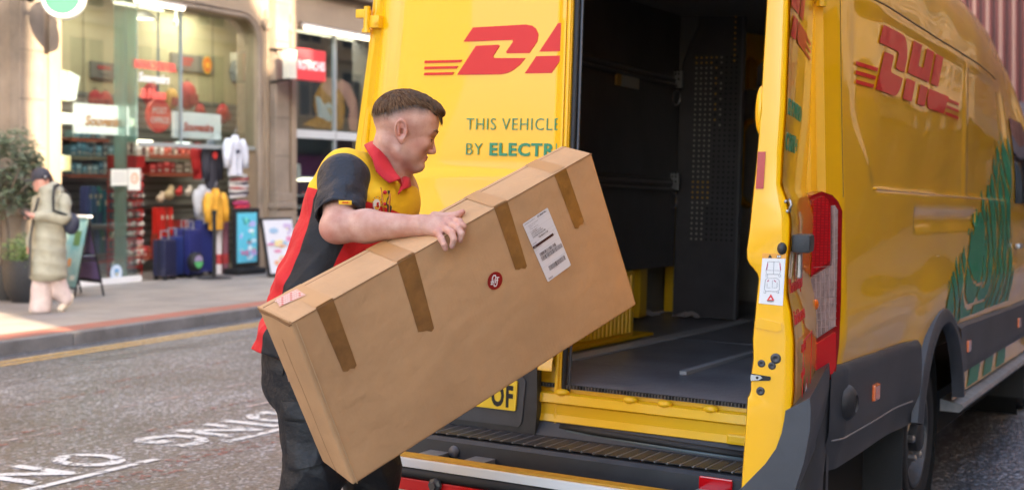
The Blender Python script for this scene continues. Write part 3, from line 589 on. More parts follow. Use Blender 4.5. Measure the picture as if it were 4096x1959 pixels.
# black post and its base, pavement signs
u, d = UD(*c1(880, 1143))
t = empty('barrier_post', S(u, d, .12), 'black barrier post with a wide round base in front of the suitcases', 'post')
part('base', t, lambda b: b.lathe([(0, .03), (.1, .03), (.24, .012), (.27, 0), (0, 0)], m_black, 28), True, 40); part('post', t, lambda b: b.tube([(0, 0, .02), (0, 0, .93)], .03, m_black, 14), True, 40); part('cap', t, lambda b: b.tube([(0, 0, .93), (0, 0, 1.0)], .04, m_black, 14), True, 40)
def posterfn(b, w, h, cols, y=-.012, seed=1):
    """soft coloured print made of many small flat patches"""
    r = np.random.RandomState(seed); b.poly([(-w/2, 0), (w/2, 0), (w/2, h), (-w/2, h)], y, y+.004, plain(cols[0], .4))
    for i in range(26):
        c = cols[1+r.randint(len(cols)-1)]; x = r.uniform(-w*.38, w*.38); z = r.uniform(h*.08, h*.9); a = r.uniform(.02, .09)*w*2; q = r.uniform(.015, .05)*h*1.4
        a = min(a, w/2-abs(x)); q = min(q, h*.05+.01)
        b.poly([(x+a*math.cos(k*math.pi/4), z+q*math.sin(k*math.pi/4)) for k in range(8)], y-.001-.0006*(i+1), y-.0005*(i+1)*1, plain(c, .4))
u, d = UD(*c1(1010, 1125))
t = empty('pavement_sign', S(u, d, .12, R(-4)), 'freestanding black framed pavement sign with bright cyan poster on a rubber base', 'pavement sign')
part('base', t, lambda b: b.box((0, .02, .05), (.62, .34, .10), m_black, bev=.04)); part('frame', t, lambda b: b.box((0, 0, .56), (.58, .04, .9), m_black, bev=.015))
def cyan(b):
    posterfn(b, .44, .76, [(.12, .55, .72), (.55, .75, .85), (.04, .30, .32), (.6, .25, .45), (.2, .7, .6), (.45, .45, .8), (.8, .85, .9)], seed=4)
pp = MB(); cyan(pp); pp.v = [(v[0], v[1]-.012, v[2]+.18) for v in pp.v]; pp.build('poster', t)
u, d = UD(1120, 1108)
t = empty('poster_board', S(u+.02, d, .12, R(-8)) @ Matrix.Rotation(R(-12), 4, 'X'), 'leaning white poster board with pink and orange print behind the courier', 'pavement sign')
part('frame', t, lambda b: b.box((.1, .02, .46), (.66, .03, .88), m_black, bev=.01))
pp = MB(); posterfn(pp, .6, .8, [(.66, .66, .7), (.7, .35, .2), (.5, .4, .6), (.65, .25, .4), (.3, .45, .6), (.7, .6, .3)], seed=9); pp.v = [(v[0]+.1, v[1]+.0, v[2]+.06) for v in pp.v]; pp.build('poster', t)
part('back_leg', t, lambda b: b.tube([(.1, .05, .85), (.1, .38, .06)], .012, m_black, 6))
# A-board beside the walking woman
pa = UD(*c1(300, 1222)); pb = UD(*c1(418, 1212))
t = empty('a_board', S(pa[0], pa[1], .12, 0), 'open A-board with pale turquoise poster and purple back, behind the walking woman', 'pavement sign')
ux, dx = pb[0]-pa[0], pb[1]-pa[1]; apex = SH(385/1.0267, 905/1.0267, (pa[1]+pb[1])/2); az = apex[1]-.12; mw = .62
fo = UD(*c1(305, 1222)); fw = STREET @ Vector((fo[0], fo[1], .12)); az = .97; wA = .40
e1 = Vector((.71, .70, 0)).normalized(); e2 = Vector((-.70, .71, 0)).normalized()
t.matrix_world = Matrix(((e1.x, e2.x, 0, fw.x), (e1.y, e2.y, 0, fw.y), (0, 0, 1, fw.z), (0, 0, 0, 1)))
def slab(b, x0, x1, y0, y1, z0, z1, m, th=.014, off=0):
    """leaning board between the foot x0 and the ridge x1"""
    n_ = Vector((az, 0, x0-x1)).normalized()*(-1 if x0 < x1 else 1); f_ = lambda z: x0+(x1-x0)*z/az
    v = [Vector((f_(z), y, z))+n_*off for y, z in ((y0, z0), (y1, z0), (y1, z1), (y0, z1))]
    b.add(v+[p-n_*th for p in v], [(0, 1, 2, 3), (7, 6, 5, 4), (0, 4, 5, 1), (1, 5, 6, 2), (2, 6, 7, 3), (3, 7, 4, 0)], m)
m_tq = mat('turquoise_poster', (.50, .60, .52), .45, var=.6, vscale=2.2, col2=(.07, .36, .40))
part('front_frame', t, lambda b: (slab(b, 0, wA/2, 0, .03, 0, az, m_black), slab(b, 0, wA/2, .60, .63, 0, az, m_black), slab(b, 0, wA/2, .03, .60, .10, .13, m_black)))
part('poster', t, lambda b: slab(b, 0, wA/2, .025, .605, .12, az, m_tq, .006, .004))
part('print', t, lambda b: [slab(b, 0, wA/2, y0, y1, z0, z1, plain(c, .5), .003, .010) for y0, y1, z0, z1, c in ((.12, .28, .62, .80, (.10, .22, .07)), (.25, .34, .36, .46, (.7, .28, .08)), (.40, .48, .22, .34, (.08, .25, .12)), (.08, .2, .2, .26, (.75, .78, .7)))])
part('back_panel', t, lambda b: (slab(b, wA, wA/2, .03, .60, .52, az-.03, plain((.24, .15, .32), .6), .006), slab(b, wA, wA/2, .03, .60, .20, .48, plain((.24, .15, .32), .6), .006)))
part('back_frame', t, lambda b: (slab(b, wA, wA/2, 0, .03, 0, az, m_black), slab(b, wA, wA/2, .60, .63, 0, az, m_black), slab(b, wA, wA/2, .03, .60, .48, .52, m_black), slab(b, wA, wA/2, .03, .60, .16, .20, m_black)))
part('brace', t, lambda b: (b.tube([(.1, .02, .50), (.3, .02, .50)], .009, m_steel, 6), b.tube([(.09, .05, .44), (.31, .05, .44)], .010, m_black, 6)))
part('hinge_bar', t, lambda b: b.box((wA/2, .315, az+.01), (.07, .65, .03), m_white, bev=.008))
# ------------------------------------------------------------ second shop: red sign, poster and counter
u, z = SH(1000+295/1.232, 325/1.232, D0-.55)
t = empty('projecting_sign', S(u-.33, D0-.55, z-.24, R(-6)), 'red box sign reading ROTHCHIS projecting over the pavement beside the pillar', 'sign')
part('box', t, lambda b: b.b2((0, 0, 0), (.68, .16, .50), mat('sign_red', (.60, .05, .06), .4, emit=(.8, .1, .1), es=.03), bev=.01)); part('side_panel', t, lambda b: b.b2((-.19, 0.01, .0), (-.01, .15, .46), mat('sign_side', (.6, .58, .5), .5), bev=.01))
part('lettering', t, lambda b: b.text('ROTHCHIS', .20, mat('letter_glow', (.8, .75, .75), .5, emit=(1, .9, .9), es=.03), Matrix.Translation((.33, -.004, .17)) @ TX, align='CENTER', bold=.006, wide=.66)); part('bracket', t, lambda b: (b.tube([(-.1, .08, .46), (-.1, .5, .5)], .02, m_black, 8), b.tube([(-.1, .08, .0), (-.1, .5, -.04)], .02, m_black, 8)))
pd = D0+.35
a = SH(1000+275/1.232, 370/1.232, pd); c = SH(1000+540/1.232, 645/1.232, pd); w = c[0]-a[0]; h = a[1]-c[1]
t = empty('window_poster', S(a[0]-.1, pd, c[1]), 'large poster of hands holding golden food in the second shop window', 'poster')
part('sheet', t, lambda b: b.b2((-.2, 0, 0), (w+.3, .01, h), plain((.06, .06, .075), .5)))
def pimg(b):
    sk = plain((.62, .34, .24), .6); sk2 = plain((.70, .36, .30), .6); gd = mat('golden_food', (.62, .30, .06), .6, var=.5, vscale=9)
    P = lambda L: [(x*w, z*h) for x, z in L]
    b.poly(P([(.28, 0), (.0, .05), (.12, .14), (.25, .22), (.2, .42), (.2, .6), (.3, .8), (.42, 1), (.62, 1), (.75, .7), (.78, .35), (.72, 0)]), -.004, 0, gd)
    b.poly(P([(.42, 1), (.34, .78), (.5, .62), (.66, .82), (.62, 1)]), -.006, -.0045, sk); b.poly(P([(.7, 1), (.86, .92), (1.0, .6), (1.03, .3), (1.0, 0), (.86, 0), (.83, .2), (.86, .4), (.76, .62), (.62, .86)]), -.009, -.0065, sk2)
    b.poly([(w*.46+.15*math.cos(q), h*.32+.17*math.sin(q)) for q in np.linspace(0, 6.2, 20)], -.011, -.0095, plain((.6, .66, .68), .5)); b.poly([(w*.47+.08*math.cos(q), h*.32+.09*math.sin(q)) for q in np.linspace(0, 6.2, 20)], -.014, -.0115, plain((.62, .45, .25), .5)); b.poly(P([(.22, .62), (.3, .6), (.5, .25), (.4, .18), (.26, .22)]), -.017, -.0145, plain((.62, .66, .7), .5))
part('print', t, pimg)
a = SH(1190, 800, 13.6)
t = empty('display_counter', S(17.95, 13.45, .14), 'dark purple counter with lit glass shelves in the second shop window', 'counter')
part('body', t, lambda b: b.b2((0, .1, 0), (2.4, .6, 1.9), plain((.035, .02, .05), .4))); part('purple_panel', t, lambda b: b.b2((0, .08, 1.42), (2.4, .1, 1.85), plain((.10, .02, .09), .4)))
for zz in (.55, .75, .95, 1.15): part('glass_shelf', t, lambda b: b.b2((0, -.12, zz), (2.4, .1, zz+.03), plain((.5, .52, .55), .3)))
for i in range(12): part('cake', t, lambda b: b.ball((.1+.11*i, -.05, .80+.2*(i % 3)), (.04, .03, .03), plain([(.5, .4, .3), (.15, .08, .05), (.4, .1, .1)][i % 3], .6), 6))
a = SH(1210, 700, 13.35)
one('price_card', S(18.2, 13.3, 1.58, R(-20)), 'tilted white price card standing on the dark counter', 'card', lambda b: b.poly([(0, 0), (.14, 0), (.12, .26), (-.03, .27)], 0, .01, m_white))

# ------------------------------------------------------------ the delivery van (local x across to its right, y forward, z up)
van = empty('delivery_van', VAN, 'yellow and red high-roof delivery van with one rear door swung open', 'van')
def sm(a, b, x):
    t = max(0., min(1., (x-a)/(b-a))) if a != b else float(x > a); return t*t*(3-2*t)
def PLN(x, y, o, ax, bx):
    """photo point on the van-space plane through o spanned by ax and bx -> coordinates along them"""
    o, ax, bx = Vector(o), Vector(ax).normalized(), Vector(bx).normalized(); nn = ax.cross(bx)
    Rm = VAN.to_3x3(); no = Rm @ nn; P = VAN @ o; r = Vector(((x-CX)/F, 1, -(y-CY)/F)); C = Vector((0, 0, H)); t = (P-C).dot(no)/r.dot(no)
    q = Rm.transposed() @ (C+r*t-P); return q.dot(ax), q.dot(bx)
WL, WU, WR = 1.72, .36, .50            # rear wheel arch
def utop(L):
    return np.interp(L, [-1, 3.9, 4.5, 4.95, 5.35, 5.75, 6.2, 6.5, 6.66], [2.76, 2.76, 2.66, 2.42, 1.95, 1.48, 1.33, 1.2, .95])
def wside(L, U):
    w = 1.032-.014*max(0, U-1.2)-.02*max(0, .7-U)
    w += .004*sm(1.25, .98, U)-.020*sm(.95, .80, U)+.010*math.exp(-((U-1.02)/.07)**2)*sm(0, .6, L)
    w -= .13*sm(2.6, 4.6, L)*sm(1.5, 2.5, U)+.16*sm(5.3, 6.7, L)
    if L < .1: w -= .030*(1-max(L, 0)/.1)
    w -= .032*max(0, U-.8)*sm(.6, .0, L)
    # recessed upper panel and its ledge
    le = .22+.24*sm(1.72, 1.43, U)
    ins = sm(le-.04, le+.07, L)*sm(3.88, 3.76, L)*sm(1.420, 1.448, U)*sm(2.11, 2.04, U)
    ins *= 1-.55*(sm(2.31, 2.36, L)*sm(2.46, 2.41, L))
    w -= .009*ins
    w -= .012*sm(1.175, 1.19, L)*sm(2.71, 2.695, L)*sm(1.292, 1.300, U)*sm(1.366, 1.358, U)
    r = math.hypot(L-WL, U-WU); w += .022*sm(.86, .56, r)*sm(.36, .9, U+.2)
    # faint waviness of pressed sheet
    w += .0012*math.sin(L*4.3+U*2)+.0009*math.sin(L*9.1-U*5)
    return w
UB = .46
def body_pt(L, j, nj, sgn=1, off=0):
    """j runs up the side and over the roof"""
    dl = (.045+.08*max(0, UB+j/nj*2.3-1.5)) if sgn < 0 else 0; off -= dl
    ut = utop(L); r = min(.64, (ut-UB)*.45); u1 = ut-r; ns = int(nj*.72)
    if j <= ns: U = UB+(u1-UB)*j/ns; return (sgn*(wside(L, U)+off), L, U)
    a = (j-ns)/(nj-1-ns)*math.pi/2; w = wside(L, u1)
    c = math.cos(a)**.78; s = math.sin(a)**.9
    return (sgn*(w+off)*c, L, u1+(r+off)*s)
Ls = np.concatenate([[0, .02, .04, .06, .08, .1], np.arange(.13, 4.0, .028), np.arange(4.0, 6.67, .06)])
NJ = 110
def f_body(b):
    for sg in (1, -1):
        def keep(i, j):
            L = (Ls[i]+Ls[i+1])/2; p = body_pt(L, j+.5, NJ)
            if L < 1.2 and p[2] < .80: return False
            if math.hypot(L-WL, p[2]-WU) < WR or math.hypot(L-5.5, p[2]-WU) < WR: return False
            return True
        b.grid(len(Ls), NJ, lambda i, j: body_pt(Ls[i], j, NJ, sg), m_yel, keep=keep)
    # front closing face
    b.poly([(-body_pt(6.66, j, NJ)[0], body_pt(6.66, j, NJ)[2]) for j in range(0, NJ, 6)]+[(body_pt(6.66, j, NJ)[0], body_pt(6.66, j, NJ)[2]) for j in range(NJ-1, -1, -6)], 6.655, 6.66, m_grey)
o = part('body', van, f_body, True, 50)
o.data.materials.append(mat('windscreen_glass', (.01, .012, .015), .05, coat=1))
for p in o.data.polygons:
    if 5.0 < p.center.y < 5.72 and p.center.z > 1.5 and abs(p.center.x) < .72: p.material_index = len(o.data.materials)-1
def f_inner(b):
    dk = mat('cargo_lining', (.20, .195, .19), .6, var=.3, vscale=3)
    b.add([(-.88, .1, .69), (-.88, 4.5, .69), (-.80, 4.5, 2.3), (-.86, .1, 2.4)], [(0, 1, 2, 3)], dk)
    b.add([(.88, .1, .69), (.88, 4.5, .69), (.74, 4.5, 2.2), (.86, .1, 2.4)], [(3, 2, 1, 0)], dk)
    b.add([(-.84, .1, 2.4), (.84, .1, 2.4), (.6, 4.3, 2.45), (-.84, 4.3, 2.5)], [(0, 1, 2, 3)], plain((.30, .29, .27), .6))
part('cargo_lining', van, f_inner, fix=False)
part('bulkhead', van, lambda b: ((b.b2((-.86, 4.5, .69), (.86, 4.53, 2.0), mat('bulkhead_grey', (.42, .40, .36), .6, var=.2, vscale=2)), b.b2((-.86, 4.5, 2.0), (.55, 4.52, 2.5), M('bulkhead_grey2', (.42, .40, .36), .6))), b.b2((-.82, 4.3, 2.15), (-.72, 4.45, 2.5), m_yeli)))
# floor sheet, strips
m_floor = mat('ply_floor', (.10, .10, .115), .36, var=.6, vscale=2.4, bump=.2, bscale=40, col2=(.24, .235, .25))
def f_floor(b):
    n = 90; zf = .684
    b.b2((-.86, .03, zf-.02), (.86, 4.6, zf), m_floor)
part('cargo_floor', van, f_floor)
def f_edge(b):
    # broken edge of the corrugated board lying over the floor
    for i in range(260):
        x = -.80+1.6*i/260; h = .010+.003*math.sin(i*1.9); d = .004*math.sin(i*2.7)
        b.b2((x, .012+d, .672), (x+.004, .03, .684+.001), plain((.12, .11, .10), .8) if i % 2 else plain((.015, .015, .015), .8))
part('board_edge', van, f_edge)
def flo(b, pts, w, m, z=.688, h=.006):
    (x0, y0), (x1, y1) = pts; b.b2((x0-w/2, y0, z-.003), (x1+w/2, y1, z+h), m, bev=.002)
m_al = mat('scuffed_aluminium', (.30, .30, .31), .4, metal=.4, var=.4, vscale=10)
part('floor_strip', van, lambda b: flo(b, [(-.27, .58), (-.27, 3.0)], .075, plain((.42, .42, .43), .4))); part('floor_strip', van, lambda b: flo(b, [(.28, .57), (.28, 4.2)], .03, plain((.36, .36, .37), .4), h=.012))
part('floor_seam', van, lambda b: (b.b2((-.8, 1.82, .684), (.86, 1.835, .687), plain((.12, .12, .13), .5)), b.b2((-.8, 3.1, .684), (.86, 3.112, .687), plain((.12, .12, .13), .5))))
part('floor_ring', van, lambda b: b.lathe([(.03, .003), (.028, .006), (0, .004)], m_black, 20, Matrix.Translation((-.24, .36, .684))))
# rear frame of the body
def f_frame(b):
    for sg in (-1, 1):
        # corner post facing rearwards, then the inner jamb
        n = 40; us = [UB+(2.35-UB)*i/n for i in range(n+1)]
        vs = []; 
        for U in us:
            w = wside(0, U)-((.045+.08*max(0, U-1.5)) if sg < 0 else 0); vs += [(sg*w, 0, U), (sg*(w-.028), -.004, U), (sg*(w-.055), .02, U), (sg*.80, .03, U), (sg*.79, .12, U), (sg*.87, .14, U)]
        b.add(vs, [(i*6+k, i*6+k+1, (i+1)*6+k+1, (i+1)*6+k) for i in range(n) for k in range(5)], m_yeli)
    b.b2((-.8, .03, 2.5), (.8, .12, 2.72), m_yeli)
part('rear_frame', van, f_frame, True, 35)
def f_sill(b):
    P = [(.03, .668), (.028, .655), (-.008, .65), (-.014, .62), (-.002, .612), (.0, .575), (-.006, .55), (.06, .50), (.12, .50), (.12, .668)]
    b.poly([(p[0], p[1]) for p in P], -.82, .82, m_yeli, ax='X')
    for x in (.03, .30, .43, .60, -.3): b.ball((x, .005, .656), (.028, .022, .014), m_yeli, 8)
    b.box((.70, -.004, .565), (.07, .02, .035), m_yeli, bev=.008)
part('rear_sill', van, f_sill)
part('door_seal', van, lambda b: (b.tube([(.03, -.0, .532), (.2, -.012, .53), (.5, -.016, .522), (.8, -.014, .515)], .014, m_black, 8), b.tube([(.06, -.01, .52), (.5, -.022, .507), (.8, -.02, .503)], .008, plain((.08, .11, .12), .4), 8)), True)
# rear step bumper
def f_bump(b):
    b.poly([(.10, .497), (-.20, .494), (-.235, .490), (-.25, .478), (-.252, .405), (-.235, .385), (.1, .385)], -.93, .93, m_dkpl, ax='X')
    b.poly([(.10, .56), (.0, .55), (-.03, .50), (-.03, .49), (.1, .49)], -.93, .93, m_dkpl, ax='X')
part('step_bumper', van, f_bump)
def f_ribs(b):
    x = -.90; k = 0
    while x < .9:
        s_ = .05
        b.add([(x, -.06, .4985), (x+.036, -.06, .4985), (x+.036-s_*.0, -.225, .4985), (x, -.225, .4985), (x+.003, -.063, .503), (x+.033, -.063, .503), (x+.033, -.222, .500), (x+.003, -.222, .500)], [(4, 5, 6, 7), (0, 1, 5, 4), (1, 2, 6, 5), (2, 3, 7, 6), (3, 0, 4, 7)], m_dkpl)
        b.tube([(x-.004, -.225, .4990), (x-.004, -.06, .4990)], .0035, plain((.16, .16, .17), .35), 6); x += .045
part('step_tread', van, f_ribs)
part('bolt', van, lambda b: b.lathe([(.022, -.252), (.018, -.262), (0, -.264)], plain((.10, .10, .11), .35), 14, Matrix.Translation((-.27, 0, .445)), 'Y'), True)
a0 = RE(2800, 1918, -.252); a1 = RE(2932, 1955, -.252)
part('reflector', van, lambda b: b.box(((a0[0]+a1[0])/2, -.257, a1[1]+.005), (a1[0]-a0[0], .012, .052), m_redlens, bev=.004))
# bar below the step: yellow, white, black tube, red
def f_bar(b):
    L0, u = -.50, .437; m_sc = mat('scuffed_yellow', (.62, .33, .02), .55, var=.5, vscale=14, stretch=(1, 8, 8), col2=(.42, .20, .02))
    b.b2((-.42, L0, u), (.95, L0+.055, u+.03), m_sc, bev=.004); b.b2((-.42, L0-.012, u-.008), (.95, L0+.03, u+.022), m_white, bev=.004)
part('step_bar', van, f_bar)
part('rubber_tube', van, lambda b: b.tube([(-.42, -.50, .410), (.95, -.50, .410)], .019, m_black, 12), True, 40)
part('red_strip', van, lambda b: b.b2((-.42, -.515, .352), (.95, -.49, .392), m_red, bev=.003))
part('bolt', van, lambda b: (b.lathe([(.024, -.515), (.024, -.53), (.014, -.535), (.012, -.545), (0, -.545)], plain((.06, .06, .065), .35), 8, Matrix.Translation((-.18, 0, .385)), 'Y')))
for x in (-.33, -.14, .7): part('bar_bracket', van, lambda b: b.b2((x-.04, -.46, .40), (x+.04, .2, .44), m_al))
part('tow_frame', van, lambda b: (b.b2((-.9, .1, .33), (.9, .3, .42), m_black), b.b2((-.85, .2, .2), (.85, 6, .42), plain((.01, .01, .01), .9))))
# left rear door, shut
def rdoor(W, U):
    """offset of the shut door skin behind y=0 (negative is towards the street)"""
    ins = sm(-.80, -.765, W-.055*sm(1.7, 1.45, U)*0)*sm(1.435, 1.475, U+.0)*sm(2.52, 2.48, U)*sm(-.02, -.03, W+.0)
    cr = math.hypot(max(0, -.62-W), max(0, 1.60-U)); ins *= sm(.185, .155, cr)
    y = .012*ins-.022*sm(1.42, 1.15, U)-.010*sm(.80, .74, U)
    y += .010*math.exp(-((W+.812)/.012)**2)*0+.0012*math.sin(W*7+U*3)
    if W < -.84: y += .012*sm(-.84, -.86, W)
    return y
def dwl(U): return (.884-.075*max(0, U-1.35))/.862
ld = part('rear_door', van, lambda b: (b.grid(60, 96, lambda i, j: ((lambda W, U: (W*dwl(U), rdoor(W, U), U))(-.862+.862*i/59, .735+(2.6-.735)*j/95)), m_yel),
    b.b2((-.80, .03, .60), (-.002, .10, 2.6), m_yeli), b.add([(0, 0, .74), (0, .1, .74), (0, .1, 2.6), (0, -.0, 2.6)], [(0, 1, 2, 3)], m_yeli)), True, 40, label='closed yellow left rear door with half of the red letters')
part('door_flange', ld, lambda b: (b.b2((0, .006, .56), (.022, .05, 2.6), m_yeli, bev=.003), b.tube([(.008, .004, .52), (.004, .004, .6), (.012, .004, .9), (.012, .004, 2.6)], .008, m_yeli, 8)))
part('rubber_seal', ld, lambda b: (b.tube([(.062, .015, .50), (.045, .02, .56), (.026, .02, .66), (.033, .02, .9), (.034, .02, 2.6)], .011, m_black, 8), b.tube([(.075, .02, .50), (.06, .03, .56), (.044, .03, .66), (.048, .03, .9), (.05, .03, 2.6)], .006, plain((.06, .06, .065), .35), 8)), True)
part('side_pillar', van, lambda b: b.grid(4, 60, lambda i, j: ((-.864-.014*i)*dwl(.5+2.1*j/59), (.012, -.002, -.002, .010)[i], .5+2.1*j/59), m_yel), True)
def f_dtrim(b):
    b.poly([(-.86, .735), (-.86, .49), (-.075, .49), (-.058, .50), (-.052, .60), (-.058, .74), (-.06, .80), (-.86, .80)], -.035, .0, m_dkpl)
    b.poly([(-.80, .77), (-.80, .535), (-.70, .52), (-.125, .52), (-.112, .535), (-.100, .69), (-.13, .72), (-.14, .79), (-.80, .79)], -.040, -.0352, m_grey)
dt = part('door_trim', ld, f_dtrim)
part('number_plate', ld, lambda b: b.poly([(-.655, .685), (-.655, .582), (-.651, .578), (-.139, .578), (-.135, .582), (-.131, .685), (-.135, .689), (-.651, .689)], -.048, -.0402, mat('plate_yellow', (.88, .60, .02), .3)))
part('plate_lettering', ld, lambda b: b.text('OF', .108, m_black, Matrix.Translation((-.147, -.0485, .592)) @ TX, ext=.0005, bold=.004, wide=.62, align='RIGHT', sp=1.15))
def hinge(px, pz, py=-.01, sg=1):
    def fn(b):
        b.tube([(px, py-.02, pz-.045), (px, py-.02, pz+.045)], .013, m_yeli, 10); b.box((px-.03*sg, py, pz+.02), (.06, .03, .035), m_yeli, bev=.006); b.box((px+.03*sg, py, pz-.015), (.05, .035, .05), m_yeli, bev=.006)
        b.tube([(px, py-.02, pz-.06), (px, py-.02, pz-.045)], .018, m_yeli, 8); b.lathe([(.012, -.03), (0, -.033)], m_yeli, 8, Matrix.Translation((px+.045*sg, py-.01, pz-.02)), 'Y')
    return part('hinge', van, fn, True, 40)
hinge(-.868, 2.055); hinge(-.915, 1.2); hinge(.955, 2.085, -.02, -1); hinge(.935, .745, -.03, -1)
# the red letters: outline units are the letter height
def ux(px, py):                       # from the photograph of the door, straightened
    return (px-757)*1.125/325, (505-(py-(px-757)*-.02))/325
LOGO = []
LOGO.append([ux(*p) for p in [(862, 186), (1240, 172), (1282, 180), (1310, 200), (1328, 238), (1322, 285), (1270, 361), (1112, 362), (1106, 352), (1153, 285), (1150, 273), (797, 281)]])
LOGO.append([ux(*p) for p in [(888, 310), (1050, 304), (1059, 312), (1014, 380), (1022, 393), (1245, 393), (1205, 440), (1160, 474), (1120, 492), (1078, 501), (757, 506)]])
q = lambda a, y: (a+.76*y, y)
LOGO += [[q(1.68, 0), q(2.32, 0), q(2.32, .345), q(1.68, .345)], [q(2.72, 0), q(3.36, 0), q(3.36, .345), q(2.72, .345)],
         [q(1.68, .435), q(3.36, .435), q(3.36, 1), q(2.72, 1), q(2.72, .63), q(2.32, .63), q(2.32, 1), q(1.68, 1)],
         [q(3.52, .435), q(4.16, .435), q(4.16, 1), q(3.52, 1)], [q(3.46, .16), q(3.48, .345), q(5.2, .345), q(5.0, .0), q(3.72, 0), q(3.55, .05)]]
for i in range(3):
    y0 = .0+.128*i; LOGO.append([(-.86+.0*i, y0), (-.12+.76*y0, y0), (-.12+.76*(y0+.055), y0+.055), (-.845, y0+.055)])
    LOGO.append([q(5.12, y0), (6.45, y0), (6.45, y0+.055), q(5.12, y0+.055)])
def clip(poly, xm):
    out = []
    for i in range(len(poly)):
        a, c = poly[i-1], poly[i]
        if (a[0] <= xm) != (c[0] <= xm): t = (xm-a[0])/(c[0]-a[0]); out.append((xm, a[1]+(c[1]-a[1])*t))
        if c[0] <= xm: out.append(c)
    return out
def f_logo(b):
    x0, z0, h = -.466, 1.827, .184
    for P in LOGO:
        P = clip([(x0+x*h*.955, z0+y*h) for x, y in P], -.003)
        if len(P) > 2: b.poly(P, .0085, .011, m_red)
part('red_letters', ld, f_logo)
def f_txt(b):
    for s_, z, xs, bd, wd, sz in (('THIS VEHICLE', 1.615, -.418, -.0008, .912, .0655), ('BY ', 1.520, -.420, -.0008, .98, .0655), ('ELECTRI', 1.520, -.315, .0020, 1.14, .0655)):
        t = MB(); t.text(s_, sz, m_green, Matrix.Translation((xs, .0085, z)) @ TX, ext=.001, bold=bd, wide=wd, sp=1.12)
        t.v = [(min(v[0], -.002), v[1], v[2]) for v in t.v]; t.f = [f for f in t.f if min(t.v[i][0] for i in f) < -.0021]; b.add(t.v, t.f, m_green)
part('green_lettering', ld, f_txt)
# right rear door, swung open
DA = R(101.4-90); HX, HL = .932, -.02
ex = Vector((math.sin(DA), -math.cos(DA), 0)); ey = Vector((-math.cos(DA), -math.sin(DA), 0))      # along the door from its hinge; from outer to inner face
DM = Matrix(((ex.x, ey.x, 0, HX), (ex.y, ey.y, 0, HL), (0, 0, 1, 0), (0, 0, 0, 1)))
DW = .85
rd = bpy.data.objects.new('rear_door', None); COL.objects.link(rd); rd.parent = van; rd.matrix_local = DM; rd['label'] = 'open yellow right rear door seen edge on, with a sticker on its edge'
FE = Vector((HX, HL, 0))+ex*DW
def ED(x, y): return PLN(x, y, FE, ey, (0, 0, 1))       # free edge plane: thickness, height
inn = [(3066, 0), (3050, 270), (3034, 530), (3020, 690), (3008, 800), (2997, 910), (2985, 1000), (2986, 1035), (2994, 1055), (3012, 1075), (3027, 1095), (3033, 1115), (3026, 1180), (3018, 1268), (3009, 1355), (3011, 1440), (3002, 1500), (3001, 1560), (2995, 1580), (2988, 1590), (2982, 1680), (2975, 1780), (2968, 1870), (2962, 1959)]
outr = [(3146, 1959), (3160, 1800), (3166, 1640), (3173, 1560), (3173, 1500), (3174, 1367), (3162, 1250), (3146, 1180), (3146, 1100), (3152, 1020), (3158, 950), (3160, 880), (3142, 790), (3123, 740), (3130, 600), (3142, 430), (3150, 200), (3156, 0)]
prof = [ED(*p) for p in inn+outr]; prof = [(max(0.0, a), c) for a, c in prof]
ztop = max(p[1] for p in prof); zbot = min(p[1] for p in prof)
inP = [ED(*p) for p in inn]; ouP = [ED(*p) for p in outr]
inP = [(inP[0][0], 2.55)]+inP+[(inP[-1][0], .55), ]; ouP = [(ouP[0][0], .55)]+ouP+[(ouP[-1][0], 2.55)]
def f_od(b):
    P = inP+ouP
    n = len(P); x0, x1 = .06, DW
    # the pressed edge: a rim 6 mm proud, rounded with two steps
    for xa, xb, ins in ((DW-.004, DW, .003),):
        pass
    cxm = sum(p[0] for p in P)/n
    sh = lambda p, k: (p[0]+(k if p[0] < cxm else -k), p[1])
    rings = [(x0, 0), (DW-.012, 0), (DW-.003, .003), (DW, .010)]
    vs = []
    for x, k in rings: vs += [(x, *sh(p, k)) for p in P]
    fs = [(r*n+i, r*n+(i+1) % n, (r+1)*n+(i+1) % n, (r+1)*n+i) for r in range(3) for i in range(n)]
    tri = tessellate_polygon([[Vector((sh(p, .010)[0], p[1], 0)) for p in P]])
    fs += [tuple(3*n+i for i in t) for t in tri]; fs += [tuple(i for i in reversed(t)) for t in tri]
    b.add(vs, fs, m_yel)
part('door_body', rd, f_od, True, 35)
def thk(U):          # outer skin position at height U
    zs = sorted([(c, a) for a, c in ouP]); return float(np.interp(U, [z[0] for z in zs], [z[1] for z in zs]))
def sko(x, U): return thk(U)-.004-.006*math.sin(math.pi*min(1, max(0, (x-.02)/.8)))**.5-.0006*math.sin(U*9+x*4)
def f_skin(b):
    b.grid(40, 90, lambda i, j: ((lambda x, U: (x, thk(U)-.004-.006*math.sin(math.pi*min(1, (x-.02)/.8))**.5-.0006*math.sin(U*9+x*4), U))(.02+(DW-.026)*i/39, .82+1.75*j/89)), m_yel)
sk = part('outer_skin', rd, f_skin, True, 60)
MT = Matrix(((-1, 0, 0, 0), (0, 0, 1, 0), (0, 1, 0, 0), (0, 0, 0, 1)))     # text plane on the outer skin, reading from the free edge to the hinge
def skt(b, s_, sz, x, U, m, bold=0, wide=1, off=.013, **k):
    t = MB(); t.text(s_, sz, m, Matrix(), ext=.0006, bold=bold, wide=wide, **k)
    b.add([(x-v[0], sko(x-v[0], U+v[1])-.0012-v[2], U+v[1]) for v in t.v], t.f, m)
def f_dl(b):
    for s_, z, xx, bd in (('IS POWERED', 1.615, DW-.03, 0), ('C DRIVE +', 1.520, DW-.03, .002)): skt(b, s_, .0655, xx, z, m_green, bold=bd, wide=.9, sp=1.1)
part('green_lettering', rd, f_dl)
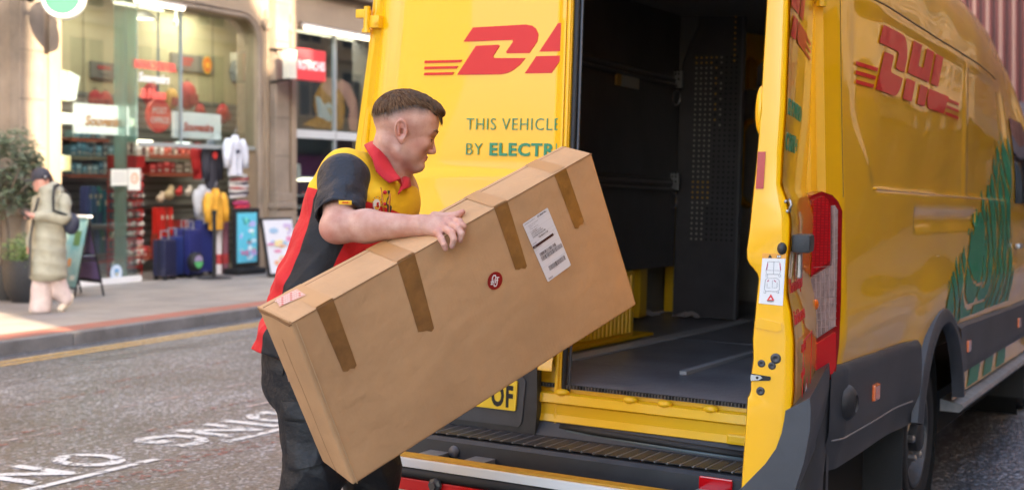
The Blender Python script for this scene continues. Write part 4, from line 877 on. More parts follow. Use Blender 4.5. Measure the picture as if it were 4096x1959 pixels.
def f_dl2(b):
    x0, z0, h = DW+.003, 1.827, .184; o = ((-.003+.466)/(h*.955))
    for P in LOGO:
        Q = [(p[0]-o, p[1]) for p in P]; Q = [(-x, y) for x, y in clip([(-x, y) for x, y in Q], -.02)]
        if len(Q) > 2: PP = [(x0-x*h*.955, z0+y*h) for x, y in Q]; b.add([(a, sko(a, c)-.0025, c) for a, c in PP], [tuple(t) for t in tessellate_polygon([[Vector((a, c, 0)) for a, c in PP]])], m_red)
part('red_letters', rd, f_dl2)
def f_dl3(b):
    skt(b, '"Is our courier driving well?', .052, DW-.03, 1.13, m_red, bold=.001, wide=.62); skt(b, 'Email: driver.response', .052, DW-.03, 1.045, m_red, bold=.001, wide=.62)
    skt(b, 'This Electric Vehicle', .035, DW-.16, .955, m_red, wide=.45); skt(b, 'is restricted to', .035, DW-.16, .885, m_red, wide=.5)
    t = thk(.9)-.016
    for p, q_ in (((.42, .72), (.425, .99)), ((.72, .72), (.725, .99)), ((.42, .99), (.725, .995)), ((.42, .72), (.725, .725))): b.b2((p[0], t, p[1]), (q_[0], t+.002, q_[1]), m_red)
part('red_lettering', rd, f_dl3)
def f_56(b):
    t = thk(.78)-.014
    b.lathe([(0, -.002), (.062, -.002)], m_white, 28, Matrix.Translation((DW-.27, t, .80)), 'Y'); b.lathe([(.062, -.004), (.078, -.004)], m_red, 28, Matrix.Translation((DW-.27, t, .80)), 'Y')
    tt = MB(); tt.text('56', .075, m_red, Matrix(), ext=.0006, bold=.002, align='CENTER'); b.add([(DW-.27-v[0], t-.005-v[2], .775+v[1]) for v in tt.v], tt.f, m_red)
part('speed_sticker', rd, f_56)
# plastic lower trim, handle, latch pieces
def f_otrim(b):
    P = [ED(*p) for p in [(3143, 1640), (3240, 1590), (3243, 1640), (3240, 1720), (3215, 1850), (3180, 1959), (3175, 2000), (2950, 2000), (2957, 1959), (3010, 1905), (3062, 1852), (3105, 1790), (3127, 1730), (3137, 1680)]]
    b.poly(P, .02, DW+.006, m_grey, ax='X')
part('lower_trim', rd, f_otrim)
def edbox(b, x0, y0, x1, y1, m, th=.004, bev=0, off=0):
    a = ED(x0, y0); c = ED(x1, y1); b.b2((DW+off, min(a[0], c[0]), min(a[1], c[1])), (DW+off+th, max(a[0], c[0]), max(a[1], c[1])), m, bev=bev)
part('reflector', rd, lambda b: b.poly([ED(*p) for p in [(3032, 607), (3063, 607), (3054, 755), (3023, 755)]], DW-.001, DW+.003, mat('red_reflector', (.50, .03, .04), .3, coat=.6, bump=.3, bscale=500), ax='X'))
def f_stick(b):
    b.poly([ED(*p) for p in [(3051, 1018), (3143, 1020), (3131, 1222), (3035, 1212)]], DW-.001, DW+.002, m_white, ax='X')
stk = part('safety_sticker', rd, f_stick)
def f_stick2(b):
    X = DW+.0022; E_ = lambda x, y: ED(x, y)
    b.poly([E_(*p) for p in [(3050, 1012), (3145, 1015), (3144, 1034), (3048, 1032)]], DW-.001, X, mat('sticker_orange', (.85, .38, .05), .5), ax='X')
    b.poly([E_(*p) for p in [(3080, 1017), (3089, 1031), (3072, 1031)]], X, X+.001, m_black, ax='X'); b.poly([E_(*p) for p in [(3108, 1020), (3124, 1020), (3125, 1031), (3107, 1031)]], X, X+.001, m_black, ax='X')
    b.poly([E_(*p) for p in [(3109.5, 1021.5), (3115, 1022), (3115, 1029), (3108.5, 1029)]], X+.001, X+.002, m_white, ax='X'); b.poly([E_(*p) for p in [(3117, 1022), (3122.5, 1021.5), (3123, 1029), (3117, 1029)]], X+.001, X+.002, m_white, ax='X')
    ln = plain((.25, .25, .28), .5); mg = plain((.5, .02, .12), .5)
    def line(pts, m=ln, r=.0006): b.tube([(X+.0003, *E_(*p)) for p in pts], r, m, 4)
    line([(3072, 1046), (3118, 1046), (3122, 1085), (3118, 1097), (3066, 1096), (3064, 1082), (3072, 1046)]); line([(3096, 1046), (3094, 1096)]); line([(3066, 1080), (3120, 1082)]); line([(3071, 1052), (3067, 1078)], mg, .0014); line([(3120, 1052), (3123, 1080)], mg, .0014)
    for x in (3064, 3116): line([(x, 1097), (x, 1107), (x+7, 1107), (x+7, 1097)])
    line([(3062, 1118), (3070, 1112), (3108, 1112), (3117, 1120), (3118, 1158), (3108, 1165), (3064, 1164), (3058, 1156), (3062, 1118)]); line([(3076, 1120), (3070, 1125)], mg, .0016); line([(3096, 1120), (3104, 1127)], mg, .0016); line([(3090, 1120), (3089, 1150), (3108, 1150), (3109, 1130)]); line([(3082, 1150), (3068, 1150), (3069, 1132)])
    for x in (3056, 3108): line([(x, 1164), (x, 1172), (x+7, 1172), (x+7, 1164)])
    b.poly([E_(*p) for p in [(3084, 1175), (3098, 1201), (3067, 1201)]], X, X+.001, plain((.7, .02, .02), .5), ax='X'); b.poly([E_(*p) for p in [(3083, 1188), (3089, 1197), (3077, 1197)]], X+.001, X+.002, m_white, ax='X'); line([(3070, 1204), (3085, 1205), (3095, 1204)], m_black, .0012)
part('pictograms', stk, f_stick2)
part('rubber_stop', rd, lambda b: b.ball((DW, *ED(3128, 994)), (.012, .013, .017), m_dkpl, 10), True)
def f_hand(b):
    a = ED(3178, 985); c = ED(3240, 1028)
    o = Vector((DW-.10, thk(1.25)-.03, 1.265)); b.box(o, (.16, .05, .05), m_dkpl, bev=.012); b.box(o+Vector((0, .03, -.0)), (.05, .05, .04), m_dkpl, bev=.01)
part('door_handle', rd, f_hand, True, 40)
part('lock_plate', rd, lambda b: b.box((DW-.16, thk(1.2)-.02, 1.20), (.05, .012, .07), m_steel, bev=.004))
for px_, py_, r_ in ((3103, 1433, .0115), (3046, 1453, .0085), (3088, 1462, .0085), (3042, 1563, .0095)):
    part('screw', rd, lambda b: b.lathe([(r_*1.25, .0), (r_, .003), (r_*.5, .004), (r_*.4, .001), (0, .001)], plain((.05, .05, .055), .35), 14, Matrix.Translation((DW, *ED(px_, py_))), 'X'), True)
def f_latch(b):
    P = [ED(*p) for p in [(3004, 1492), (3082, 1505), (3084, 1515), (3078, 1521), (3004, 1522)]]; b.poly(P, DW-.002, DW+.002, m_black, ax='X')
    P = [ED(*p) for p in [(3004, 1496), (3040, 1500), (3050, 1510), (3036, 1518), (3004, 1520)]]; b.poly(P, DW-.001, DW+.007, m_steel, ax='X')
    b.lathe([(.004, .009), (0, .010)], m_black, 8, Matrix.Translation((DW, *ED(3030, 1508))), 'X')
part('latch', rd, f_latch)
part('striker', rd, lambda b: (b.tube([(DW+.002, *ED(3156, 798)), (DW+.012, *ED(3163, 806)), (DW+.012, *ED(3168, 820)), (DW+.012, *ED(3160, 832)), (DW+.002, *ED(3158, 848))], .0035, m_steel, 6), b.ball((DW, *ED(3143, 806)), .005, m_steel, 6), b.ball((DW, *ED(3150, 845)), .005, m_steel, 6)), True)
part('edge_dent', rd, lambda b: b.poly([(p[0], p[1]) for p in [ED(3020, 1282), ED(3038, 1270), ED(3125, 1292), ED(3130, 1318), ED(3110, 1328), ED(3020, 1308)]], DW-.002, DW+.004, m_yel, ax='X'), True, 60)
part('inner_bulge', rd, lambda b: b.ball((DW-.03, *ED(3040, 440)), (.03, .016, .068), m_yel, 14), True)
# tail lamp wrapped round the rear corner
TA = Vector((.975, -.030, 0)); TBx = Vector((1.045, .090, 0)); tx = (TBx-TA).normalized(); tn = Vector((tx.y, -tx.x, 0))
TM = Matrix(((tx.x, -tn.x, 0, TA.x), (tx.y, -tn.y, 0, TA.y), (0, 0, 1, 0), (0, 0, 0, 1)))
def TL(x, y): return PLN(x, y, TA, tx, (0, 0, 1))
tl = part('tail_lamp', van, lambda b: b.poly([TL(*p) for p in [(3225, 795), (3240, 780), (3276, 765), (3319, 780), (3343, 806), (3359, 843), (3356, 1000), (3354, 1200), (3346, 1380), (3334, 1479), (3320, 1513), (3236, 1530), (3225, 1525)]], -.012, .03, mat('lamp_rim', (.30, .004, .006), .12, coat=1), M4=TM))
rs = lambda lst, y0, y1, m: part('lens', tl, lambda b: b.poly([TL(*p) for p in lst], y0, y1, m, M4=TM))
m_rib = bpy.data.materials.new('ribbed_red_lens'); m_rib.use_nodes = True
_nt = m_rib.node_tree; _b = _nt.nodes['Principled BSDF']; _tc = N(_nt, 'ShaderNodeTexCoord'); _w = N(_nt, 'ShaderNodeTexBrick'); _w.inputs['Scale'].default_value = 1; _w.offset = 0; _w.inputs['Brick Width'].default_value = .009; _w.inputs['Row Height'].default_value = .009; _w.inputs['Mortar Size'].default_value = .0012
_mp = N(_nt, 'ShaderNodeMapping'); _mp.inputs['Rotation'].default_value = (R(90), 0, 0); _nt.links.new(_tc.outputs['Object'], _mp.inputs[0]); _nt.links.new(_mp.outputs[0], _w.inputs[0]); _w.inputs['Color1'].default_value = (.62, .004, .008, 1); _w.inputs['Color2'].default_value = (.50, .003, .006, 1); _w.inputs['Mortar'].default_value = (.36, .002, .004, 1)
_nt.links.new(_w.outputs[0], _b.inputs['Base Color']); _b.inputs['Roughness'].default_value = .12; _b.inputs['Coat Weight'].default_value = 1
_bp = N(_nt, 'ShaderNodeBump'); _bp.inputs['Distance'].default_value = .004; _bp.inputs['Strength'].default_value = .6; _nt.links.new(_w.outputs['Fac'], _bp.inputs['Height']); _nt.links.new(_bp.outputs[0], _b.inputs['Normal'])
rs([(3236, 800), (3276, 782), (3296, 800), (3303, 830), (3303, 1040), (3226, 1098)], -.022, -.0121, m_rib)
rs([(3240, 1378), (3325, 1325), (3324, 1460), (3312, 1490), (3240, 1505)], -.022, -.0121, m_redlens)
m_clr = mat('clear_lens', (.50, .36, .34), .12, metal=.15, coat=1, var=.5, vscale=26, stretch=(1, 1, .35), bump=.5, bscale=60)
rs([(3313, 822), (3322, 820), (3334, 840), (3332, 1040), (3325, 1300), (3242, 1355), (3226, 1112), (3311, 1058)], -.020, -.0121, m_clr)
def f_lg(b):
    for x, y0, y1, dx in ((3245, 1112, 1345, 6), (3262, 1097, 1334, 5), (3280, 1084, 1322, 3), (3298, 1070, 1312, 0), (3321, 830, 1300, -4)):
        a = TL(x, y0); c = TL(x+dx, y1); b.tube([(a[0], -.021, a[1]), (c[0], -.021, c[1])], .0010, plain((.55, .42, .40), .3), 5, TM)
    for y in range(850, 1320, 30):
        for x0, x1 in (((3308, 3332),) if y < 1060 else ((3234+(y-1060)*.03, 3328),)):
            a = TL(x0, y+8); c = TL(x1, y); b.tube([(a[0], -.0215, a[1]), (c[0], -.0215, c[1])], .0008, plain((.40, .28, .27), .3), 5, TM)
part('lens_grid', tl, f_lg)
part('amber_bulb', tl, lambda b: b.ball((TL(3246, 1215)[0], -.02, TL(3246, 1215)[1]), (.012, .006, .018), m_orange, 8, TM), True)
# grey lower cladding with arches
def f_clad(b):
    def band(L0, L1, u0, u1f, off, mm=m_grey, step=.02):
        n = max(2, int((L1-L0)/step)); k = 18
        def fn(i, j):
            L = L0+(L1-L0)*i/(n-1); ub = u0(L) if callable(u0) else u0; ut = u1f(L) if callable(u1f) else u1f; U = ub+(ut-ub)*j/(k-1)
            w = wside(L, U)+off+.006*sm(.592, .602, U)-.015*sm(ut-.012, ut, U)-.02*sm(.60, .50, U)
            return (w, L, U)
        b.grid(n, k, fn, mm)
        b.grid(n, 2, lambda i, j: ((lambda p: (p[0]-.03*j, p[1], p[2]))(fn(i, k-1))), mm)
    arch = lambda L: WU+math.sqrt(max(0, .50**2-(L-WL)**2))
    top = lambda L: .842-.010*L
    band(-.0, 1.24, lambda L: .488, lambda L: top(L), .020)
    band(2.18, 4.98, .568, lambda L: top(L) if L < 3.9 else .80, .020)
part('side_cladding', van, f_clad, True, 35)
def f_corner(b):
    # plastic corner below the lamp, turning onto the step
    def fn(i, j):
        a = i/9*math.pi/2; U = .40+(.845-.40)*j/11; w = wside(0.0, max(U, .5))+.018; r = .10
        return (w-.06+.06*math.cos(a)-(0 if i < 9 else 0), .02-.12*math.sin(a)*(1-.35*sm(.6, .84, U))-.03*sm(.6, .45, U), U)
    b.grid(10, 12, fn, m_grey)
    def fn2(i, j):
        U = .40+(.845-.40)*j/11; w = wside(0., max(U, .5))+.018-.06; y = .02-.12*(1-.35*sm(.6, .84, U))-.03*sm(.6, .45, U)
        return (w-(w-.80)*i/5, y, U)
    b.grid(6, 12, fn2, m_grey); b.grid(6, 2, lambda i, j: (fn2(i, 11)[0], fn2(i, 11)[1]+.12*j, .845), m_grey); b.grid(10, 2, lambda i, j: (fn(i, 11)[0]-.02*j, fn(i, 11)[1]+.1*j, .845), m_grey)
    b.grid(2, 8, lambda i, j: (wside(0, .55)+.018-.0*i, .02+.03*i, .40+.44*j/7), m_grey)
part('corner_bumper', van, f_corner, True, 45)
def f_arch(b, cl):
    n = 60; vs = []; a0, a1 = R(14), R(166)
    secs = [(.475, -.012), (.478, .022), (.492, .040), (.525, .040), (.548, .026), (.552, -.0)]
    for i in range(n+1):
        a = a0+(a1-a0)*i/n
        for r, w in secs:
            U = WU+r*math.sin(a)*1.04; L = cl+r*math.cos(a); vs.append((wside(cl, .75)+w-.012*0, L, U))
    k = len(secs); b.add(vs, [(i*k+j, i*k+j+1, (i+1)*k+j+1, (i+1)*k+j) for i in range(n) for j in range(k-1)], m_dkpl if cl > 3 else m_grey)
    b.lathe([(.52, -.45), (.52, -.05)], plain((.008, .008, .008), .95), 40, Matrix.Translation((1.0, cl, WU)), 'X'); b.lathe([(.52, -.45), (0, -.45)], plain((.008, .008, .008), .95), 40, Matrix.Translation((1.0, cl, WU)), 'X')
for cl in (WL, 5.5): part('wheel_arch', van, lambda b: f_arch(b, cl), True, 35)
def f_wheel(cl, side=1):
    w = bpy.data.objects.new('wheel', None); COL.objects.link(w); w.parent = van; w.matrix_local = Matrix.Translation((side*.96, cl, .357)) @ (Matrix() if side > 0 else Matrix.Rotation(math.pi, 4, 'Z'))
    T = [(.235, -.21), (.30, -.225), (.335, -.215), (.353, -.19), (.357, -.13), (.357, -.10), (.357, -.05), (.353, -.015), (.338, .0), (.30, .012), (.255, .006), (.228, -.01)]
    part('tyre', w, lambda b: (b.lathe(T, m_tyre, 64, axis='X'), [b.lathe([(.3585, x), (.3585, x+.012)], plain((.004, .004, .004), .9), 48, axis='X') for x in (-.16, -.115, -.07)], b.lathe([(.325, .0085), (.320, .0105), (.315, .009)], m_tyre, 64, axis='X')), True, 40)
    rm = part('rim', w, lambda b: (b.lathe([(.232, -.012), (.228, .002), (.216, .002), (.208, -.02), (.200, -.06), (.19, -.075), (.165, -.06), (.14, -.03), (.12, -.022), (.085, -.022), (.075, -.03), (.0, -.03)], M('dull_rim_steel', (.08, .08, .085), .4, metal=.6, var=.5, vscale=9), 64, axis='X')), True, 35)
    part('vent_hole', rm, lambda b: [b.box((-.052, .17*math.cos(a), .17*math.sin(a)), (.012, .045, .028), m_black, rx=a+math.pi/2, bev=.004) for a in np.arange(0, 6.28, 2*math.pi/10)])
    part('hub_cap', rm, lambda b: b.lathe([(.07, -.03), (.068, .01), (.055, .022), (.03, .026), (0, .026)], m_dkpl, 24, axis='X'), True, 40)
    for k in range(6):
        a = k*math.pi/3; part('wheel_nut', rm, lambda b: b.lathe([(.016, -.022), (.016, .005), (.010, .012), (0, .012)], m_steel, 8, Matrix.Translation((0, .105*math.cos(a), .105*math.sin(a))), 'X'))
f_wheel(WL); f_wheel(5.5); f_wheel(WL, -1); f_wheel(5.5, -1)
part('mud_flap', van, lambda b: b.box((.86, 1.19, .33), (.30, .016, .34), m_black, bev=.006)); part('mud_flap', van, lambda b: b.box((.86, 4.98, .30), (.30, .016, .34), m_black, bev=.006))
def f_amb(L, U):
    return part('side_marker', van, lambda b: (b.box((wside(L, U)+.028, L, U), (.016, .082, .058), m_orange, bev=.006), b.box((wside(L, U)+.020, L, U), (.012, .092, .066), plain((.5, .1, .02), .4), bev=.003)))
for L, U in ((.516, .70), (2.50, .697), (4.33, .685)): f_amb(L, U)
part('sensor_boss', van, lambda b: b.lathe([(.062, 0), (.056, .016), (.040, .03), (.03, .034), (.026, .028), (0, .028)], m_dkpl, 28, Matrix.Translation((wside(.12, .7)+.02, .125, .71)), 'X'), True, 50)
part('side_step', van, lambda b: (b.poly([(.96, .455), (1.06, .44), (1.07, .425), (1.05, .40), (.96, .40)], 2.25, 4.95, m_al, ax='Y', M4=Matrix())), True, 30)
part('roof_seam', van, lambda b: b.tube([(wside(L, 2.115)-.0005, L, 2.118) for L in np.arange(.05, 3.6, .1)], .0042, plain((.22, .12, .01), .5), 6), True)
part('panel_seam', van, lambda b: [b.tube([(wside(L, U)-.0005, L, U) for U in np.arange(u0, u1, .05)], .0028, plain((.25, .14, .01), .6), 5) for L, u0, u1 in ((.10, 1.40, 2.1), (3.62, .85, 2.1), (3.92, .85, 2.1), (2.385, 2.10, 2.112))])
part('ledge_bead', van, lambda b: b.tube([(wside(L, 1.437)+.003, L, 1.437-.008*(L-.46)/3.3) for L in np.arange(.48, 3.80, .06)], .0045, m_yel, 6), True)  # bead in body yellow along the ledge of the recessed panel
part('crease_highlight', van, lambda b: b.tube([(wside(L, .592)+.0225, L, .592) for L in np.arange(.03, 1.16, .05)], .0035, plain((.20, .19, .20), .35), 6), True)  # paler grey tube: the highlight on the crease, put in as colour
part('cab_handle', van, lambda b: b.box((wside(4.15, 1.15)+.02, 4.15, 1.16), (.03, .16, .03), m_steel, bev=.01))
def f_glass(b):
    gm = mat('dark_car_glass', (.01, .012, .015), .05, coat=1)
    b.grid(16, 10, lambda i, j: ((lambda L, U: (wside(L, U)+.006, L, U))(4.08+(1.0-.25*j/9)*i/15, 1.42+.52*j/9)), gm)
part('cab_window', van, f_glass, True)
part('door_mirror', van, lambda b: (b.box((1.19, 4.95, 1.55), (.20, .10, .34), m_dkpl, bev=.03), b.box((1.05, 4.97, 1.45), (.14, .05, .06), m_dkpl, bev=.01)), True, 40)
# side print: the full red letters and the green leaf-like pattern
def side_dec(b, pts, m, off):
    """a flat outline laid on the curved side, cut fine enough to follow it"""
    bm = bmesh.new(); vs = [bm.verts.new((p[0], p[1], 0)) for p in pts]
    tri = tessellate_polygon([[Vector((p[0], p[1], 0)) for p in pts]])
    for t in tri:
        try: bm.faces.new([vs[i] for i in t])
        except ValueError: pass
    for ax_, lo, hi in (('x', min(p[0] for p in pts), max(p[0] for p in pts)), ('y', min(p[1] for p in pts), max(p[1] for p in pts))):
        for c in np.arange(math.ceil(lo/.025)*.025, hi, .025):
            bmesh.ops.bisect_plane(bm, geom=bm.verts[:]+bm.edges[:]+bm.faces[:], plane_co=(c, c, 0), plane_no=(1, 0, 0) if ax_ == 'x' else (0, 1, 0))
    bm.verts.index_update(); b.add([(wside(v.co.x, v.co.y)+off, v.co.x, v.co.y) for v in bm.verts], [[v.index for v in f.verts] for f in bm.faces], m); bm.free()
def f_sl(b):
    for P in LOGO: side_dec(b, [(.497+x*.262, 1.799+y*.252) for x, y in P], m_red, .0045)
part('red_letters', van, f_sl, True)
def green_on(L, U):
    # tall tree-like thumbprint: nested arcs crossed by rising veins
    if not (1.72 < L < 4.0): return False
    lo = math.hypot(L-WL, U-WU) > .565
    edge = 1.80+.18*math.sin(U*6.5)+.10*math.sin(U*17+1)+.05*math.sin(U*53)
    topu = 1.12+.30*sm(2.1, 3.0, L)+.36*sm(2.9, 3.7, L)+.04*math.sin(L*31)+.03*math.sin(L*57)
    if L < edge+.20*sm(1.2, 1.7, U) or U > topu or not lo: return False
    r = math.hypot((L-2.75)*.62, (U-1.18)*1.0)+.015*math.sin(U*23+L*9); w = .5+.5*math.sin(r*56+.8*math.sin(math.atan2(U-1.18, L-2.75)*3))
    v = .5+.5*math.sin((L*1.0-U*.5)*13+math.sin(U*9)*.9)
    if r < .13: return True
    if U > .83: return w > .11 and v > .02
    return v > .25
def f_gp(b):
    for u0, u1 in ((.838, 2.06), (.47, .56)):
        nu = int(2.3/.016); nv = int((u1-u0)/.016)
        Lf = lambda i: 1.72+i*.016; Uf = lambda j: u0+(u1-u0)*j/(nv-1)
        b.grid(nu, nv, lambda i, j: (wside(Lf(i), Uf(j))+.0035, Lf(i), Uf(j)), m_green, keep=lambda i, j: green_on(Lf(i+.5), Uf(j+.5)) and not (u0 < .5 and Lf(i) < 2.25))
o = part('green_print', van, f_gp, True, fix=False)
o.data.update()
bm = bmesh.new(); bm.from_mesh(o.data); bmesh.ops.delete(bm, geom=[v for v in bm.verts if not v.link_faces], context='VERTS'); bm.to_mesh(o.data); bm.free()
# inside the cargo space
m_shb = mat('black_shelf_board', (.085, .076, .080), .38, var=.3, vscale=3); m_rail = mat('shelf_rail', (.16, .15, .16), .35, metal=.2)
def sh_unit(b, u0, u1): b.b2((-.74, .12, u0), (-.715, 2.98, u1), m_shb, bev=.004)
part('folded_shelf', van, lambda b: sh_unit(b, 2.10, 2.58)); part('folded_shelf', van, lambda b: sh_unit(b, 1.50, 2.05)); part('folded_shelf', van, lambda b: sh_unit(b, .98, 1.0+.44))
for uu in (2.075, 1.468): part('shelf_rail', van, lambda b: (b.tube([(-.70, .12, uu), (-.70, 2.86, uu)], .013, m_rail, 8), b.tube([(-.69, .12, uu-.035), (-.69, 2.86, uu-.035)], .010, m_rail, 8), b.b2((-.72, .12, uu-.05), (-.705, 2.9, uu+.03), m_shb)), True, 40)
for uu in (2.06, 1.46):
    part('rail_bracket', van, lambda b: (b.box((-.69, 2.90, uu+.02), (.05, .03, .10), m_al, bev=.004), [b.box((-.69+dx, 2.882, uu+.05+dz), (.008, .006, .012), m_black) for dx in (-.012, .008) for dz in (-.03, 0, .02)], b.tube([(-.69+.022*math.cos(a), 2.88, uu-.09+.045*math.sin(a)) for a in np.linspace(0, 6.28, 14)], .005, m_rail, 6)))
part('rail_label', van, lambda b: (b.b2((-.712, 2.1, 1.97), (-.70, 2.34, 2.04), plain((.42, .42, .38), .5)), b.b2((-.712, 2.04, 1.97), (-.70, 2.1, 2.04), plain((.5, .3, .08), .5))))
def f_perf(b):
    w0, w1, u0, u1 = -.72, -.335, .69, 2.62; y = 3.0
    b.b2((w0, y, u0), (w1, y+.015, u1), m_shb)
    b.b2((w1, y-.03, u0), (w1+.012, y+.02, u1), m_rail)
part('perforated_panel', van, f_perf)
def f_holes(b):
    w0, u1 = -.62, 2.2
    for r_ in range(36):
        for c in range(9):
            z = 2.215-.0305*r_; x = -.618+.031*c
            lit = (c < 4) or (c < 6 and (r_*7+c*3) % 5 < 3 and r_ < 14)
            if r_ > 28 and c > 2: lit = False
            col = ((.50, .44, .38) if not ((c == 4 or (r_ in (0, 1, 24, 25, 26, 27) and c < 5)) ) else (.8, .40, .05)) if lit else (.006, .006, .006)  # flat discs for holes: light showing through is painted, the rest near black
            b.lathe([(0, -.0012), (.0062, -.0012)], plain(col, .5), 8, Matrix.Translation((x, 3.0, z)), 'Y')
    for r_ in range(9): b.lathe([(0, -.0012), (.0065, -.0012)], plain((.85, .42, .05), .5), 8, Matrix.Translation((-.385, 3.0, 2.45-.032*r_)), 'Y')
part('panel_holes', van, f_holes, fix=False)
part('door_surround', van, lambda b: b.poly([(-.72, 2.1), (-.72, 2.62), (-.60, 2.62), (-.60, 2.40), (-.62, 2.36), (-.66, 2.28)], 2.97, 2.985, plain((.13, .12, .11), .5)))
part('ceiling_panel', van, lambda b: b.poly([(-.70, 2.47), (-.62, 2.49), (-.49, 2.50), (-.49, 2.62), (-.72, 2.62)], 2.94, 2.96, plain((.80, .74, .62), .5)))
def f_gh(b):
    b.tube([(-.77, 4.52, 1.94), (-.77, 4.42, 1.92), (-.79, 4.39, 1.86), (-.795, 4.39, 1.42), (-.775, 4.42, 1.37), (-.77, 4.52, 1.35)], .022, m_yeli, 10); b.box((-.77, 4.54, 1.95), (.06, .03, .09), m_yeli, bev=.01); b.box((-.77, 4.54, 1.35), (.06, .03, .09), m_yeli, bev=.01)
part('grab_handle', van, f_gh, True, 40)
part('body_post', van, lambda b: b.b2((-.86, 3.2, .69), (-.80, 3.35, 1.42), m_yeli, bev=.015)); part('body_post', van, lambda b: (b.b2((-.80, 2.55, .70), (-.745, 2.66, 1.42), m_yeli, bev=.015), b.b2((-.79, 2.52, 1.15), (-.735, 2.69, 1.42), m_yeli, bev=.02), b.b2((-.79, 2.5, 1.0), (-.73, 2.7, 1.03), m_black)))
# ribbed yellow box over the wheel, loose scraps of paper
def f_wb(b):
    b.b2((-.86, .75, .69), (-.40, 1.66, 1.02), m_yeli, bev=.01); b.b2((-.86, .70, .689), (-.375, 1.86, .702), m_yeli)
    for x in np.arange(.80, 1.64, .045): b.tube([(-.400, x, .72), (-.400, x, 1.0)], .010, m_yeli, 8)
part('wheel_box', van, f_wb, True, 35)
def scrap(x, y, s_, lab):
    r = np.random.RandomState(int(abs(x*100))); b = MB(); n = 7
    b.grid(n, n, lambda i, j: (x+s_*(i/(n-1)-.5)*1.5+r.uniform(-.01, .01), y+s_*(j/(n-1)-.5), .69+abs(r.uniform(0, s_*.45))*math.sin(math.pi*i/(n-1))+.002), plain((.30, .25, .24), .8))
    o = b.build('paper_scrap'); o.matrix_world = VAN; tag(o, lab, 'paper scrap', 'paper scraps on the van floor')
scrap(-.83, 2.85, .10, 'crumpled pale paper scrap on the cargo floor by the shelf legs'); scrap(-.60, 2.92, .10, 'flatter torn paper scrap on the cargo floor in front of the perforated panel')

# ------------------------------------------------------------ buildings beside and beyond the van
m_cs = mat('cream_stone', (.74, .56, .36), .8, var=.25, vscale=.8)
def opp(u0, u1, hgt, lab, m, dep=6):
    t = empty('street_building', STREET, lab, 'building'); y0 = -6.3
    part('wall', t, lambda b: (b.b2((u0, y0-dep, 3.7), (u1, y0, hgt), m), b.b2((u0, y0-dep, .12), (u1, y0-.5, 3.7), plain((.05, .045, .04), .4))))
    k = 0; x = u0+.3
    def piers(b):
        x = u0
        while x < u1: b.b2((x, y0-.5, .12), (x+.45, y0+.06, 3.7), M('dark_pier_stone', (.10, .07, .045), .8)); b.b2((x+.1, y0, 3.7), (x+.35, y0+.1, hgt), m); x += 3.2
    part('pier', t, piers); part('cornice', t, lambda b: (b.b2((u0, y0-.1, 3.5), (u1, y0+.25, 3.8), m), b.b2((u0, y0-.1, hgt-.5), (u1, y0+.4, hgt), m), b.b2((u0, y0, 6.9), (u1, y0+.15, 7.1), m)))
    def wins(b):
        x = u0+1.0
        while x < u1-1.5:
            for z in np.arange(4.4, hgt-2.4, 3.1): b.b2((x, y0-.05, z), (x+1.5, y0+.012, z+2.0), plain((.06, .07, .08), .15)); b.b2((x+.72, y0, z), (x+.78, y0+.04, z+2), m); b.b2((x-.1, y0, z-.12), (x+1.6, y0+.12, z), m)
            x += 3.2
    part('window', t, wins)
    def shops(b):
        x = u0+.45; r = np.random.RandomState(int(abs(u0)*3+5))
        while x < u1-2.7:
            b.b2((x+.1, y0-.40, .5), (x+2.65, y0-.36, 2.9), plain((.05, .05, .06), .1)); b.b2((x, y0-.3, 3.0), (x+2.75, y0-.1, 3.45), plain([(.06, .08, .07), (.45, .42, .36), (.30, .05, .03), (.05, .05, .1)][r.randint(4)], .5))
            x += 3.2
    part('shopfront', t, shops)
    return t
opp(8.8, 52, 17, 'cream stone building standing on the near side of the street, mirrored in the van side', m_cs)
opp(-14, -2.2, 16.5, 'unseen cream stone corner building, made tall to shade the street', m_cs)  # off-view block raised until it shades the road and van
opp(5.3, 8.8, 12.6, 'unseen narrow cream stone building, roof lowered to let sun onto the far pillar', m_cs)  # unseen; roof height shaped so a sunbeam reaches the far pillar
opp(4.0, 5.3, 16.5, 'unseen tall cream stone building, shaped to keep sun out of the souvenir shop', m_cs)  # unseen block between two sun gaps, keeps the shop interior shaded
opp(2.7, 4.0, 9.8, 'unseen slim cream stone house, roof lowered to let sun onto the left pillar', m_cs)  # unseen; low roof shaped as a gap for sun on the left pillar
opp(1.9, 2.7, 16.5, 'unseen narrow cream stone tower, added to keep sun off the walking woman', m_cs, .9)  # invented sun blocker, kept thin so the neighbouring beam still passes
opp(-2.2, 1.9, 7.7, 'unseen low cream stone building, its roof set to steer the sunlight', m_cs)  # unseen; roofline shaped for where the sunlight lands
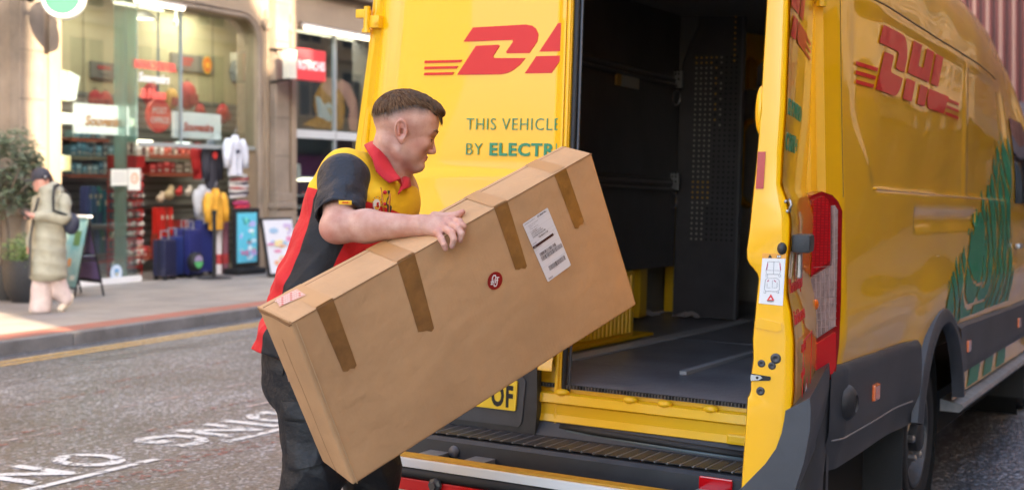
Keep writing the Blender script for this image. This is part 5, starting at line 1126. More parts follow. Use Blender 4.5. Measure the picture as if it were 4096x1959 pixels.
# far building closing the view
FB = empty('far_building', Matrix.Translation((0, 46, 0)) @ Matrix.Rotation(R(-8), 4, 'Z'), 'coral pink building with thin vertical ribs, far off beyond the van', 'building')
m_cor2 = mat('coral_cladding', (.42, .13, .10), .6, var=.15, vscale=.6)
part('wall', FB, lambda b: b.b2((4, 0, 4.2), (30, 8, 20), m_cor2))
part('lower_wall', FB, lambda b: (b.b2((4, .2, -.3), (30, 8, 3.5), plain((.05, .04, .045), .3)), [b.b2((x, -.1, -.3), (x+.5, .2, 3.5), plain((.12, .08, .08), .5)) for x in np.arange(5, 30, 3)]))
part('ledge', FB, lambda b: b.b2((4, -.5, 3.5), (30, 1, 4.2), plain((.18, .14, .15), .6)))
part('rib', FB, lambda b: [b.b2((x, -.16, 4.2), (x+.10, .0, 20), plain((.10, .035, .03), .5)) for x in np.arange(4, 30, .42)])
part('pale_rib', FB, lambda b: [b.b2((x+.22, -.08, 4.2), (x+.30, .0, 20), plain((.62, .36, .26), .5)) for x in np.arange(4, 30, .42)])
part('window', FB, lambda b: [b.b2((x, -.03, 0.4), (x+2, .25, 3.0), plain((.04, .05, .07), .1)) for x in np.arange(6, 28, 3)])

# ------------------------------------------------------------ plants by the shop
m_leafo = mat('olive_leaf', (.09, .12, .06), .5, var=.6, vscale=5, col2=(.035, .055, .025)); m_leafg = mat('shrub_leaf', (.10, .16, .035), .5, var=.6, vscale=5, col2=(.03, .055, .015)); m_bark = mat('bark', (.13, .10, .075), .9, bump=.4, bscale=40)
def leafcloud(b, blobs, n, size, mats, rr):
    for _ in range(n):
        c, r = blobs[rr.randint(len(blobs))]; d = rr.randn(3); d /= np.linalg.norm(d); q_ = rr.uniform(.25, 1.05)**.6
        p = Vector((c[0]+d[0]*r*q_, c[1]+d[1]*r*q_, c[2]+d[2]*r*.85*q_)); a = Vector(rr.randn(3)).normalized(); e = a.orthogonal().normalized(); s_ = size*rr.uniform(.6, 1.4)
        b.add([p-a*s_, p+e*s_*.28, p+a*s_, p-e*s_*.28], [(0, 1, 2, 3)], mats[rr.randint(len(mats))])
u, d = UD(22, 1195)
rr = np.random.RandomState(3)
ot = empty('olive_tree', S(u-.02, d, .12), 'small grey-green olive tree in a dark pot at the left edge, behind the walking woman', 'tree')
part('trunk', ot, lambda b: (b.tube([(0, 0, .3), (.03, 0, .8), (-.02, .02, 1.15), (.02, 0, 1.5)], [.05, .04, .035, .025], m_bark, 8), [b.tube([(.0, 0, 1.1), (.35*math.cos(a), .35*math.sin(a), 1.5+.1*math.sin(a*3))], [.02, .006], m_bark, 6) for a in np.arange(0, 6.2, .9)]), True)
part('crown', ot, lambda b: leafcloud(b, [((0, 0, 1.6), .42), ((.3, 0, 1.45), .28), ((-.3, .1, 1.5), .3), ((.12, -.1, 1.85), .26), ((-.2, 0, 1.85), .24), ((.35, 0, 1.25), .2), ((-.1, 0, 1.2), .3), ((.42, 0, 1.65), .16)], 4200, .042, [m_leafo, m_leafo, plain((.15, .18, .11), .5)], rr), fix=False)
part('pot', ot, lambda b: b.lathe([(0, .0), (.20, 0), (.26, .2), (.27, .38), (.25, .40), (.22, .36), (0, .36)], mat('pot_dark', (.05, .045, .04), .6), 28), True, 40)
u, d = UD(62, 1205)
sp = empty('planter_shrub', S(u+.10, d-.15, .12), 'low green shrub in a dark woven round planter beside the woman', 'plant')
def f_pl(b):
    b.lathe([(0, 0), (.22, 0), (.30, .15), (.33, .40), (.31, .50), (.27, .50), (.25, .44), (0, .44)], mat('woven_planter', (.022, .023, .027), .45, bump=.9, bscale=45), 36)
part('planter', sp, f_pl, True, 40)
part('leaves', sp, lambda b: leafcloud(b, [((0, 0, .62), .26), ((.2, -.05, .58), .18), ((-.2, 0, .6), .2), ((.1, -.15, .52), .2), ((-.12, -.1, .52), .2), ((.3, -.05, .5), .1)], 2600, .03, [m_leafg, m_leafg, plain((.22, .30, .08), .5)], rr), fix=False)

# ------------------------------------------------------------ smooth solid modelling for the figures
def V3(*a): return np.array(a, float)
def cap(P, a, b, ra, rb=None):
    rb = ra if rb is None else rb; a = np.array(a); b = np.array(b); ab = b-a; t = np.clip((P-a)@ab/(ab@ab), 0, 1)
    return np.linalg.norm(P-a-t[:, None]*ab, axis=1)-(ra+(rb-ra)*t)
def ell(P, c, r, Rm=None):
    q_ = P-np.array(c)
    if Rm is not None: q_ = q_@Rm
    r = np.array(r); k0 = np.linalg.norm(q_/r, axis=1); k1 = np.linalg.norm(q_/r**2, axis=1)+1e-9
    return k0*(k0-1)/k1
def smn(a, b, k): h = np.clip(.5+.5*(b-a)/k, 0, 1); return b+(a-b)*h-k*h*(1-h)
def smx(a, b, k): return -smn(-a, -b, k)
def nets(f, lo, hi, h):
    lo = np.array(lo, float); n = np.ceil((np.array(hi)-lo)/h).astype(int)+2; B = 12
    G = np.full(tuple(n), 1., np.float32)
    bs = [range(0, n[i], B) for i in range(3)]; cs = np.array([(x, y, z) for x in bs[0] for y in bs[1] for z in bs[2]])
    v = f(lo+(cs+B/2)*h)
    for c, d in zip(cs, v):
        e = np.minimum(c+B, n)
        if abs(d) > B*h*.87*1.5+.012:
            G[c[0]:e[0], c[1]:e[1], c[2]:e[2]] = np.sign(d); continue
        g = np.stack(np.meshgrid(*[np.arange(c[i], e[i]) for i in range(3)], indexing='ij'), -1).reshape(-1, 3)
        G[c[0]:e[0], c[1]:e[1], c[2]:e[2]] = f(lo+g*h).reshape(e-c)
    s = G < 0; c8 = [(i, j, k) for i in (0, 1) for j in (0, 1) for k in (0, 1)]
    sl = lambda o: tuple(slice(o[i], n[i]-1+o[i]) for i in range(3))
    cnt = sum(s[sl(o)].astype(np.int8) for o in c8); act = (cnt > 0) & (cnt < 8); idx = np.argwhere(act)
    val = np.stack([G[tuple((idx+o).T)] for o in c8], 1); pos = np.zeros((len(idx), 3)); num = np.zeros(len(idx))
    for a in range(8):
        for b_ in range(a+1, 8):
            if sum(abs(c8[a][i]-c8[b_][i]) for i in range(3)) != 1: continue
            m_ = (val[:, a] < 0) != (val[:, b_] < 0); t = np.where(m_, val[:, a]/(val[:, a]-val[:, b_]+1e-12), 0)
            pos += np.where(m_[:, None], np.array(c8[a])+t[:, None]*(np.array(c8[b_])-np.array(c8[a])), 0); num += m_
    vs = lo+(idx+pos/num[:, None])*h
    ID = np.full(tuple(n-1), -1, np.int32); ID[tuple(idx.T)] = np.arange(len(idx)); Q = []
    for ax in range(3):
        o = [0, 0, 0]; o[ax] = 1; a1, a2 = [(1, 2), (2, 0), (0, 1)][ax]
        A = s[tuple(slice(0, n[i]-o[i]) for i in range(3))]; Bm = s[tuple(slice(o[i], n[i]) for i in range(3))]
        E = np.argwhere(A != Bm); E = E[(E[:, a1] > 0) & (E[:, a2] > 0) & (E[:, 0] < n[0]-1) & (E[:, 1] < n[1]-1) & (E[:, 2] < n[2]-1)]
        d1 = np.zeros(3, int); d1[a1] = 1; d2 = np.zeros(3, int); d2[a2] = 1
        q_ = np.stack([ID[tuple((E-d1-d2).T)], ID[tuple((E-d2).T)], ID[tuple(E.T)], ID[tuple((E-d1).T)]], 1); fl = A[tuple(E.T)]
        q_[~fl] = q_[~fl][:, ::-1]; Q.append(q_)
    Q = np.concatenate(Q); Q = Q[(Q >= 0).all(1)]
    return vs, Q
def solid(name, parent, f, lo, hi, h, m, attrs=None, label=None):
    vs, Q = nets(f, lo, hi, h); me = bpy.data.meshes.new(name)
    me.vertices.add(len(vs)); me.vertices.foreach_set('co', vs.astype(np.float32).ravel())
    me.loops.add(Q.size); me.loops.foreach_set('vertex_index', Q.astype(np.int32).ravel())
    me.polygons.add(len(Q)); me.polygons.foreach_set('loop_start', np.arange(0, Q.size, 4, dtype=np.int32)); me.polygons.foreach_set('loop_total', np.full(len(Q), 4, np.int32))
    me.polygons.foreach_set('use_smooth', np.ones(len(Q), bool)); me.update(calc_edges=True); me.validate()
    for k, fn in (attrs or {}).items():
        a = me.attributes.new(k, 'FLOAT', 'POINT'); a.data.foreach_set('value', fn(vs).astype(np.float32))
    me.materials.append(m); o = bpy.data.objects.new(name, me); COL.objects.link(o)
    if parent: o.parent = parent; o.matrix_parent_inverse = parent.matrix_world.inverted()
    if label: o['label'] = label
    return o
def attr(nt, name): a = N(nt, 'ShaderNodeAttribute'); a.attribute_name = name; return a.outputs['Fac']
def mixc(nt, fac, a, b_):
    m_ = N(nt, 'ShaderNodeMix', data_type='RGBA')
    for i, x in ((6, a), (7, b_)):
        if isinstance(x, tuple): m_.inputs[i].default_value = (*x, 1)
        else: nt.links.new(x, m_.inputs[i])
    nt.links.new(fac, m_.inputs[0]); return m_.outputs[2]
def step(nt, x, w=.002, at=0):
    m_ = N(nt, 'ShaderNodeMapRange'); m_.inputs[1].default_value = at-w; m_.inputs[2].default_value = at+w; nt.links.new(x, m_.inputs[0]); return m_.outputs[0]

# ------------------------------------------------------------ the carton
ZS = [(1, 'k')]
BX = {}
for k_, (px_, Y) in {(0, 0, 0): ((1163, 1290), 3.384), (1, 0, 0): ((2365, 611), 3.861), (1, 1, 0): ((2547, 1218), 4.051), (0, 1, 0): ((1412, 1940), 3.574), (0, 0, 1): ((1029, 1225), 3.530), (0, 1, 1): ((1290, 1845), 3.720), (1, 0, 1): ((2249, 582), 4.007)}.items(): BX[k_] = PX(*px_, Y)
BX[(1, 1, 1)] = BX[(1, 1, 0)]+(BX[(1, 0, 1)]-BX[(1, 0, 0)]+BX[(0, 1, 1)]-BX[(0, 1, 0)])/2
def BP(s, t, r, off=0):
    """point in the carton: s along, t down, r back"""
    p = Vector((0, 0, 0))
    for k_, c in BX.items(): p += c*((s if k_[0] else 1-s)*(t if k_[1] else 1-t)*(r if k_[2] else 1-r))
    return p
bx_e = ((BX[(1, 0, 0)]-BX[(0, 0, 0)])+(BX[(1, 1, 0)]-BX[(0, 1, 0)])).normalized()
bx_n = (BX[(1, 0, 0)]-BX[(0, 0, 0)]).cross(BX[(0, 1, 0)]-BX[(0, 0, 0)]).normalized()     # into the box?
if bx_n.dot(BX[(0, 0, 1)]-BX[(0, 0, 0)]) > 0: bx_n = -bx_n                              # outward from the front
bx_u = (BX[(1, 0, 0)]-BX[(0, 0, 0)]).cross(BX[(0, 0, 1)]-BX[(0, 0, 0)]).normalized()
if bx_u.dot(BX[(0, 1, 0)]-BX[(0, 0, 0)]) > 0: bx_u = -bx_u                              # outward from the top
m_card = mat('cardboard', (.55, .325, .165), .75, var=.2, vscale=2.2, bump=.25, bscale=18, detail=12, spec=.25, stretch=None)
_nt = m_card.node_tree; _b = _nt.nodes['Principled BSDF']; _g = N(_nt, 'ShaderNodeNewGeometry'); _d = N(_nt, 'ShaderNodeVectorMath', operation='DOT_PRODUCT'); _d.inputs[1].default_value = tuple(bx_e*(2*math.pi/.011)); _nt.links.new(_g.outputs['Position'], _d.inputs[0])
_s = N(_nt, 'ShaderNodeMath', operation='SINE'); _nt.links.new(_d.outputs['Value'], _s.inputs[0]); _bp = N(_nt, 'ShaderNodeBump'); _bp.inputs['Strength'].default_value = .045; _bp.inputs['Distance'].default_value = .002; _nt.links.new(_s.outputs[0], _bp.inputs['Height'])
_nt.links.new(_b.inputs['Normal'].links[0].from_socket, _bp.inputs['Normal']); _nt.links.new(_bp.outputs[0], _b.inputs['Normal'])
m_tape = mat('paper_tape', (.27, .125, .035), .32, var=.3, vscale=14, bump=.25, bscale=26, spec=.6)
def box_pt(s, t, r):
    p = BP(s, t, r)
    w = .0025*(math.sin(s*7+t*3)+math.sin(t*9+1))*4*r*0
    return p
cb = empty('cardboard_box', Matrix.Translation(BP(0, 1, .5)), 'long brown taped cardboard box held tilted by the courier in front of the van', 'box')
cbi = cb.matrix_world.inverted()
def f_box(b):
    ns, nt_, nr = 60, 30, 10
    def bul(s, t, k=.006): return k*16*s*(1-s)*t*(1-t)
    e = .008  # rounded edge in box units of metres, done by pulling edge rows in
    def face(nu, nv, fn): b.grid(nu, nv, lambda i, j: cbi @ fn(i/(nu-1), j/(nv-1)), m_card)
    f3 = np.array
    def rnd(s, t, r):
        # soften the corners: clamp to an inner box, then push out by the radius
        Ls_, Lt, Lr = 1.05, .50, .18; rad = .006; p = [s*Ls_, t*Lt, r*Lr]; dim = (Ls_, Lt, Lr)
        c = [min(max(p[i], rad), dim[i]-rad) for i in range(3)]; d = [p[i]-c[i] for i in range(3)]; l = math.sqrt(sum(x*x for x in d))
        if l > 1e-9: k = rad/max(l, 1e-9); d = [x*k for x in d] if l > rad else d; p = [c[i]+d[i] for i in range(3)]
        return BP(p[0]/Ls_, p[1]/Lt, p[2]/Lr)
    es = lambda n: [0, .004, .008]+list(np.linspace(.02, .98, n))+[.992, .996, 1]
    S_, T_, R_ = es(40), [0, .006, .014]+list(np.linspace(.03, .97, 20))+[.986, .994, 1], [0, .015, .035]+list(np.linspace(.08, .92, 8))+[.965, .985, 1]
    wob = lambda s: .0016*math.sin(s*40)+.001*math.sin(s*93)
    b.grid(len(S_), len(T_), lambda i, j: cbi @ (rnd(S_[i], T_[j], 0)+bx_n*bul(S_[i], T_[j])), m_card)
    b.grid(len(S_), len(T_), lambda i, j: cbi @ (rnd(S_[i], T_[j], 1)-bx_n*bul(S_[i], T_[j])), m_card)
    for q_ in (0, 1): b.grid(len(S_), len(R_), lambda i, j: cbi @ (rnd(S_[i], q_, R_[j])+bx_u*(.0015*math.sin(S_[i]*9)*(1-2*q_))*4*R_[j]*(1-R_[j])), m_card)
    for q_ in (0, 1): b.grid(len(R_), len(T_), lambda i, j: cbi @ (rnd(q_, T_[j], R_[i])+bx_e*(2*q_-1)*(.004*math.sin(math.pi*T_[j])*math.sin(math.pi*R_[i]))), m_card)
part('carton', cb, f_box, True, 40)
# flap seams along the top and the dented left end
def lay(b, pts, m, face='F', off=.0012, n=1):
    o = {'F': bx_n*off, 'T': bx_u*off, 'L': bx_e*-off}[face]
    P = []
    for s, t, r in pts: P.append(cbi @ (BP(s, t, r)+o+(bx_n*(.006*16*s*(1-s)*t*(1-t)) if face == 'F' else Vector((0, 0, 0)))))
    tri = tessellate_polygon([[Vector((p[0], p[1] if face != 'T' else p[2], 0)) for p in pts]]); b.add(P, [tuple(t) for t in tri], m)
PLF = lambda x, y: None
# photo point -> (s, t) on the front face
def FS(x, y):
    import itertools
    s, t = .5, .5
    for _ in range(20):
        def pr(s, t): p = BP(s, t, 0); return np.array([CX+F*p.x/p.y, CY-F*(p.z-H)/p.y])
        r0 = pr(s, t)-np.array([x, y]); J = np.stack([(pr(s+1e-4, t)-pr(s, t))/1e-4, (pr(s, t+1e-4)-pr(s, t))/1e-4], 1); d = np.linalg.solve(J, -r0); s += d[0]; t += d[1]
    return s, t
def quad_on_front(b, pts, m, off): 
    P = [FS(*p) for p in pts]; n = 8
    a, c, d, e = P
    def fn(i, j):
        u_, v_ = i/(n-1), j/(n-1); s = (a[0]*(1-u_)+c[0]*u_)*(1-v_)+(e[0]*(1-u_)+d[0]*u_)*v_; t = (a[1]*(1-u_)+c[1]*u_)*(1-v_)+(e[1]*(1-u_)+d[1]*u_)*v_
        return cbi @ (BP(s, t, 0)+bx_n*(.006*16*s*(1-s)*t*(1-t)+off))
    b.grid(n, n, fn, m)
tapes = [[(1262, 1229), (1330, 1190), (1424, 1458), (1370, 1484)], [(1587, 1046), (1656, 1008), (1731, 1310), (1668, 1325)], [(1974, 828), (2027, 800), (2103, 1062), (2056, 1076)], [(2216, 700), (2263, 673), (2334, 884), (2296, 913)]]
for tp in tapes:
    def f_tape(b, tp=tp):
        quad_on_front(b, tp, m_tape, .0013)
        s0 = FS(*tp[0])[0]; s1 = FS(*tp[1])[0]
        b.grid(3, 8, lambda i, j: cbi @ (BP(s0+(s1-s0)*i/2, 0, .03+.94*j/7)+bx_u*.0016), mat('paper_tape_pale', (.47, .27, .12), .45) if 0 else M('tape_top_lit', (.42, .215, .08), .42))  # same tape painted paler on the top face, as lit from above
        a, c = FS(*tp[3]), FS(*tp[2])
        pts = [a, (a[0]*.7+c[0]*.3, a[1]+.012), (a[0]*.5+c[0]*.5, a[1]*.5+c[1]*.5+.002), (a[0]*.2+c[0]*.8, c[1]+.01), c, (a[0]*.5+c[0]*.5, min(a[1], c[1])-.01)]
        b.add([cbi @ (BP(s, t, 0)+bx_n*(.006*16*s*(1-s)*t*(1-t)+.0013)) for s, t in pts], [(0, 1, 2, 3, 4, 5)], m_tape)
    part('tape', cb, f_tape, True, fix=False)
m_line = plain((.24, .12, .05), .8); m_lite = plain((.55, .36, .2), .7)
def seam(b, pts, w, m, off=.001):
    b.tube([cbi @ p for p in pts], w, m, 5)
part('flap_seam', cb, lambda b: (seam(b, [BP(s, 0, .86)+bx_u*.0005 for s in np.linspace(.0, 1, 20)], .0012, m_line), seam(b, [BP(s, .004, .0)+bx_n*.001+bx_u*.0*s for s in np.linspace(.0, 1, 30)], .0013, m_line), seam(b, [BP(.0, t, .5+.02*math.sin(t*9)) -bx_e*.004*math.sin(math.pi*t) for t in np.linspace(.15, 1, 14)], .0008, m_line), seam(b, [BP(.012, t, .0)+bx_n*.002 for t in np.linspace(.02, 1, 14)], .0014, m_lite), seam(b, [BP(-.001, .012+.003*math.sin(r*9), r) for r in np.linspace(0, 1, 12)], .0018, m_line), seam(b, [BP(.0, .0, r)+bx_u*.001 for r in np.linspace(.02, .96, 14)], .003, m_card)))
part('dent', cb, lambda b: (b.grid(6, 5, lambda i, j: cbi @ (BP(-.004+.05*j/4, -.003*math.sin(i*1.3)-.002, .08+.16*i/5*5)+bx_u*.001), m_card) if 0 else b.tube([cbi @ (BP(-.002, .02+.004*math.sin(9*r), r)) for r in np.linspace(.05, .95, 10)], .0022, m_line, 5)))
# shipping label: drawn in its own flat units then bent onto the front
m_lab = mat('label_paper', (.72, .70, .74), .45); m_ink = plain((.055, .04, .045), .5); m_ink2 = plain((.22, .19, .20), .5); m_ink3 = plain((.38, .35, .37), .5)
LQ = [FS(2086, 895), FS(2187, 829), FS(2280, 1059), FS(2186, 1126)]
def LP(u_, v_, off):
    a, c, d, e = LQ; s = (a[0]*(1-u_)+c[0]*u_)*(1-v_)+(e[0]*(1-u_)+d[0]*u_)*v_; t = (a[1]*(1-u_)+c[1]*u_)*(1-v_)+(e[1]*(1-u_)+d[1]*u_)*v_
    return cbi @ (BP(s, t, 0)+bx_n*(.006*16*s*(1-s)*t*(1-t)+off))
lb = part('shipping_label', cb, lambda b: b.add([LP(*p, .0022) for p in [(.03, 0), (.97, 0), (1, .012), (1, .988), (.97, 1), (.03, 1), (0, .988), (0, .012)]], [tuple(range(8))], m_lab))
def f_lab(b):
    def bar(u0, u1, v0, v1, m=m_ink, o=.0028): b.add([LP(u0, v0, o), LP(u1, v0, o), LP(u1, v1, o), LP(u0, v1, o)], [(0, 1, 2, 3)], m)
    def tx(s_, u_, v_, sz, m=m_ink, bd=0):
        t = MB(); t.text(s_, 1, m, Matrix(), ext=0, bold=bd, wide=.9); b.add([LP(u_+v[0]*sz*2.05, v_-v[1]*sz, .0028) for v in t.v], t.f, m)
    tx('EXPRESS DOMESTIC', .03, .038, .026, m_ink2); tx('DOM', .55, .045, .042, m_ink, .02); 
    # small courier mark: slanted letters with a speed line either side
    for P in LOGO: b.add([LP(.735+x*.030, .040-y*.022, .0028) for x, y in P], [tuple(t) for t in tessellate_polygon([[Vector((x, y, 0)) for x, y in P]])], m_ink)
    for i, (s_, v) in enumerate((('From: DHL Parcel Manchester', .085), ('14 Exchange Street', .105), ('Salford', .125), ('M5 3EW United Kingdom', .145))): tx(s_, .15, v, .017, m_ink2)
    tx('To: SAM SMITH', .13, .185, .022, m_ink2, .01); tx('18 RETFORD CLOSE', .13, .212, .024, m_ink, .01); tx('OL16 4AG ROCHDALE', .13, .240, .024, m_ink, .01); tx('UNITED KINGDOM', .13, .276, .032, m_ink, .01)
    tx('GB-MAN-TSP', .32, .325, .036, m_ink, .015); tx('Ref', .03, .31, .012, m_ink2); tx('WK07:', .03, .37, .03, m_ink2)
    bar(.0, .83, .385, .425, plain((.05, .012, .015), .5)); tx('CH', .04, .418, .03, m_lab); tx('Day', .86, .36, .013, m_ink2); tx('Piece 1/1', .78, .415, .018, m_ink2)
    for v in (.075, .165, .29, .345, .505, .765): bar(.0, 1, v, v+.0015, m_ink3, .0027)
    tx('Contents: household goods', .03, .445, .014, m_ink2); tx('Weight 14.5', .03, .475, .014, m_ink2)
    r_ = np.random.RandomState(5)
    for v0, v1, u0, u1 in ((.535, .585, .12, .78), (.595, .665, .10, .96), (.79, .865, .22, .90)):
        u_ = u0
        while u_ < u1: w_ = r_.choice([.006, .010, .016]); bar(u_, min(u1, u_+w_), v0, v1, m_ink if r_.rand() < .5 else m_ink2); u_ += w_+r_.choice([.006, .010, .014])
    tx('1Z 2074 5592 10', .3, .593, .014, m_ink2); tx('JD01 4600 0112 7733', .3, .683, .015, m_ink2); tx('00012 4456 8719', .38, .885, .015, m_ink2); tx('DAILY', .07, .975, .034, m_ink, .02)
part('label_print', lb, f_lab, fix=False)
cs, ct = FS(1974, 1120)
def CP(x, y, o): return cbi @ (BP(cs, ct, 0)+bx_n*(.006*16*cs*(1-cs)*ct*(1-ct)+o)+Vector((math.cos(R(0)), 0, 0)).lerp(Vector((1, 0, 0)), 1)*0+ (CXV*x+CYV*y))
CYV = (BP(.5, 0, 0)-BP(.5, 1, 0)).normalized(); CXV = bx_e.copy(); up_ = Vector((0, 0, 1)); up_ = (up_-bx_n*up_.dot(bx_n)).normalized(); CYV = up_; CXV = CYV.cross(bx_n).normalized()
st_ = part('round_sticker', cb, lambda b: b.add([CP(.0255*math.cos(a), .0262*math.sin(a), .0022) for a in np.linspace(0, 2*math.pi, 33)[:-1]], [tuple(range(32))], mat('sticker_red', (.28, .005, .008), .4)))
def f_cs(b):
    def cu(P, w=.0034):
        for a, c in zip(P[:-1], P[1:]):
            dx, dy = c[0]-a[0], c[1]-a[1]; l = math.hypot(dx, dy)+1e-9; nx, ny = -dy/l*w/2, dx/l*w/2; ex_, ey_ = dx/l*w*.25, dy/l*w*.25
            b.add([CP(a[0]+nx-ex_, a[1]+ny-ey_, .0028), CP(a[0]-nx-ex_, a[1]-ny-ey_, .0028), CP(c[0]-nx+ex_, c[1]-ny+ey_, .0028), CP(c[0]+nx+ex_, c[1]+ny+ey_, .0028)], [(0, 1, 2, 3)], m_white)
    g = .001
    cu([(-.015*.9, -.0095), (-.0075, -.0095), ]); cu([(-.010, -.0095), (-.010, .010), (-.007, .0155), (-.001, .0158), (.0008, .012)]); cu([(-.0145, -.0025), (-.004, -.0025)], .0026)
    cu([(-.003, -.0105), (-.001, -.0155), (.0045, -.0155), (.0075, -.010), (.0075, .0095)]); cu([(.0015, -.006), (.0015, .0095)]); cu([(.0, .0095), (.0125, .0095)], .003); cu([(.0015, .0015), (.010, .0015)], .0026); cu([(-.004, .004), (-.004, -.008)], .0026)
part('monogram', st_, f_cs, fix=False)
# faded pink sticker on the top
def f_ps(b):
    o = .003
    tp = lambda s, r: cbi @ (BP(s, 0, r)+bx_u*o)
    b.add([tp(.028, .60), tp(.098, .52), tp(.104, .86), tp(.045, .90)], [(0, 1, 2, 3)], plain((.60, .33, .26), .6))
    r_ = np.random.RandomState(2)
    for row in range(4):
        for k_ in range(10):
            s = .036+.0062*k_; rr_ = .60+.068*row-.002*k_
            b.add([cbi @ (BP(s+dx, 0, rr_+dr)+bx_u*(o+.0007)) for dx, dr in ((0, 0), (.0042, -.003), (.0042, .035), (r_.uniform(0, .002), .04))], [(0, 1, 2, 3)], plain((.60, .08, .07) if (k_*3+row) % 4 == 0 else (.70, .50, .44), .6))
part('pink_sticker', cb, f_ps, fix=False)

# ------------------------------------------------------------ the courier
def skinmat():
    m = bpy.data.materials.new('skin'); m.use_nodes = True; nt = m.node_tree; b = nt.nodes['Principled BSDF']; L = nt.links.new
    tc = N(nt, 'ShaderNodeTexCoord'); n1 = N(nt, 'ShaderNodeTexNoise'); n1.inputs['Scale'].default_value = 26; n1.inputs['Detail'].default_value = 5; L(tc.outputs['Object'], n1.inputs[0])
    r1 = step(nt, n1.outputs[0], .18, .5); base = mixc(nt, r1, (.50, .245, .175), (.62, .375, .29))
    sb = mixc(nt, attr(nt, 'stubble'), base, (.36, .20, .155)); red = mixc(nt, attr(nt, 'red'), sb, (.58, .19, .14))
    n2 = N(nt, 'ShaderNodeTexNoise'); n2.inputs['Scale'].default_value = 260; n2.inputs['Detail'].default_value = 2; L(tc.outputs['Object'], n2.inputs[0])
    fr = step(nt, n2.outputs[0], .04, .655); mu = N(nt, 'ShaderNodeMath', operation='MULTIPLY'); L(fr, mu.inputs[0]); mu.inputs[1].default_value = .22; frk = mixc(nt, mu.outputs[0], red, (.30, .13, .08))
    # clipped hair thins out down the sides
    n3 = N(nt, 'ShaderNodeTexNoise'); n3.inputs['Scale'].default_value = 420; L(tc.outputs['Object'], n3.inputs[0])
    ad = N(nt, 'ShaderNodeMath', operation='MULTIPLY_ADD'); L(n3.outputs[0], ad.inputs[0]); ad.inputs[1].default_value = .5; L(attr(nt, 'fade'), ad.inputs[2])
    f2 = step(nt, ad.outputs[0], .42, .80); c = mixc(nt, f2, frk, (.055, .034, .024)); L(c, b.inputs['Base Color'])
    b.inputs['Roughness'].default_value = .5; b.inputs['Subsurface Weight'].default_value = .12; b.inputs['Subsurface Radius'].default_value = (.012, .004, .002); b.inputs['Subsurface Scale'].default_value = .6
    bp = N(nt, 'ShaderNodeBump'); bp.inputs['Strength'].default_value = .25; bp.inputs['Distance'].default_value = .002; n4 = N(nt, 'ShaderNodeTexNoise'); n4.inputs['Scale'].default_value = 180; L(tc.outputs['Object'], n4.inputs[0]); L(n4.outputs[0], bp.inputs['Height']); L(bp.outputs[0], b.inputs['Normal'])
    return m
m_skin = skinmat()
HO = np.array(PX(1597, 524, 3.98)); psi, th = R(12), R(15)
Fh = V3(math.cos(psi)*math.cos(th), math.sin(psi)*math.cos(th), -math.sin(th)); Lh = V3(-math.sin(psi), math.cos(psi), 0); Uh = np.cross(Fh, Lh)
HR = np.stack([Fh, Lh, Uh], 1)                      # columns: forward, left, up
def hd(P): return (P-HO)@HR
def hw(x, y, z): return HO+HR@V3(x, y, z)
w3 = lambda x, y, Y: np.array(PX(x, y, Y))
NB = w3(1518, 705, 4.05); C1 = w3(1442, 825, 4.04); C2 = w3(1394, 1000, 4.02); C3 = w3(1336, 1150, 4.0); C4 = w3(1248, 1400, 3.98)
Fb = V3(.94, -.34, 0); Fb /= np.linalg.norm(Fb); Rb = V3(Fb[1], -Fb[0], 0)     # chest direction; his right, towards the camera
SH_R = w3(1374, 712, 3.89); EL_R = w3(1354, 905, 3.745); WR_R = w3(1688, 903, 3.675)
SH_L = w3(1545, 775, 4.24); EL_L = w3(1640, 1010, 4.24); WR_L = w3(1820, 1180, 4.04)
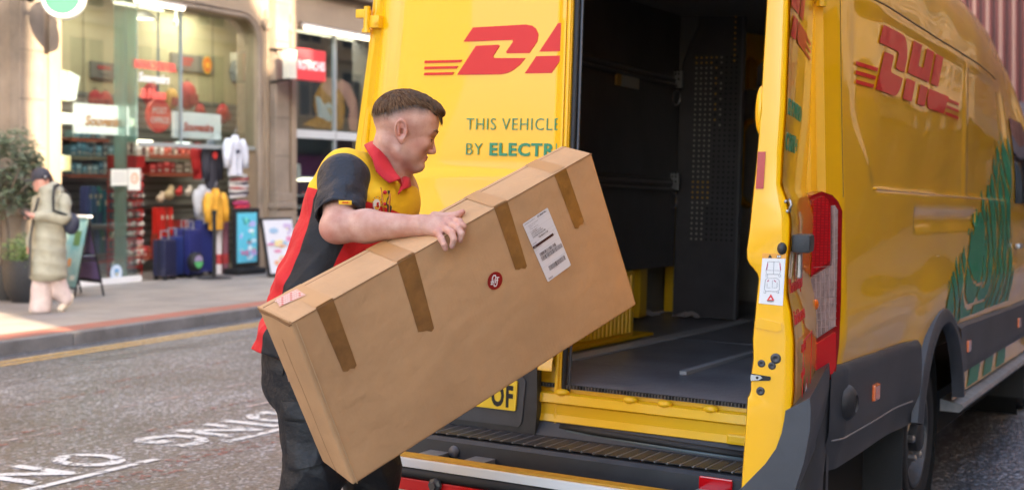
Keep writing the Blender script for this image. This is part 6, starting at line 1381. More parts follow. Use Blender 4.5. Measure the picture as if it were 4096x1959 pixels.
def headsdf(P):
    p = hd(P); y = np.abs(p[:, 1]); q_ = np.stack([p[:, 0], y, p[:, 2]], 1)
    d = ell(q_, (.006, 0, .040), (.097, .077, .080))
    d = smn(d, ell(q_, (.057, 0, .042), (.050, .062, .050)), .03)
    d = smn(d, ell(q_, (.055, 0, -.020), (.048, .052, .075)), .03)
    d = smn(d, cap(q_, (.010, .044, -.054), (.077, .010, -.088), .017, .018), .026)
    d = smn(d, ell(q_, (.030, .032, -.052), (.042, .024, .034)), .02)
    d = smn(d, ell(q_, (.086, 0, -.088), (.016, .022, .016)), .014)
    d = smn(d, cap(q_, (.1005, .012, .020), (.084, .046, .017), .0082), .011)
    d = smn(d, ell(q_, (.073, .038, -.020), (.022, .018, .017)), .016)
    d = smx(d, -ell(q_, (.109, .031, .0), (.017, .017, .010)), .010)
    nose = cap(q_, (.0995, 0, .010), (.1175, 0, -.0325), .0055, .0085); nose = smn(nose, ell(q_, (.108, .0125, -.037), (.011, .0075, .0072)), .007)
    d = smn(d, nose, .007); d = np.maximum(d, -ell(q_, (.113, .008, -.0435), (.006, .0032, .004)))
    d = smn(d, ell(q_, (.0965, 0, -.0550), (.0095, .023, .0046)), .006); d = smn(d, ell(q_, (.0950, 0, -.0640), (.0095, .020, .0054)), .006)
    d = smx(d, -cap(q_, (.1075, 0, -.0590), (.0900, .024, -.0650), .0014), .002)
    d = smx(d, -ell(q_, (.1125, 0, -.0735), (.010, .018, .0040)), .006)
    # eyelids closing over the lowered eyes
    d = smn(d, ell(q_, (.086, .031, -.002), (.0135, .0155, .0105)), .004); d = smx(d, -cap(q_, (.1018, .022, -.0035), (.0955, .043, -.0025), .0016), .002)
    # ears
    e = np.stack([p[:, 0]*.97+p[:, 2]*.24, y, p[:, 2]*.97-p[:, 0]*.24], 1); ex_, ez = e[:, 0]+.006, e[:, 2]+.001
    ey_ = y-.079-.35*np.maximum(0, -ex_)
    rr_ = np.sqrt((ex_/.62)**2+ez**2); ring = np.sqrt((rr_-.0285)**2*.8+ey_**2)-.0042
    bowl = np.maximum(np.abs(ey_+.004)-.003, rr_-.028)
    ant = cap(np.stack([ex_, ey_, ez], 1), (-.007, 0, .016), (-.004, 0, -.012), .0034); tra = ell(np.stack([ex_, ey_, ez], 1), (.014, -.001, -.004), (.006, .004, .007)); lob = ell(np.stack([ex_, ey_, ez], 1), (.003, -.001, -.031), (.009, .005, .011))
    ear = smn(smn(smn(ring, bowl, .004), np.minimum(ant, tra), .004), lob, .006)
    ear = np.maximum(ear, -ell(np.stack([ex_, ey_, ez], 1), (.004, -.001, -.004), (.007, .006, .009)))
    return smn(d, ear, .005)
FING = {
 'index': [(1806, 880, 3.672), (1838, 888, 3.640), (1853, 906, 3.622), (1851, 926, 3.626)],
 'middle': [(1794, 893, 3.655), (1832, 912, 3.614), (1846, 936, 3.602), (1840, 960, 3.604)],
 'ring': [(1774, 911, 3.640), (1806, 931, 3.597), (1816, 958, 3.584), (1808, 984, 3.588)],
 'little': [(1755, 933, 3.628), (1766, 958, 3.592), (1776, 978, 3.580), (1782, 994, 3.582)]}
FR = {'index': .0098, 'middle': .0102, 'ring': .0098, 'little': .0090}
THUMB = [(1740, 872, 3.695), (1795, 868, 3.700), (1830, 860, 3.700), (1850, 848, 3.700)]
# the same hand mirrored for the hidden left hand, cupped under the far side
def handsdf(P, wr, F_, T_, sc=1):
    W_ = w3(*wr) if len(wr) == 3 and wr[0] > 100 else np.array(wr); mc = [w3(*F_[k][0]) for k in F_]
    d = cap(P, W_, (W_+mc[1])/2, .027, .024)
    for k, r0 in zip(F_, (.0135, .014, .0135, .0125)): d = smn(d, cap(P, W_*.75+w3(*F_[k][0])*.25, w3(*F_[k][0]), .0195, r0), .012)
    for k in F_:
        q_ = [w3(*a) for a in F_[k]]; r = FR[k]; f_ = cap(P, q_[0], q_[1], r*1.12, r*1.04); f_ = smn(f_, cap(P, q_[1], q_[2], r*1.05, r*.94), .003); f_ = smn(f_, cap(P, q_[2], q_[3], r*.96, r*.82), .003)
        d = smn(d, f_, .0055)
    for k in F_: d = smn(d, ell(P, w3(*F_[k][1]), (FR[k]*1.13,)*3), .003); d = smn(d, ell(P, w3(*F_[k][0])+V3(0, -.001, .002), (FR[k]*1.25,)*3), .006)
    q_ = [w3(*a) for a in T_]; t_ = cap(P, q_[0], q_[1], .019, .0135); t_ = smn(t_, cap(P, q_[1], q_[2], .0125, .0112), .004); t_ = smn(t_, cap(P, q_[2], q_[3], .0112, .0085), .003)
    return smn(d, t_, .012)
def bodysdf(P):
    h = headsdf(P)
    n = cap(P, hw(-.016, 0, -.035), NB+V3(.008, 0, 0), .051, .058); n = smn(n, cap(P, hw(.030, 0, -.080), NB+Fb*.03, .026, .046), .02)
    d = smn(h, n, .016)
    P2 = P-Rb*(1-.72)*((P-NB)@Rb)[:, None]
    t = cap(P2, NB-V3(0, 0, .06), C2, .115, .125); t = smn(t, cap(P2, C2, C4, .12, .12), .03)
    d = smn(d, t, .05)
    a = cap(P, SH_R, EL_R, .058, .047); ud = (WR_R-EL_R)/np.linalg.norm(WR_R-EL_R)
    a = smn(a, cap(P, EL_R+ud*.0, EL_R+(WR_R-EL_R)*.35, .046, .0455), .02); a = smn(a, cap(P, EL_R+(WR_R-EL_R)*.35, WR_R, .0455, .028), .02)
    a = smn(a, ell(P, EL_R-ud*.018+V3(0, 0, -.006), (.034, .034, .034)), .02)
    # wrist is broader than deep
    a = smn(a, handsdf(P, (1690, 900, 3.672), FING, THUMB), .018)
    # wrist creases
    wd = (P-WR_R)@ud; a = a+.0012*np.exp(-((wd-.004)/.003)**2)+.0010*np.exp(-((wd-.014)/.003)**2)
    l = cap(P, SH_L, EL_L, .056, .048); l = smn(l, cap(P, EL_L, WR_L, .050, .030), .02)
    lf = WR_L; hl = cap(P, lf, lf+V3(.06, -.03, -.03), .03, .026)
    for k_ in range(4): hl = smn(hl, cap(P, lf+V3(.06, -.03+.018*(1.5-k_)*0, -.03-.02*(k_-1.5)), lf+V3(.11, -.05, -.045-.022*(k_-1.5)), .011, .0085), .006)
    hl = smn(hl, cap(P, lf+V3(.02, -.01, .02), lf+V3(.07, -.03, .05), .013, .010), .01)
    return smn(d, smn(a, smn(l, hl, .015), .001), .03)
def a_fade(P):
    p = hd(P); line = np.interp(p[:, 0], [-.12, -.08, 0, .03, .07, .10], [.018, .026, .074, .082, .078, .086])
    f = np.clip((p[:, 2]-(line-.046))/.046, 0, 1)**1.5
    f *= np.clip((.092-p[:, 0])/.05, 0, 1)
    return f*(p[:, 2] > -.03)
def a_red(P):
    p = hd(P); r = .5*np.exp(-(((p[:, 0]+.006)/.02)**2+((p[:, 1]+.08)/.016)**2+(p[:, 2]/.03)**2))
    r += .55*np.exp(-np.sum((P-(EL_R+V3(-.03, -.03, -.02)))**2, 1)/.035**2)
    for k in FING:
        for i, a in ((0, .5), (1, .35), (3, .4)): r += a*np.exp(-np.sum((P-w3(*FING[k][i]))**2, 1)/.013**2)
    r += .5*np.exp(-np.sum((P-w3(*THUMB[3]))**2, 1)/.02**2)
    r += .22*np.exp(-(((p[:, 0]-.06)/.03)**2+((p[:, 2]+.035)/.03)**2))+.5*np.exp(-(((p[:, 0]-.112)/.012)**2+(p[:, 1]/.02)**2+((p[:, 2]+.034)/.012)**2))
    r += .8*np.exp(-(((p[:, 0]-.100)/.012)**2+(p[:, 1]/.022)**2+((p[:, 2]+.064)/.009)**2))
    return np.clip(r, 0, 1)
def a_stub(P):
    p = hd(P); return .42*np.clip((-.035-p[:, 2])/.03, 0, 1)*np.clip((p[:, 0]-.005)/.04, 0, 1)*np.clip((p[:, 2]+.125)/.02, 0, 1)*np.clip((.14-p[:, 0])/.01, 0, 1)
gp = w3(1250, 2550, 4.0); gz = zvp(gp[0], gp[1])
person = empty('person', Matrix.Translation((gp[0], gp[1], gz)), 'courier in yellow, red and black polo shirt carrying a big carton to the van', 'person')
solid('body', person, bodysdf, (-.65, 3.52, .9), (.25, 4.36, 1.82), .0026, m_skin, {'fade': a_fade, 'red': a_red, 'stubble': a_stub})
# hair
m_hair = mat('brown_hair', (.125, .066, .034), .62, spec=.25, var=.5, vscale=60, bump=.6, bscale=160, stretch=(1, 1, .25), col2=(.04, .024, .015))
def hairsdf(P):
    p = hd(P); x, y, z = p[:, 0], p[:, 1], p[:, 2]
    d = ell(p, (.008, 0, .042), (.104, .084, .086))
    d = smn(d, ell(p, (.078, 0, .085), (.044, .060, .027)), .015)
    d = smn(d, ell(p, (.028, 0, .098), (.070, .062, .030)), .015)
    line = np.interp(x, [-.12, -.08, -.03, 0, .03, .07, .09, .115], [.016, .022, .062, .077, .083, .080, .070, .062])
    d = d+.0065*(1-np.clip((z-line)/.022, 0, 1))
    d = smx(d, (line-z)*.8, .006)
    st = np.sin(y*210+x*35+2*np.sin(x*40))*.0011+np.sin(x*150+z*90+y*60)*.0009+np.sin(x*330+y*200)*.0006
    return d+st
hair = solid('hair', person, hairsdf, HO-.16, HO+.17, .0026, m_hair)
m_str = [mat('hair_strand', c, .8, spec=.05) for c in ((.14, .075, .040), (.06, .032, .018), (.21, .125, .072))]
def strands(n=2600):
    b = MB(); r = np.random.RandomState(11); crown = V3(-.045, .0, .118)
    c0 = V3(.014, 0, .042); rad = V3(.106, .085, .087)
    for _ in range(n):
        a = r.randn(3); a[2] = abs(a[2])*1.1+.05; a /= np.linalg.norm(a); p = c0+a*rad
        line = np.interp(p[0], [-.12, -.08, -.03, 0, .03, .07, .09, .115], [.016, .022, .062, .077, .083, .080, .070, .066])
        if p[2] < line+.006: continue
        dr = p-crown; dr[0] += .06 if p[0] > 0 else 0; dr += r.randn(3)*.02; L_ = r.uniform(.018, .034); pts = []; q_ = p.copy()
        for k in range(4):
            nn = (q_-c0)/rad**2; nn /= np.linalg.norm(nn); t = dr-nn*(dr@nn); t /= np.linalg.norm(t)+1e-9
            s_ = max(np.linalg.norm((q_-c0)/rad), 1e-6); q_ = c0+(q_-c0)/s_*(1.0+.012*(k > 0)); pts.append(q_+nn*(.001+.0015*k/3)); q_ = q_+t*L_/3+nn*.0006
        W = [HO+HR@x for x in pts]; view = np.array([0, -1, 0.])
        vs = []
        for k, x in enumerate(W):
            t = W[min(k+1, 3)]-W[max(k-1, 0)]; s_ = np.cross(t, view); s_ /= np.linalg.norm(s_)+1e-9; wdt = .0009*(1-.25*k); vs += [x-s_*wdt, x+s_*wdt]
        b.add(vs, [(0, 1, 3, 2), (2, 3, 5, 4), (4, 5, 7, 6)], m_str[r.randint(3)])
    o = b.build('strands', hair, fix=False); o.matrix_parent_inverse = hair.matrix_world.inverted(); return o
strands()
def wob(name, fn, smooth=True, parent=None, auto=None, label=None):
    """part given in world space under the person"""
    p = parent or person; b = MB(); fn(b); o = b.build(name, p, smooth, auto=auto)
    o.matrix_parent_inverse = p.matrix_world.inverted() if p is person else Matrix()
    if label: o['label'] = label
    return o
def ribbon(b, pts, wd, m, nrm):
    pass
m_eye = mat('eye_white', (.6, .55, .5), .2, coat=1); m_brow = mat('brow_hair', (.13, .075, .05), .8)
for sy in (-1, 1):
    wob('eyeball', lambda b: (b.ball(hw(.0865, .031*sy, -.002), .0118, m_eye, 10), b.ball(hw(.0945, .032*sy, -.0055), .0052, plain((.10, .12, .10), .2), 8), b.ball(hw(.0975, .0325*sy, -.0065), .0028, m_black, 6)))
    wob('eyebrow', lambda b: b.tube([hw(.1125, .012*sy, .0215), hw(.1105, .024*sy, .0275), hw(.103, .038*sy, .0285), hw(.092, .051*sy, .0225)], [.0020, .0036, .0034, .0012], m_brow, 6))
    wob('eyelashes', lambda b: b.tube([hw(.1005, .021*sy, -.0030), hw(.1015, .031*sy, -.0010), hw(.095, .043*sy, -.0025)], .0011, m_brow, 5))
# shirt
def shirtmat():
    m = bpy.data.materials.new('polo_shirt_cloth'); m.use_nodes = True; nt = m.node_tree; b = nt.nodes['Principled BSDF']; L = nt.links.new
    c = mixc(nt, step(nt, attr(nt, 'black'), .0012), (.60, .008, .012), (.008, .008, .010)); c = mixc(nt, step(nt, attr(nt, 'yellow'), .0012), c, (.84, .50, .006))
    L(c, b.inputs['Base Color']); b.inputs['Roughness'].default_value = .72; b.inputs['Sheen Weight'].default_value = .04
    tc = N(nt, 'ShaderNodeTexCoord'); n = N(nt, 'ShaderNodeTexNoise'); n.inputs['Scale'].default_value = 12; n.inputs['Detail'].default_value = 3; L(tc.outputs['Object'], n.inputs[0])
    w_ = N(nt, 'ShaderNodeTexVoronoi'); w_.inputs['Scale'].default_value = 420; L(tc.outputs['Object'], w_.inputs['Vector'])
    bp = N(nt, 'ShaderNodeBump'); bp.inputs['Strength'].default_value = .6; bp.inputs['Distance'].default_value = .02; L(n.outputs[0], bp.inputs['Height'])
    b2 = N(nt, 'ShaderNodeBump'); b2.inputs['Strength'].default_value = .25; b2.inputs['Distance'].default_value = .002; L(w_.outputs['Distance'], b2.inputs['Height']); L(bp.outputs[0], b2.inputs['Normal']); L(b2.outputs[0], b.inputs['Normal'])
    return m
m_shirt = shirtmat()
m_slv = mat('black_knit', (.010, .012, .019), .62, bump=.35, bscale=45, sheen=.05)
def torso(P, g=0):
    P2 = P-Rb*(1-.74)*((P-NB)@Rb)[:, None]
    d = cap(P2, NB-V3(0, 0, .075)+Fb*.015, C1, .105+g, .147+g); d = smn(d, cap(P2, C1, C2, .147+g, .146+g), .03); d = smn(d, cap(P2, C2, C3, .146+g, .143+g), .03); d = smn(d, cap(P2, C3, C4, .143+g, .140+g), .03)
    # shoulder slope
    d = smn(d, cap(P, NB+V3(-.01, 0, -.0), SH_R+V3(.0, .055, .012), .062+g, .079+g), .03); d = smn(d, cap(P, NB+V3(0, 0, -.015), SH_L, .058+g, .058+g), .03)
    d = smn(d, ell(P, C1+Fb*.058+V3(0, 0, -.02), (.10, .12, .12)), .04)
    return d
sp_ax = (NB-C4)/np.linalg.norm(NB-C4)
def folds(P, k=1.):
    s = (P-C4)@sp_ax; l = (P-C4)@Rb; f_ = (P-C4)@Fb
    w = .0035*np.sin(70*s+26*f_+6*np.sin(9*l))*np.clip((.30-s)/.2, 0, 1)+.0045*np.sin(34*s-60*f_+3*np.sin(30*l))*np.exp(-((s-.14)/.12)**2)
    w += .004*np.sin(42*f_-22*s+8*l)*np.exp(-((s-.47)/.10)**2)
    # drag lines from the armpit and across the yoke
    w += .0035*np.sin(120*(f_*.8-s*.5))*np.exp(-np.sum((P-(SH_R+V3(.08, -.05, -.06)))**2, 1)/.09**2)
    cr = lambda a: (1-np.abs(np.sin(a)))**3
    w -= .0045*cr(16*s-24*f_+1.5*np.sin(8*l))*np.clip((.36-s)/.15, 0, 1)+.004*cr(30*f_+12*s+3*l)*np.exp(-((s-.42)/.12)**2)
    return w*k
def shirtsdf(P):
    d = torso(P)+folds(P)
    hem = (P-w3(1130, 1412, 3.98))@(-sp_ax*.6+V3(0, 0, -.8)*.4)/.9
    d = smx(d, hem, .006)
    neck = (P-np.array(w3(1535, 648, 4.02)))@V3(.69, 0, .72)
    return smx(d, neck-.068, .006)
def xz(P):      # position across and up in the photo's units at the courier's distance, side-on pattern of the cut pieces
    return CX+P[:, 0]/P[:, 1]*F, CY-(P[:, 2]-H)/P[:, 1]*F
def poly_side(x, y, pts):
    """signed distance-like value to a polyline x = f(y): positive to its right"""
    ys = [p[1] for p in pts]; xs = [p[0] for p in pts]; return (x-np.interp(y, ys, xs))
def sff(P):
    """distance up the spine, and forward of it"""
    s = (P-C4)@sp_ax; K = [C4, C3, C2, C1, NB]; ks = [(k-C4)@sp_ax for k in K]; kf = [k@Fb for k in K]
    return s, P@Fb-np.interp(s, ks, kf)
def a_yel(P):
    s, f_ = sff(P); b0, f0 = [x[0] for x in sff(w3(1255, 772, 4.05)[None])]; b1, f1 = [x[0] for x in sff(w3(1520, 842, 3.84)[None])]
    return s-np.interp(f_, [f0, (f0+f1)/2, f1, f1+.2], [b0, (b0+b1)/2, b1+.02, b1+.01])
def a_blk(P):
    s, f_ = sff(P)
    rear = np.interp(s, [-.1, .0, .10, .18, .26, .34, .42, .5], [-.050, -.045, -.036, -.030, -.028, -.034, -.046, -.03]); front = np.interp(s, [-.1, 0, .15, .25, .35, .45], [.07, .07, .072, .078, .085, .10])
    return np.minimum(f_-rear, front-f_)
shirt = solid('shirt', person, shirtsdf, (-.85, 3.6, .93), (.02, 4.42, 1.66), .0045, m_shirt, {'yellow': a_yel, 'black': a_blk})
def sleeve(S_, E_, ln, r0, r1):
    ax = (E_-S_)/np.linalg.norm(E_-S_)
    def f(P):
        d = smn(cap(P, S_, E_, r0, r1), cap(P, S_+V3(.02, .05, -.005), S_, r0*.9, r0), .02)
        a = (P-S_)@ax; q_ = P-S_-a[:, None]*ax; u1 = np.cross(ax, V3(0, 1, 0)); u1 /= np.linalg.norm(u1); ang = np.arctan2(q_@u1, q_@np.cross(ax, u1))
        d += .0026*np.sin(ang*5+a*38)*np.clip(a/.1, 0, 1)+.002*np.sin(a*110+ang*2)*np.exp(-((a-.12)/.05)**2)-.0025*np.exp(-((a-ln+.012)/.004)**2)*-.4
        d = smx(d, a-ln, .004)
        inn_ = np.maximum(cap(P, S_, E_, r0-.008, r1-.006), -(a-ln+.03)); return np.maximum(d, -inn_)
    return f
AX = (EL_R-SH_R)/np.linalg.norm(EL_R-SH_R)
CUT = .160
slv = solid('sleeve', person, sleeve(SH_R+V3(.0, 0, -.004), EL_R+AX*.03, CUT, .0735, .0695), SH_R-.28, SH_R+.20, .0035, m_slv, label='black short right sleeve with small yellow tab')
solid('sleeve', person, sleeve(SH_L, EL_L, .17, .068, .062), SH_L-.28, SH_L+.2, .006, m_slv)
def f_tab(b):
    A = w3(1381, 810, 3.665); ux_, uz = Vector((1, .05, -.02)).normalized(), Vector((.02, 0, 1)); n_ = Vector((0, -1, 0))
    M4 = Matrix(((ux_.x, n_.x, uz.x, A[0]), (ux_.y, n_.y, uz.y, A[1]), (ux_.z, n_.z, uz.z, A[2]), (0, 0, 0, 1)))
    b.box((0, 0, 0), (.036, .003, .0115), mat('tab_yellow', (.85, .50, .01), .6), M4, bev=.001)
    for P in LOGO: b.poly([(-.0085+x*.0035, -.002+y*.0042) for x, y in P], .0022, .0028, m_red, M4)
wob('sleeve_tab', f_tab, False)
# collar: two rings joined, folded down, open at the throat
m_col = mat('collar_red', (.55, .006, .014), .7, bump=.2, bscale=400, sheen=.1)
def smooth_line(pts, n):
    Q = np.array([w3(*a) for a in pts]); t = np.linspace(0, len(Q)-1, n); return np.stack([np.interp(t, range(len(Q)), Q[:, k]) for k in range(3)], 1)
def f_collar(b):
    top = smooth_line([(1560, 600, 4.12), (1520, 575, 4.105), (1498, 565, 4.06), (1494, 566, 4.02), (1508, 573, 3.975), (1523, 593, 3.955), (1541, 622, 3.945), (1560, 651, 3.94), (1578, 683, 3.925), (1602, 716, 3.905)], 40)
    bot = smooth_line([(1545, 610, 4.17), (1500, 588, 4.15), (1468, 577, 4.06), (1455, 584, 3.98), (1470, 611, 3.935), (1489, 640, 3.91), (1503, 688, 3.895), (1533, 718, 3.890), (1556, 735, 3.885), (1598, 719, 3.895)], 40)
    rows = []
    for k, (w_, o_) in enumerate(((0, -.012), (.0, 0), (.12, .004), (.5, .007), (1, .004))):
        P = top*(1-w_)+bot*w_; P = P+(V3(.3, -.7, .5)*o_ if k else V3(.004, .012, -.022)); rows.append(P)
    n = 40; b.add(np.concatenate(rows), [(k*n+i, k*n+i+1, (k+1)*n+i+1, (k+1)*n+i) for k in range(len(rows)-1) for i in range(n-1)], m_col)
def f_collar2(b):
    t2 = smooth_line([(1600, 716, 3.97), (1607, 700, 3.99), (1616, 696, 4.0), (1618, 690, 4.05)], 12); b2 = smooth_line([(1592, 778, 3.895), (1610, 757, 3.90), (1632, 752, 3.92), (1645, 746, 3.95)], 12)
    m2 = (t2+b2)/2+V3(.006, -.006, .004); b.add(np.concatenate([t2, m2, b2]), [(k*12+i, k*12+i+1, (k+1)*12+i+1, (k+1)*12+i) for k in range(2) for i in range(11)], m_col)
for fc in (f_collar, f_collar2):
    col_o = wob('collar', fc); md = col_o.modifiers.new('s', 'SOLIDIFY'); md.thickness = .0028; md.offset = 0
# placket, buttons, neck cord, chest emblem laid on the shirt front
def onto(P, out=.003, it=6, f=None):
    """push a point onto the shirt surface"""
    f = f or (lambda Q: torso(Q)+folds(Q)); p = np.array(P, float)[None]
    for _ in range(it):
        e = .002; g = np.array([(f(p+V3(*d))-f(p-V3(*d)))[0]/(2*e) for d in ((e, 0, 0), (0, e, 0), (0, 0, e))]); g /= np.linalg.norm(g)+1e-9; p = p-g*(f(p)[0]-out)
    return p[0], g
def chain(pts, out, n=24):
    Q = [w3(*a) for a in pts]; o = []
    for i in range(n):
        t = i/(n-1)*(len(Q)-1); k = min(int(t), len(Q)-2); o.append(onto(Q[k]+(Q[k+1]-Q[k])*(t-k), out)[0])
    return o
def f_plk(b):
    L_ = chain([(1588, 735, 3.85), (1596, 780, 3.85), (1598, 860, 3.83)], .002); R_ = chain([(1622, 722, 3.85), (1614, 780, 3.84), (1608, 860, 3.83)], .002)
    b.add(L_+R_, [(i, i+1, 24+i+1, 24+i) for i in range(23)], plain((.035, .035, .035), .7))
wob('placket', f_plk)
wob('button', lambda b: b.ball(onto(w3(1597, 727, 3.83), .004)[0], .0062, m_col, 8)); wob('button', lambda b: b.ball(onto(w3(1606, 800, 3.83), .004)[0], .005, m_col, 8))
m_crd = mat('neck_cord', (.70, .40, .04), .6, var=.6, vscale=90, col2=(.45, .03, .03))
for pts in ([(1560, 715, 3.85), (1568, 760, 3.84), (1578, 810, 3.83), (1588, 870, 3.83)], [(1636, 735, 3.84), (1632, 790, 3.83), (1626, 870, 3.83)]):
    wob('neck_cord', lambda b: b.tube([onto(w3(*a), .004, f=torso)[0] for a in pts], .0026, m_crd, 6))
def f_emb(b):
    p, g = onto(w3(1538, 800, 3.82), .002); n_ = Vector(g).normalized(); uz = (Vector((0, 0, 1))-n_*n_.z).normalized(); ux_ = uz.cross(n_)
    M4 = Matrix(((ux_.x, -n_.x, uz.x, p[0]), (ux_.y, -n_.y, uz.y, p[1]), (ux_.z, -n_.z, uz.z, p[2]), (0, 0, 0, 1)))
    b.poly([(.013*math.cos(a), .017*math.sin(a)) for a in np.linspace(0, 6.283, 25)[:-1]], -.0025, .001, plain((.75, .70, .60), .6), M4)
    b.poly([(.010*math.cos(a), -.004+.010*math.sin(a)) for a in np.linspace(math.pi, 2*math.pi, 9)], -.0035, -.0026, plain((.75, .40, .05), .6), M4); b.text('S', .018, m_red, M4 @ Matrix.Translation((-.002, -.0040, -.006)) @ TX, ext=.0006, bold=.001)
    for k in range(18):
        a = k*2*math.pi/18; b.box((.019*math.cos(a), -.002, .024*math.sin(a)), (.0022, .001, .003), m_red if k % 2 else m_ink2, M4)
wob('chest_emblem', f_emb, False)
# trousers
m_tr = mat('black_work_trousers', (.010, .011, .014), .6, bump=.5, bscale=22, sheen=.0, var=.25, vscale=6)
HPR = w3(1232, 1475, 3.90); HPL = w3(1275, 1475, 4.10); KNR = w3(1262, 1880, 3.86); ANR = w3(1085, 2330, 3.98); KNL = w3(1487, 1860, 4.10); ANL = w3(1480, 2440, 4.14)
def trsdf(P):
    P2 = P-Rb*(1-.80)*((P-C4)@Rb)[:, None]
    d = cap(P2, C4+V3(-.005, 0, .02), (HPR+HPL)/2+V3(-.012, 0, -.02), .132, .136)
    r = smn(cap(P, HPR, KNR, .108, .086), cap(P, KNR, ANR, .086, .074), .03); l = smn(cap(P, HPL, KNL, .108, .086), cap(P, KNL, ANL, .086, .078), .03)
    d = smn(d, smn(r, l, .02), .03)
    # buckled cloth, pocket flaps
    z = P[:, 2]; x = P[:, 0]; y = P[:, 1]
    cr = lambda a: (1-np.abs(np.sin(a)))**3
    d -= .006*cr(z*19+x*9+1.2*np.sin(z*9+y*8))*np.clip((.80-z)/.25, 0, 1)+.005*cr(z*13-x*16+.6)*np.clip((.95-z)/.3, 0, 1)+.004*cr(x*24+z*7+2)
    d += .002*np.sin(z*60+x*31)
    return d
tr = solid('trousers', person, trsdf, (-1.02, 3.66, .02), (-.20, 4.34, 1.10), .0055, m_tr)
def patch(name, pts, Y, out, thick, m, sdf=trsdf, nu=16, nv=16):
    """cloth piece laid over the trousers from four corner sights"""
    a, c, d, e = [np.array(w3(p[0], p[1], Y)) for p in pts]; P0 = []
    for o_ in (out, out+thick):
        for j in range(nv):
            for i in range(nu):
                u_, v_ = i/(nu-1), j/(nv-1); q_ = (a*(1-u_)+c*u_)*(1-v_)+(e*(1-u_)+d*u_)*v_; P0.append(q_)
    P = np.array(P0)
    for _ in range(14):
        v = sdf(P); P[:, 1] += np.clip(v-np.repeat([out, out+thick], nu*nv), -.05, .05)*.8
    b = MB(); n = nu*nv
    F_ = [(j*nu+i, j*nu+i+1, (j+1)*nu+i+1, (j+1)*nu+i) for j in range(nv-1) for i in range(nu-1)]; edge = [i for i in range(nu)]+[j*nu+nu-1 for j in range(1, nv)]+[(nv-1)*nu+i for i in range(nu-2, -1, -1)]+[j*nu for j in range(nv-2, 0, -1)]
    b.add(P, F_+[tuple(n+i for i in reversed(f)) for f in F_]+[(edge[i], edge[(i+1) % len(edge)], n+edge[(i+1) % len(edge)], n+edge[i]) for i in range(len(edge))], m)
    o = b.build(name, person, True, auto=50); o.matrix_parent_inverse = person.matrix_world.inverted(); return o
patch('pocket_flap', [(1112, 1612), (1230, 1612), (1262, 1685), (1108, 1672)], 3.76, .002, .007, m_tr); patch('cargo_pocket', [(1128, 1690), (1262, 1690), (1300, 1850), (1150, 1885)], 3.76, .001, .010, m_tr)
patch('back_pocket', [(1060, 1430), (1140, 1445), (1130, 1500), (1062, 1485)], 3.80, .001, .004, m_tr)
wob('hem_stitching', lambda b: [b.tube([onto(w3(x, y+o_, 3.8), .002, f=trsdf)[0] for x, y in ((1060, 1395), (1080, 1420), (1105, 1440), (1140, 1458))], .0012, m_col, 4) for o_ in (0, 12)])
m_boot = mat('black_boot', (.015, .015, .016), .4)
for an, dx in ((ANR, 0), (ANL, 0)):
    def f_b(P, an=an):
        g = zvp(an[0], an[1]); heel = V3(an[0]-.03, an[1]+.01, g+.05); toe = V3(an[0]+.17, an[1]-.03, g+.04); d = smn(cap(P, an+V3(0, 0, -.01), heel, .055, .048), cap(P, heel, toe, .046, .036), .03); return np.maximum(d, g+.002-P[:, 2])
    solid('boot', person, f_b, an-V3(.2, .2, .25), an+V3(.32, .2, .12), .008, m_boot)

# ------------------------------------------------------------ the woman walking past the shop
fu, fd = UD(200, 1248)
WF = S(fu, fd, .12)                      # her feet; local x along the street to the right, y towards the shop
wp_ = WF.translation; sc_ = wp_.y/F      # metres per photo pixel at her distance
def ww(x, y, dy=0.): return V3(wp_.x+(x-200)*sc_*1.0, wp_.y+dy, .12+(1248-y)*sc_)
woman = empty('person', Matrix.Translation(wp_), 'woman in long pale green puffer coat and dark cap walking while looking at her phone', 'person')
def coat(P):
    d = cap(P, ww(205, 775), ww(198, 860), .13, .165); d = smn(d, cap(P, ww(198, 860), ww(192, 1085), .165, .20), .06)
    a = cap(P, ww(262, 800, -.06), ww(268, 872, -.10), .072, .072); a = smn(a, cap(P, ww(268, 872, -.10), ww(182, 862, -.22), .066, .056), .03)
    a2 = cap(P, ww(150, 800, .05), ww(140, 900, .04), .07, .062); a2 = smn(a2, cap(P, ww(140, 900, .04), ww(118, 975, .02), .060, .05), .03)
    d = smn(d, a, .025); d = smn(d, a2, .03); d = smn(d, cap(P, ww(190, 765, -.02), ww(212, 752, .02), .085, .085), .03)
    z = P[:, 2]; d += .009*np.abs(np.sin(z*24+.6*np.sin(P[:, 0]*9)))-.004+.006*np.sin(P[:, 0]*28+z*14)
    return smx(d, ww(0, 1122)[2]-z, .03)
def wm(name, f, lo, hi, h, m, **k): return solid(name, woman, f, lo, hi, h, m, **k)
m_coat = mat('sage_puffer', (.36, .345, .26), .65, var=.2, vscale=8, bump=.3, bscale=20)
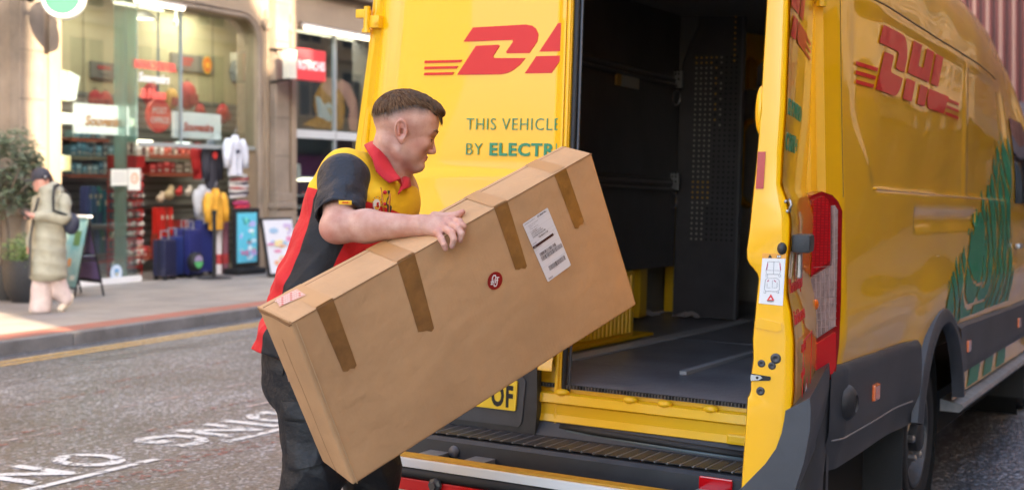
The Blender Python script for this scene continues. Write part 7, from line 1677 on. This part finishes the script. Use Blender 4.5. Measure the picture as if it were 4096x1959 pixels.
def wbody(P):
    hd_ = ww(172, 728, -.03); d = ell(P, hd_, (.085, .075, .115)); d = smn(d, cap(P, hd_+V3(-.06, -.03, -.01), hd_+V3(-.085, -.04, -.03), .014, .010), .012); d = smn(d, ell(P, hd_+V3(-.045, -.02, -.075), (.035, .035, .03)), .02)
    d = smn(d, cap(P, hd_+V3(.02, .0, -.05), ww(200, 790), .05, .055), .03); d = smn(d, cap(P, ww(200, 800), ww(195, 1050), .10, .12), .05)
    hn = ww(155, 860, -.26); d = np.minimum(d, smn(cap(P, ww(176, 862, -.23), hn, .028, .030), np.minimum.reduce([cap(P, hn+V3(-.01, 0, .018-.013*k), hn+V3(-.055, -.012, .022-.016*k), .010, .008) for k in range(4)]), .008)); d = smn(d, cap(P, hn+V3(0, -.01, .02), hn+V3(-.04, -.02, .045), .011, .009), .008)
    h2 = ww(114, 990, .02); d = np.minimum(d, smn(cap(P, ww(118, 970, .02), h2, .028, .028), np.minimum.reduce([cap(P, h2+V3(-.018+.012*k, 0, 0), h2+V3(-.02+.012*k, 0, -.065), .009, .008) for k in range(4)]), .008))
    return d
_l, _h = ww(80, 1260, -.5), ww(320, 660, .5)
wm('body', wbody, _l, _h, .010, mat('her_skin', (.55, .27, .20), .5))
wm('coat', coat, _l, _h, .010, m_coat)
wm('hair', lambda P: smn(smn(ell(P, ww(180, 722, .01), (.082, .088, .10)), cap(P, ww(196, 735, .02), ww(212, 758, .0), .05, .035), .03), ell(P, ww(185, 750, -.06), (.03, .03, .06)), .02), _l, _h, .008, mat('dark_hair', (.05, .022, .015), .6))
def f_cap(P):
    c = ww(166, 705, -.02); d = np.maximum(ell(P, c, (.105, .098, .10)), c[2]-.035-P[:, 2]); return smn(d, ell(P, c+V3(-.10, -.045, -.045), (.07, .065, .014), None), .012)
wm('cap', f_cap, _l, _h, .007, mat('charcoal_cap', (.035, .033, .045), .7))
def wpart(name, fn):
    b = MB(); fn(b); o = b.build(name, woman, True, auto=40); o.matrix_parent_inverse = woman.matrix_world.inverted(); return o
wpart('headphones', lambda b: (b.ball(ww(195, 712, -.10), (.022, .018, .028), m_black, 10), b.ball(ww(197, 708, -.12), (.012, .01, .014), m_steel, 8), b.tube([ww(195, 712, -.09), ww(192, 684, -.03), ww(188, 684, .05), ww(186, 712, .09)], .008, m_black, 8)))
wpart('zip', lambda b: b.tube([ww(178, 790, -.17), ww(160, 850, -.17), ww(148, 960, -.20), ww(145, 1100, -.20)], .014, plain((.05, .05, .05), .7), 8))
wpart('phone', lambda b: b.box(ww(140, 858, -.29), (.02, .075, .13), m_black, rz=.3, ry=-.9, bev=.005))
m_wt = mat('pink_white_trousers', (.60, .48, .44), .8, var=.2, vscale=6, bump=.3, bscale=14)
def wtr(P):
    d = np.minimum(smn(cap(P, ww(185, 1090), ww(172, 1160, -.04), .12, .105), cap(P, ww(172, 1160, -.04), ww(165, 1232, -.05), .105, .115), .03), smn(cap(P, ww(210, 1090), ww(228, 1160, .06), .12, .10), cap(P, ww(228, 1160, .06), ww(252, 1195, .08), .10, .085), .03)); d += .007*np.sin(P[:, 0]*45+P[:, 2]*8)
    return np.maximum(d, .125-P[:, 2])
wm('trousers', wtr, _l, _h, .010, m_wt)
m_sh = mat('cream_trainers', (.66, .55, .42), .6)
wm('shoe', lambda P: np.maximum(smn(cap(P, ww(182, 1240, -.06), ww(145, 1243, -.10), .045, .036), cap(P, ww(182, 1240, -.06), ww(182, 1225, -.06), .045, .045), .02), .122-P[:, 2]), _l, _h, .009, m_sh)
wm('shoe', lambda P: smn(cap(P, ww(262, 1205, .08), ww(240, 1236, .03), .045, .038), cap(P, ww(262, 1205, .08), ww(268, 1190, .09), .045, .045), .02), _l, _h, .009, m_sh)
bag = solid('shoulder_bag', None, lambda P: ell(P, ww(288, 895, -.02), (.09, .06, .12)), _l, _h+.1, .010, plain((.02, .025, .05), .5)); tag(bag, 'dark navy shoulder bag hanging behind the walking woman on a black strap', 'bag')
sb_ = MB(); sb_.tube([ww(236, 745, -.14), ww(238, 790, -.19), ww(240, 840, -.2), ww(285, 860, -.14)], .016, m_black, 8); sb_.tube([ww(236, 745, -.14), ww(238, 738, -.02), ww(262, 780, .12), ww(290, 850, .05)], .016, m_black, 8); sb_.build('strap', bag, True)

# fingernails
for k_ in ('index', 'middle', 'ring'):
    a_, c_ = w3(*FING[k_][2]), w3(*FING[k_][3]); n_ = V3(.25, -.9, .3); p_ = c_*.75+a_*.25+n_/np.linalg.norm(n_)*FR[k_]*.72
    wob('fingernail', lambda b: b.ball(p_, (.0052, .0022, .0062), mat('nail', (.62, .40, .33), .25), 8))
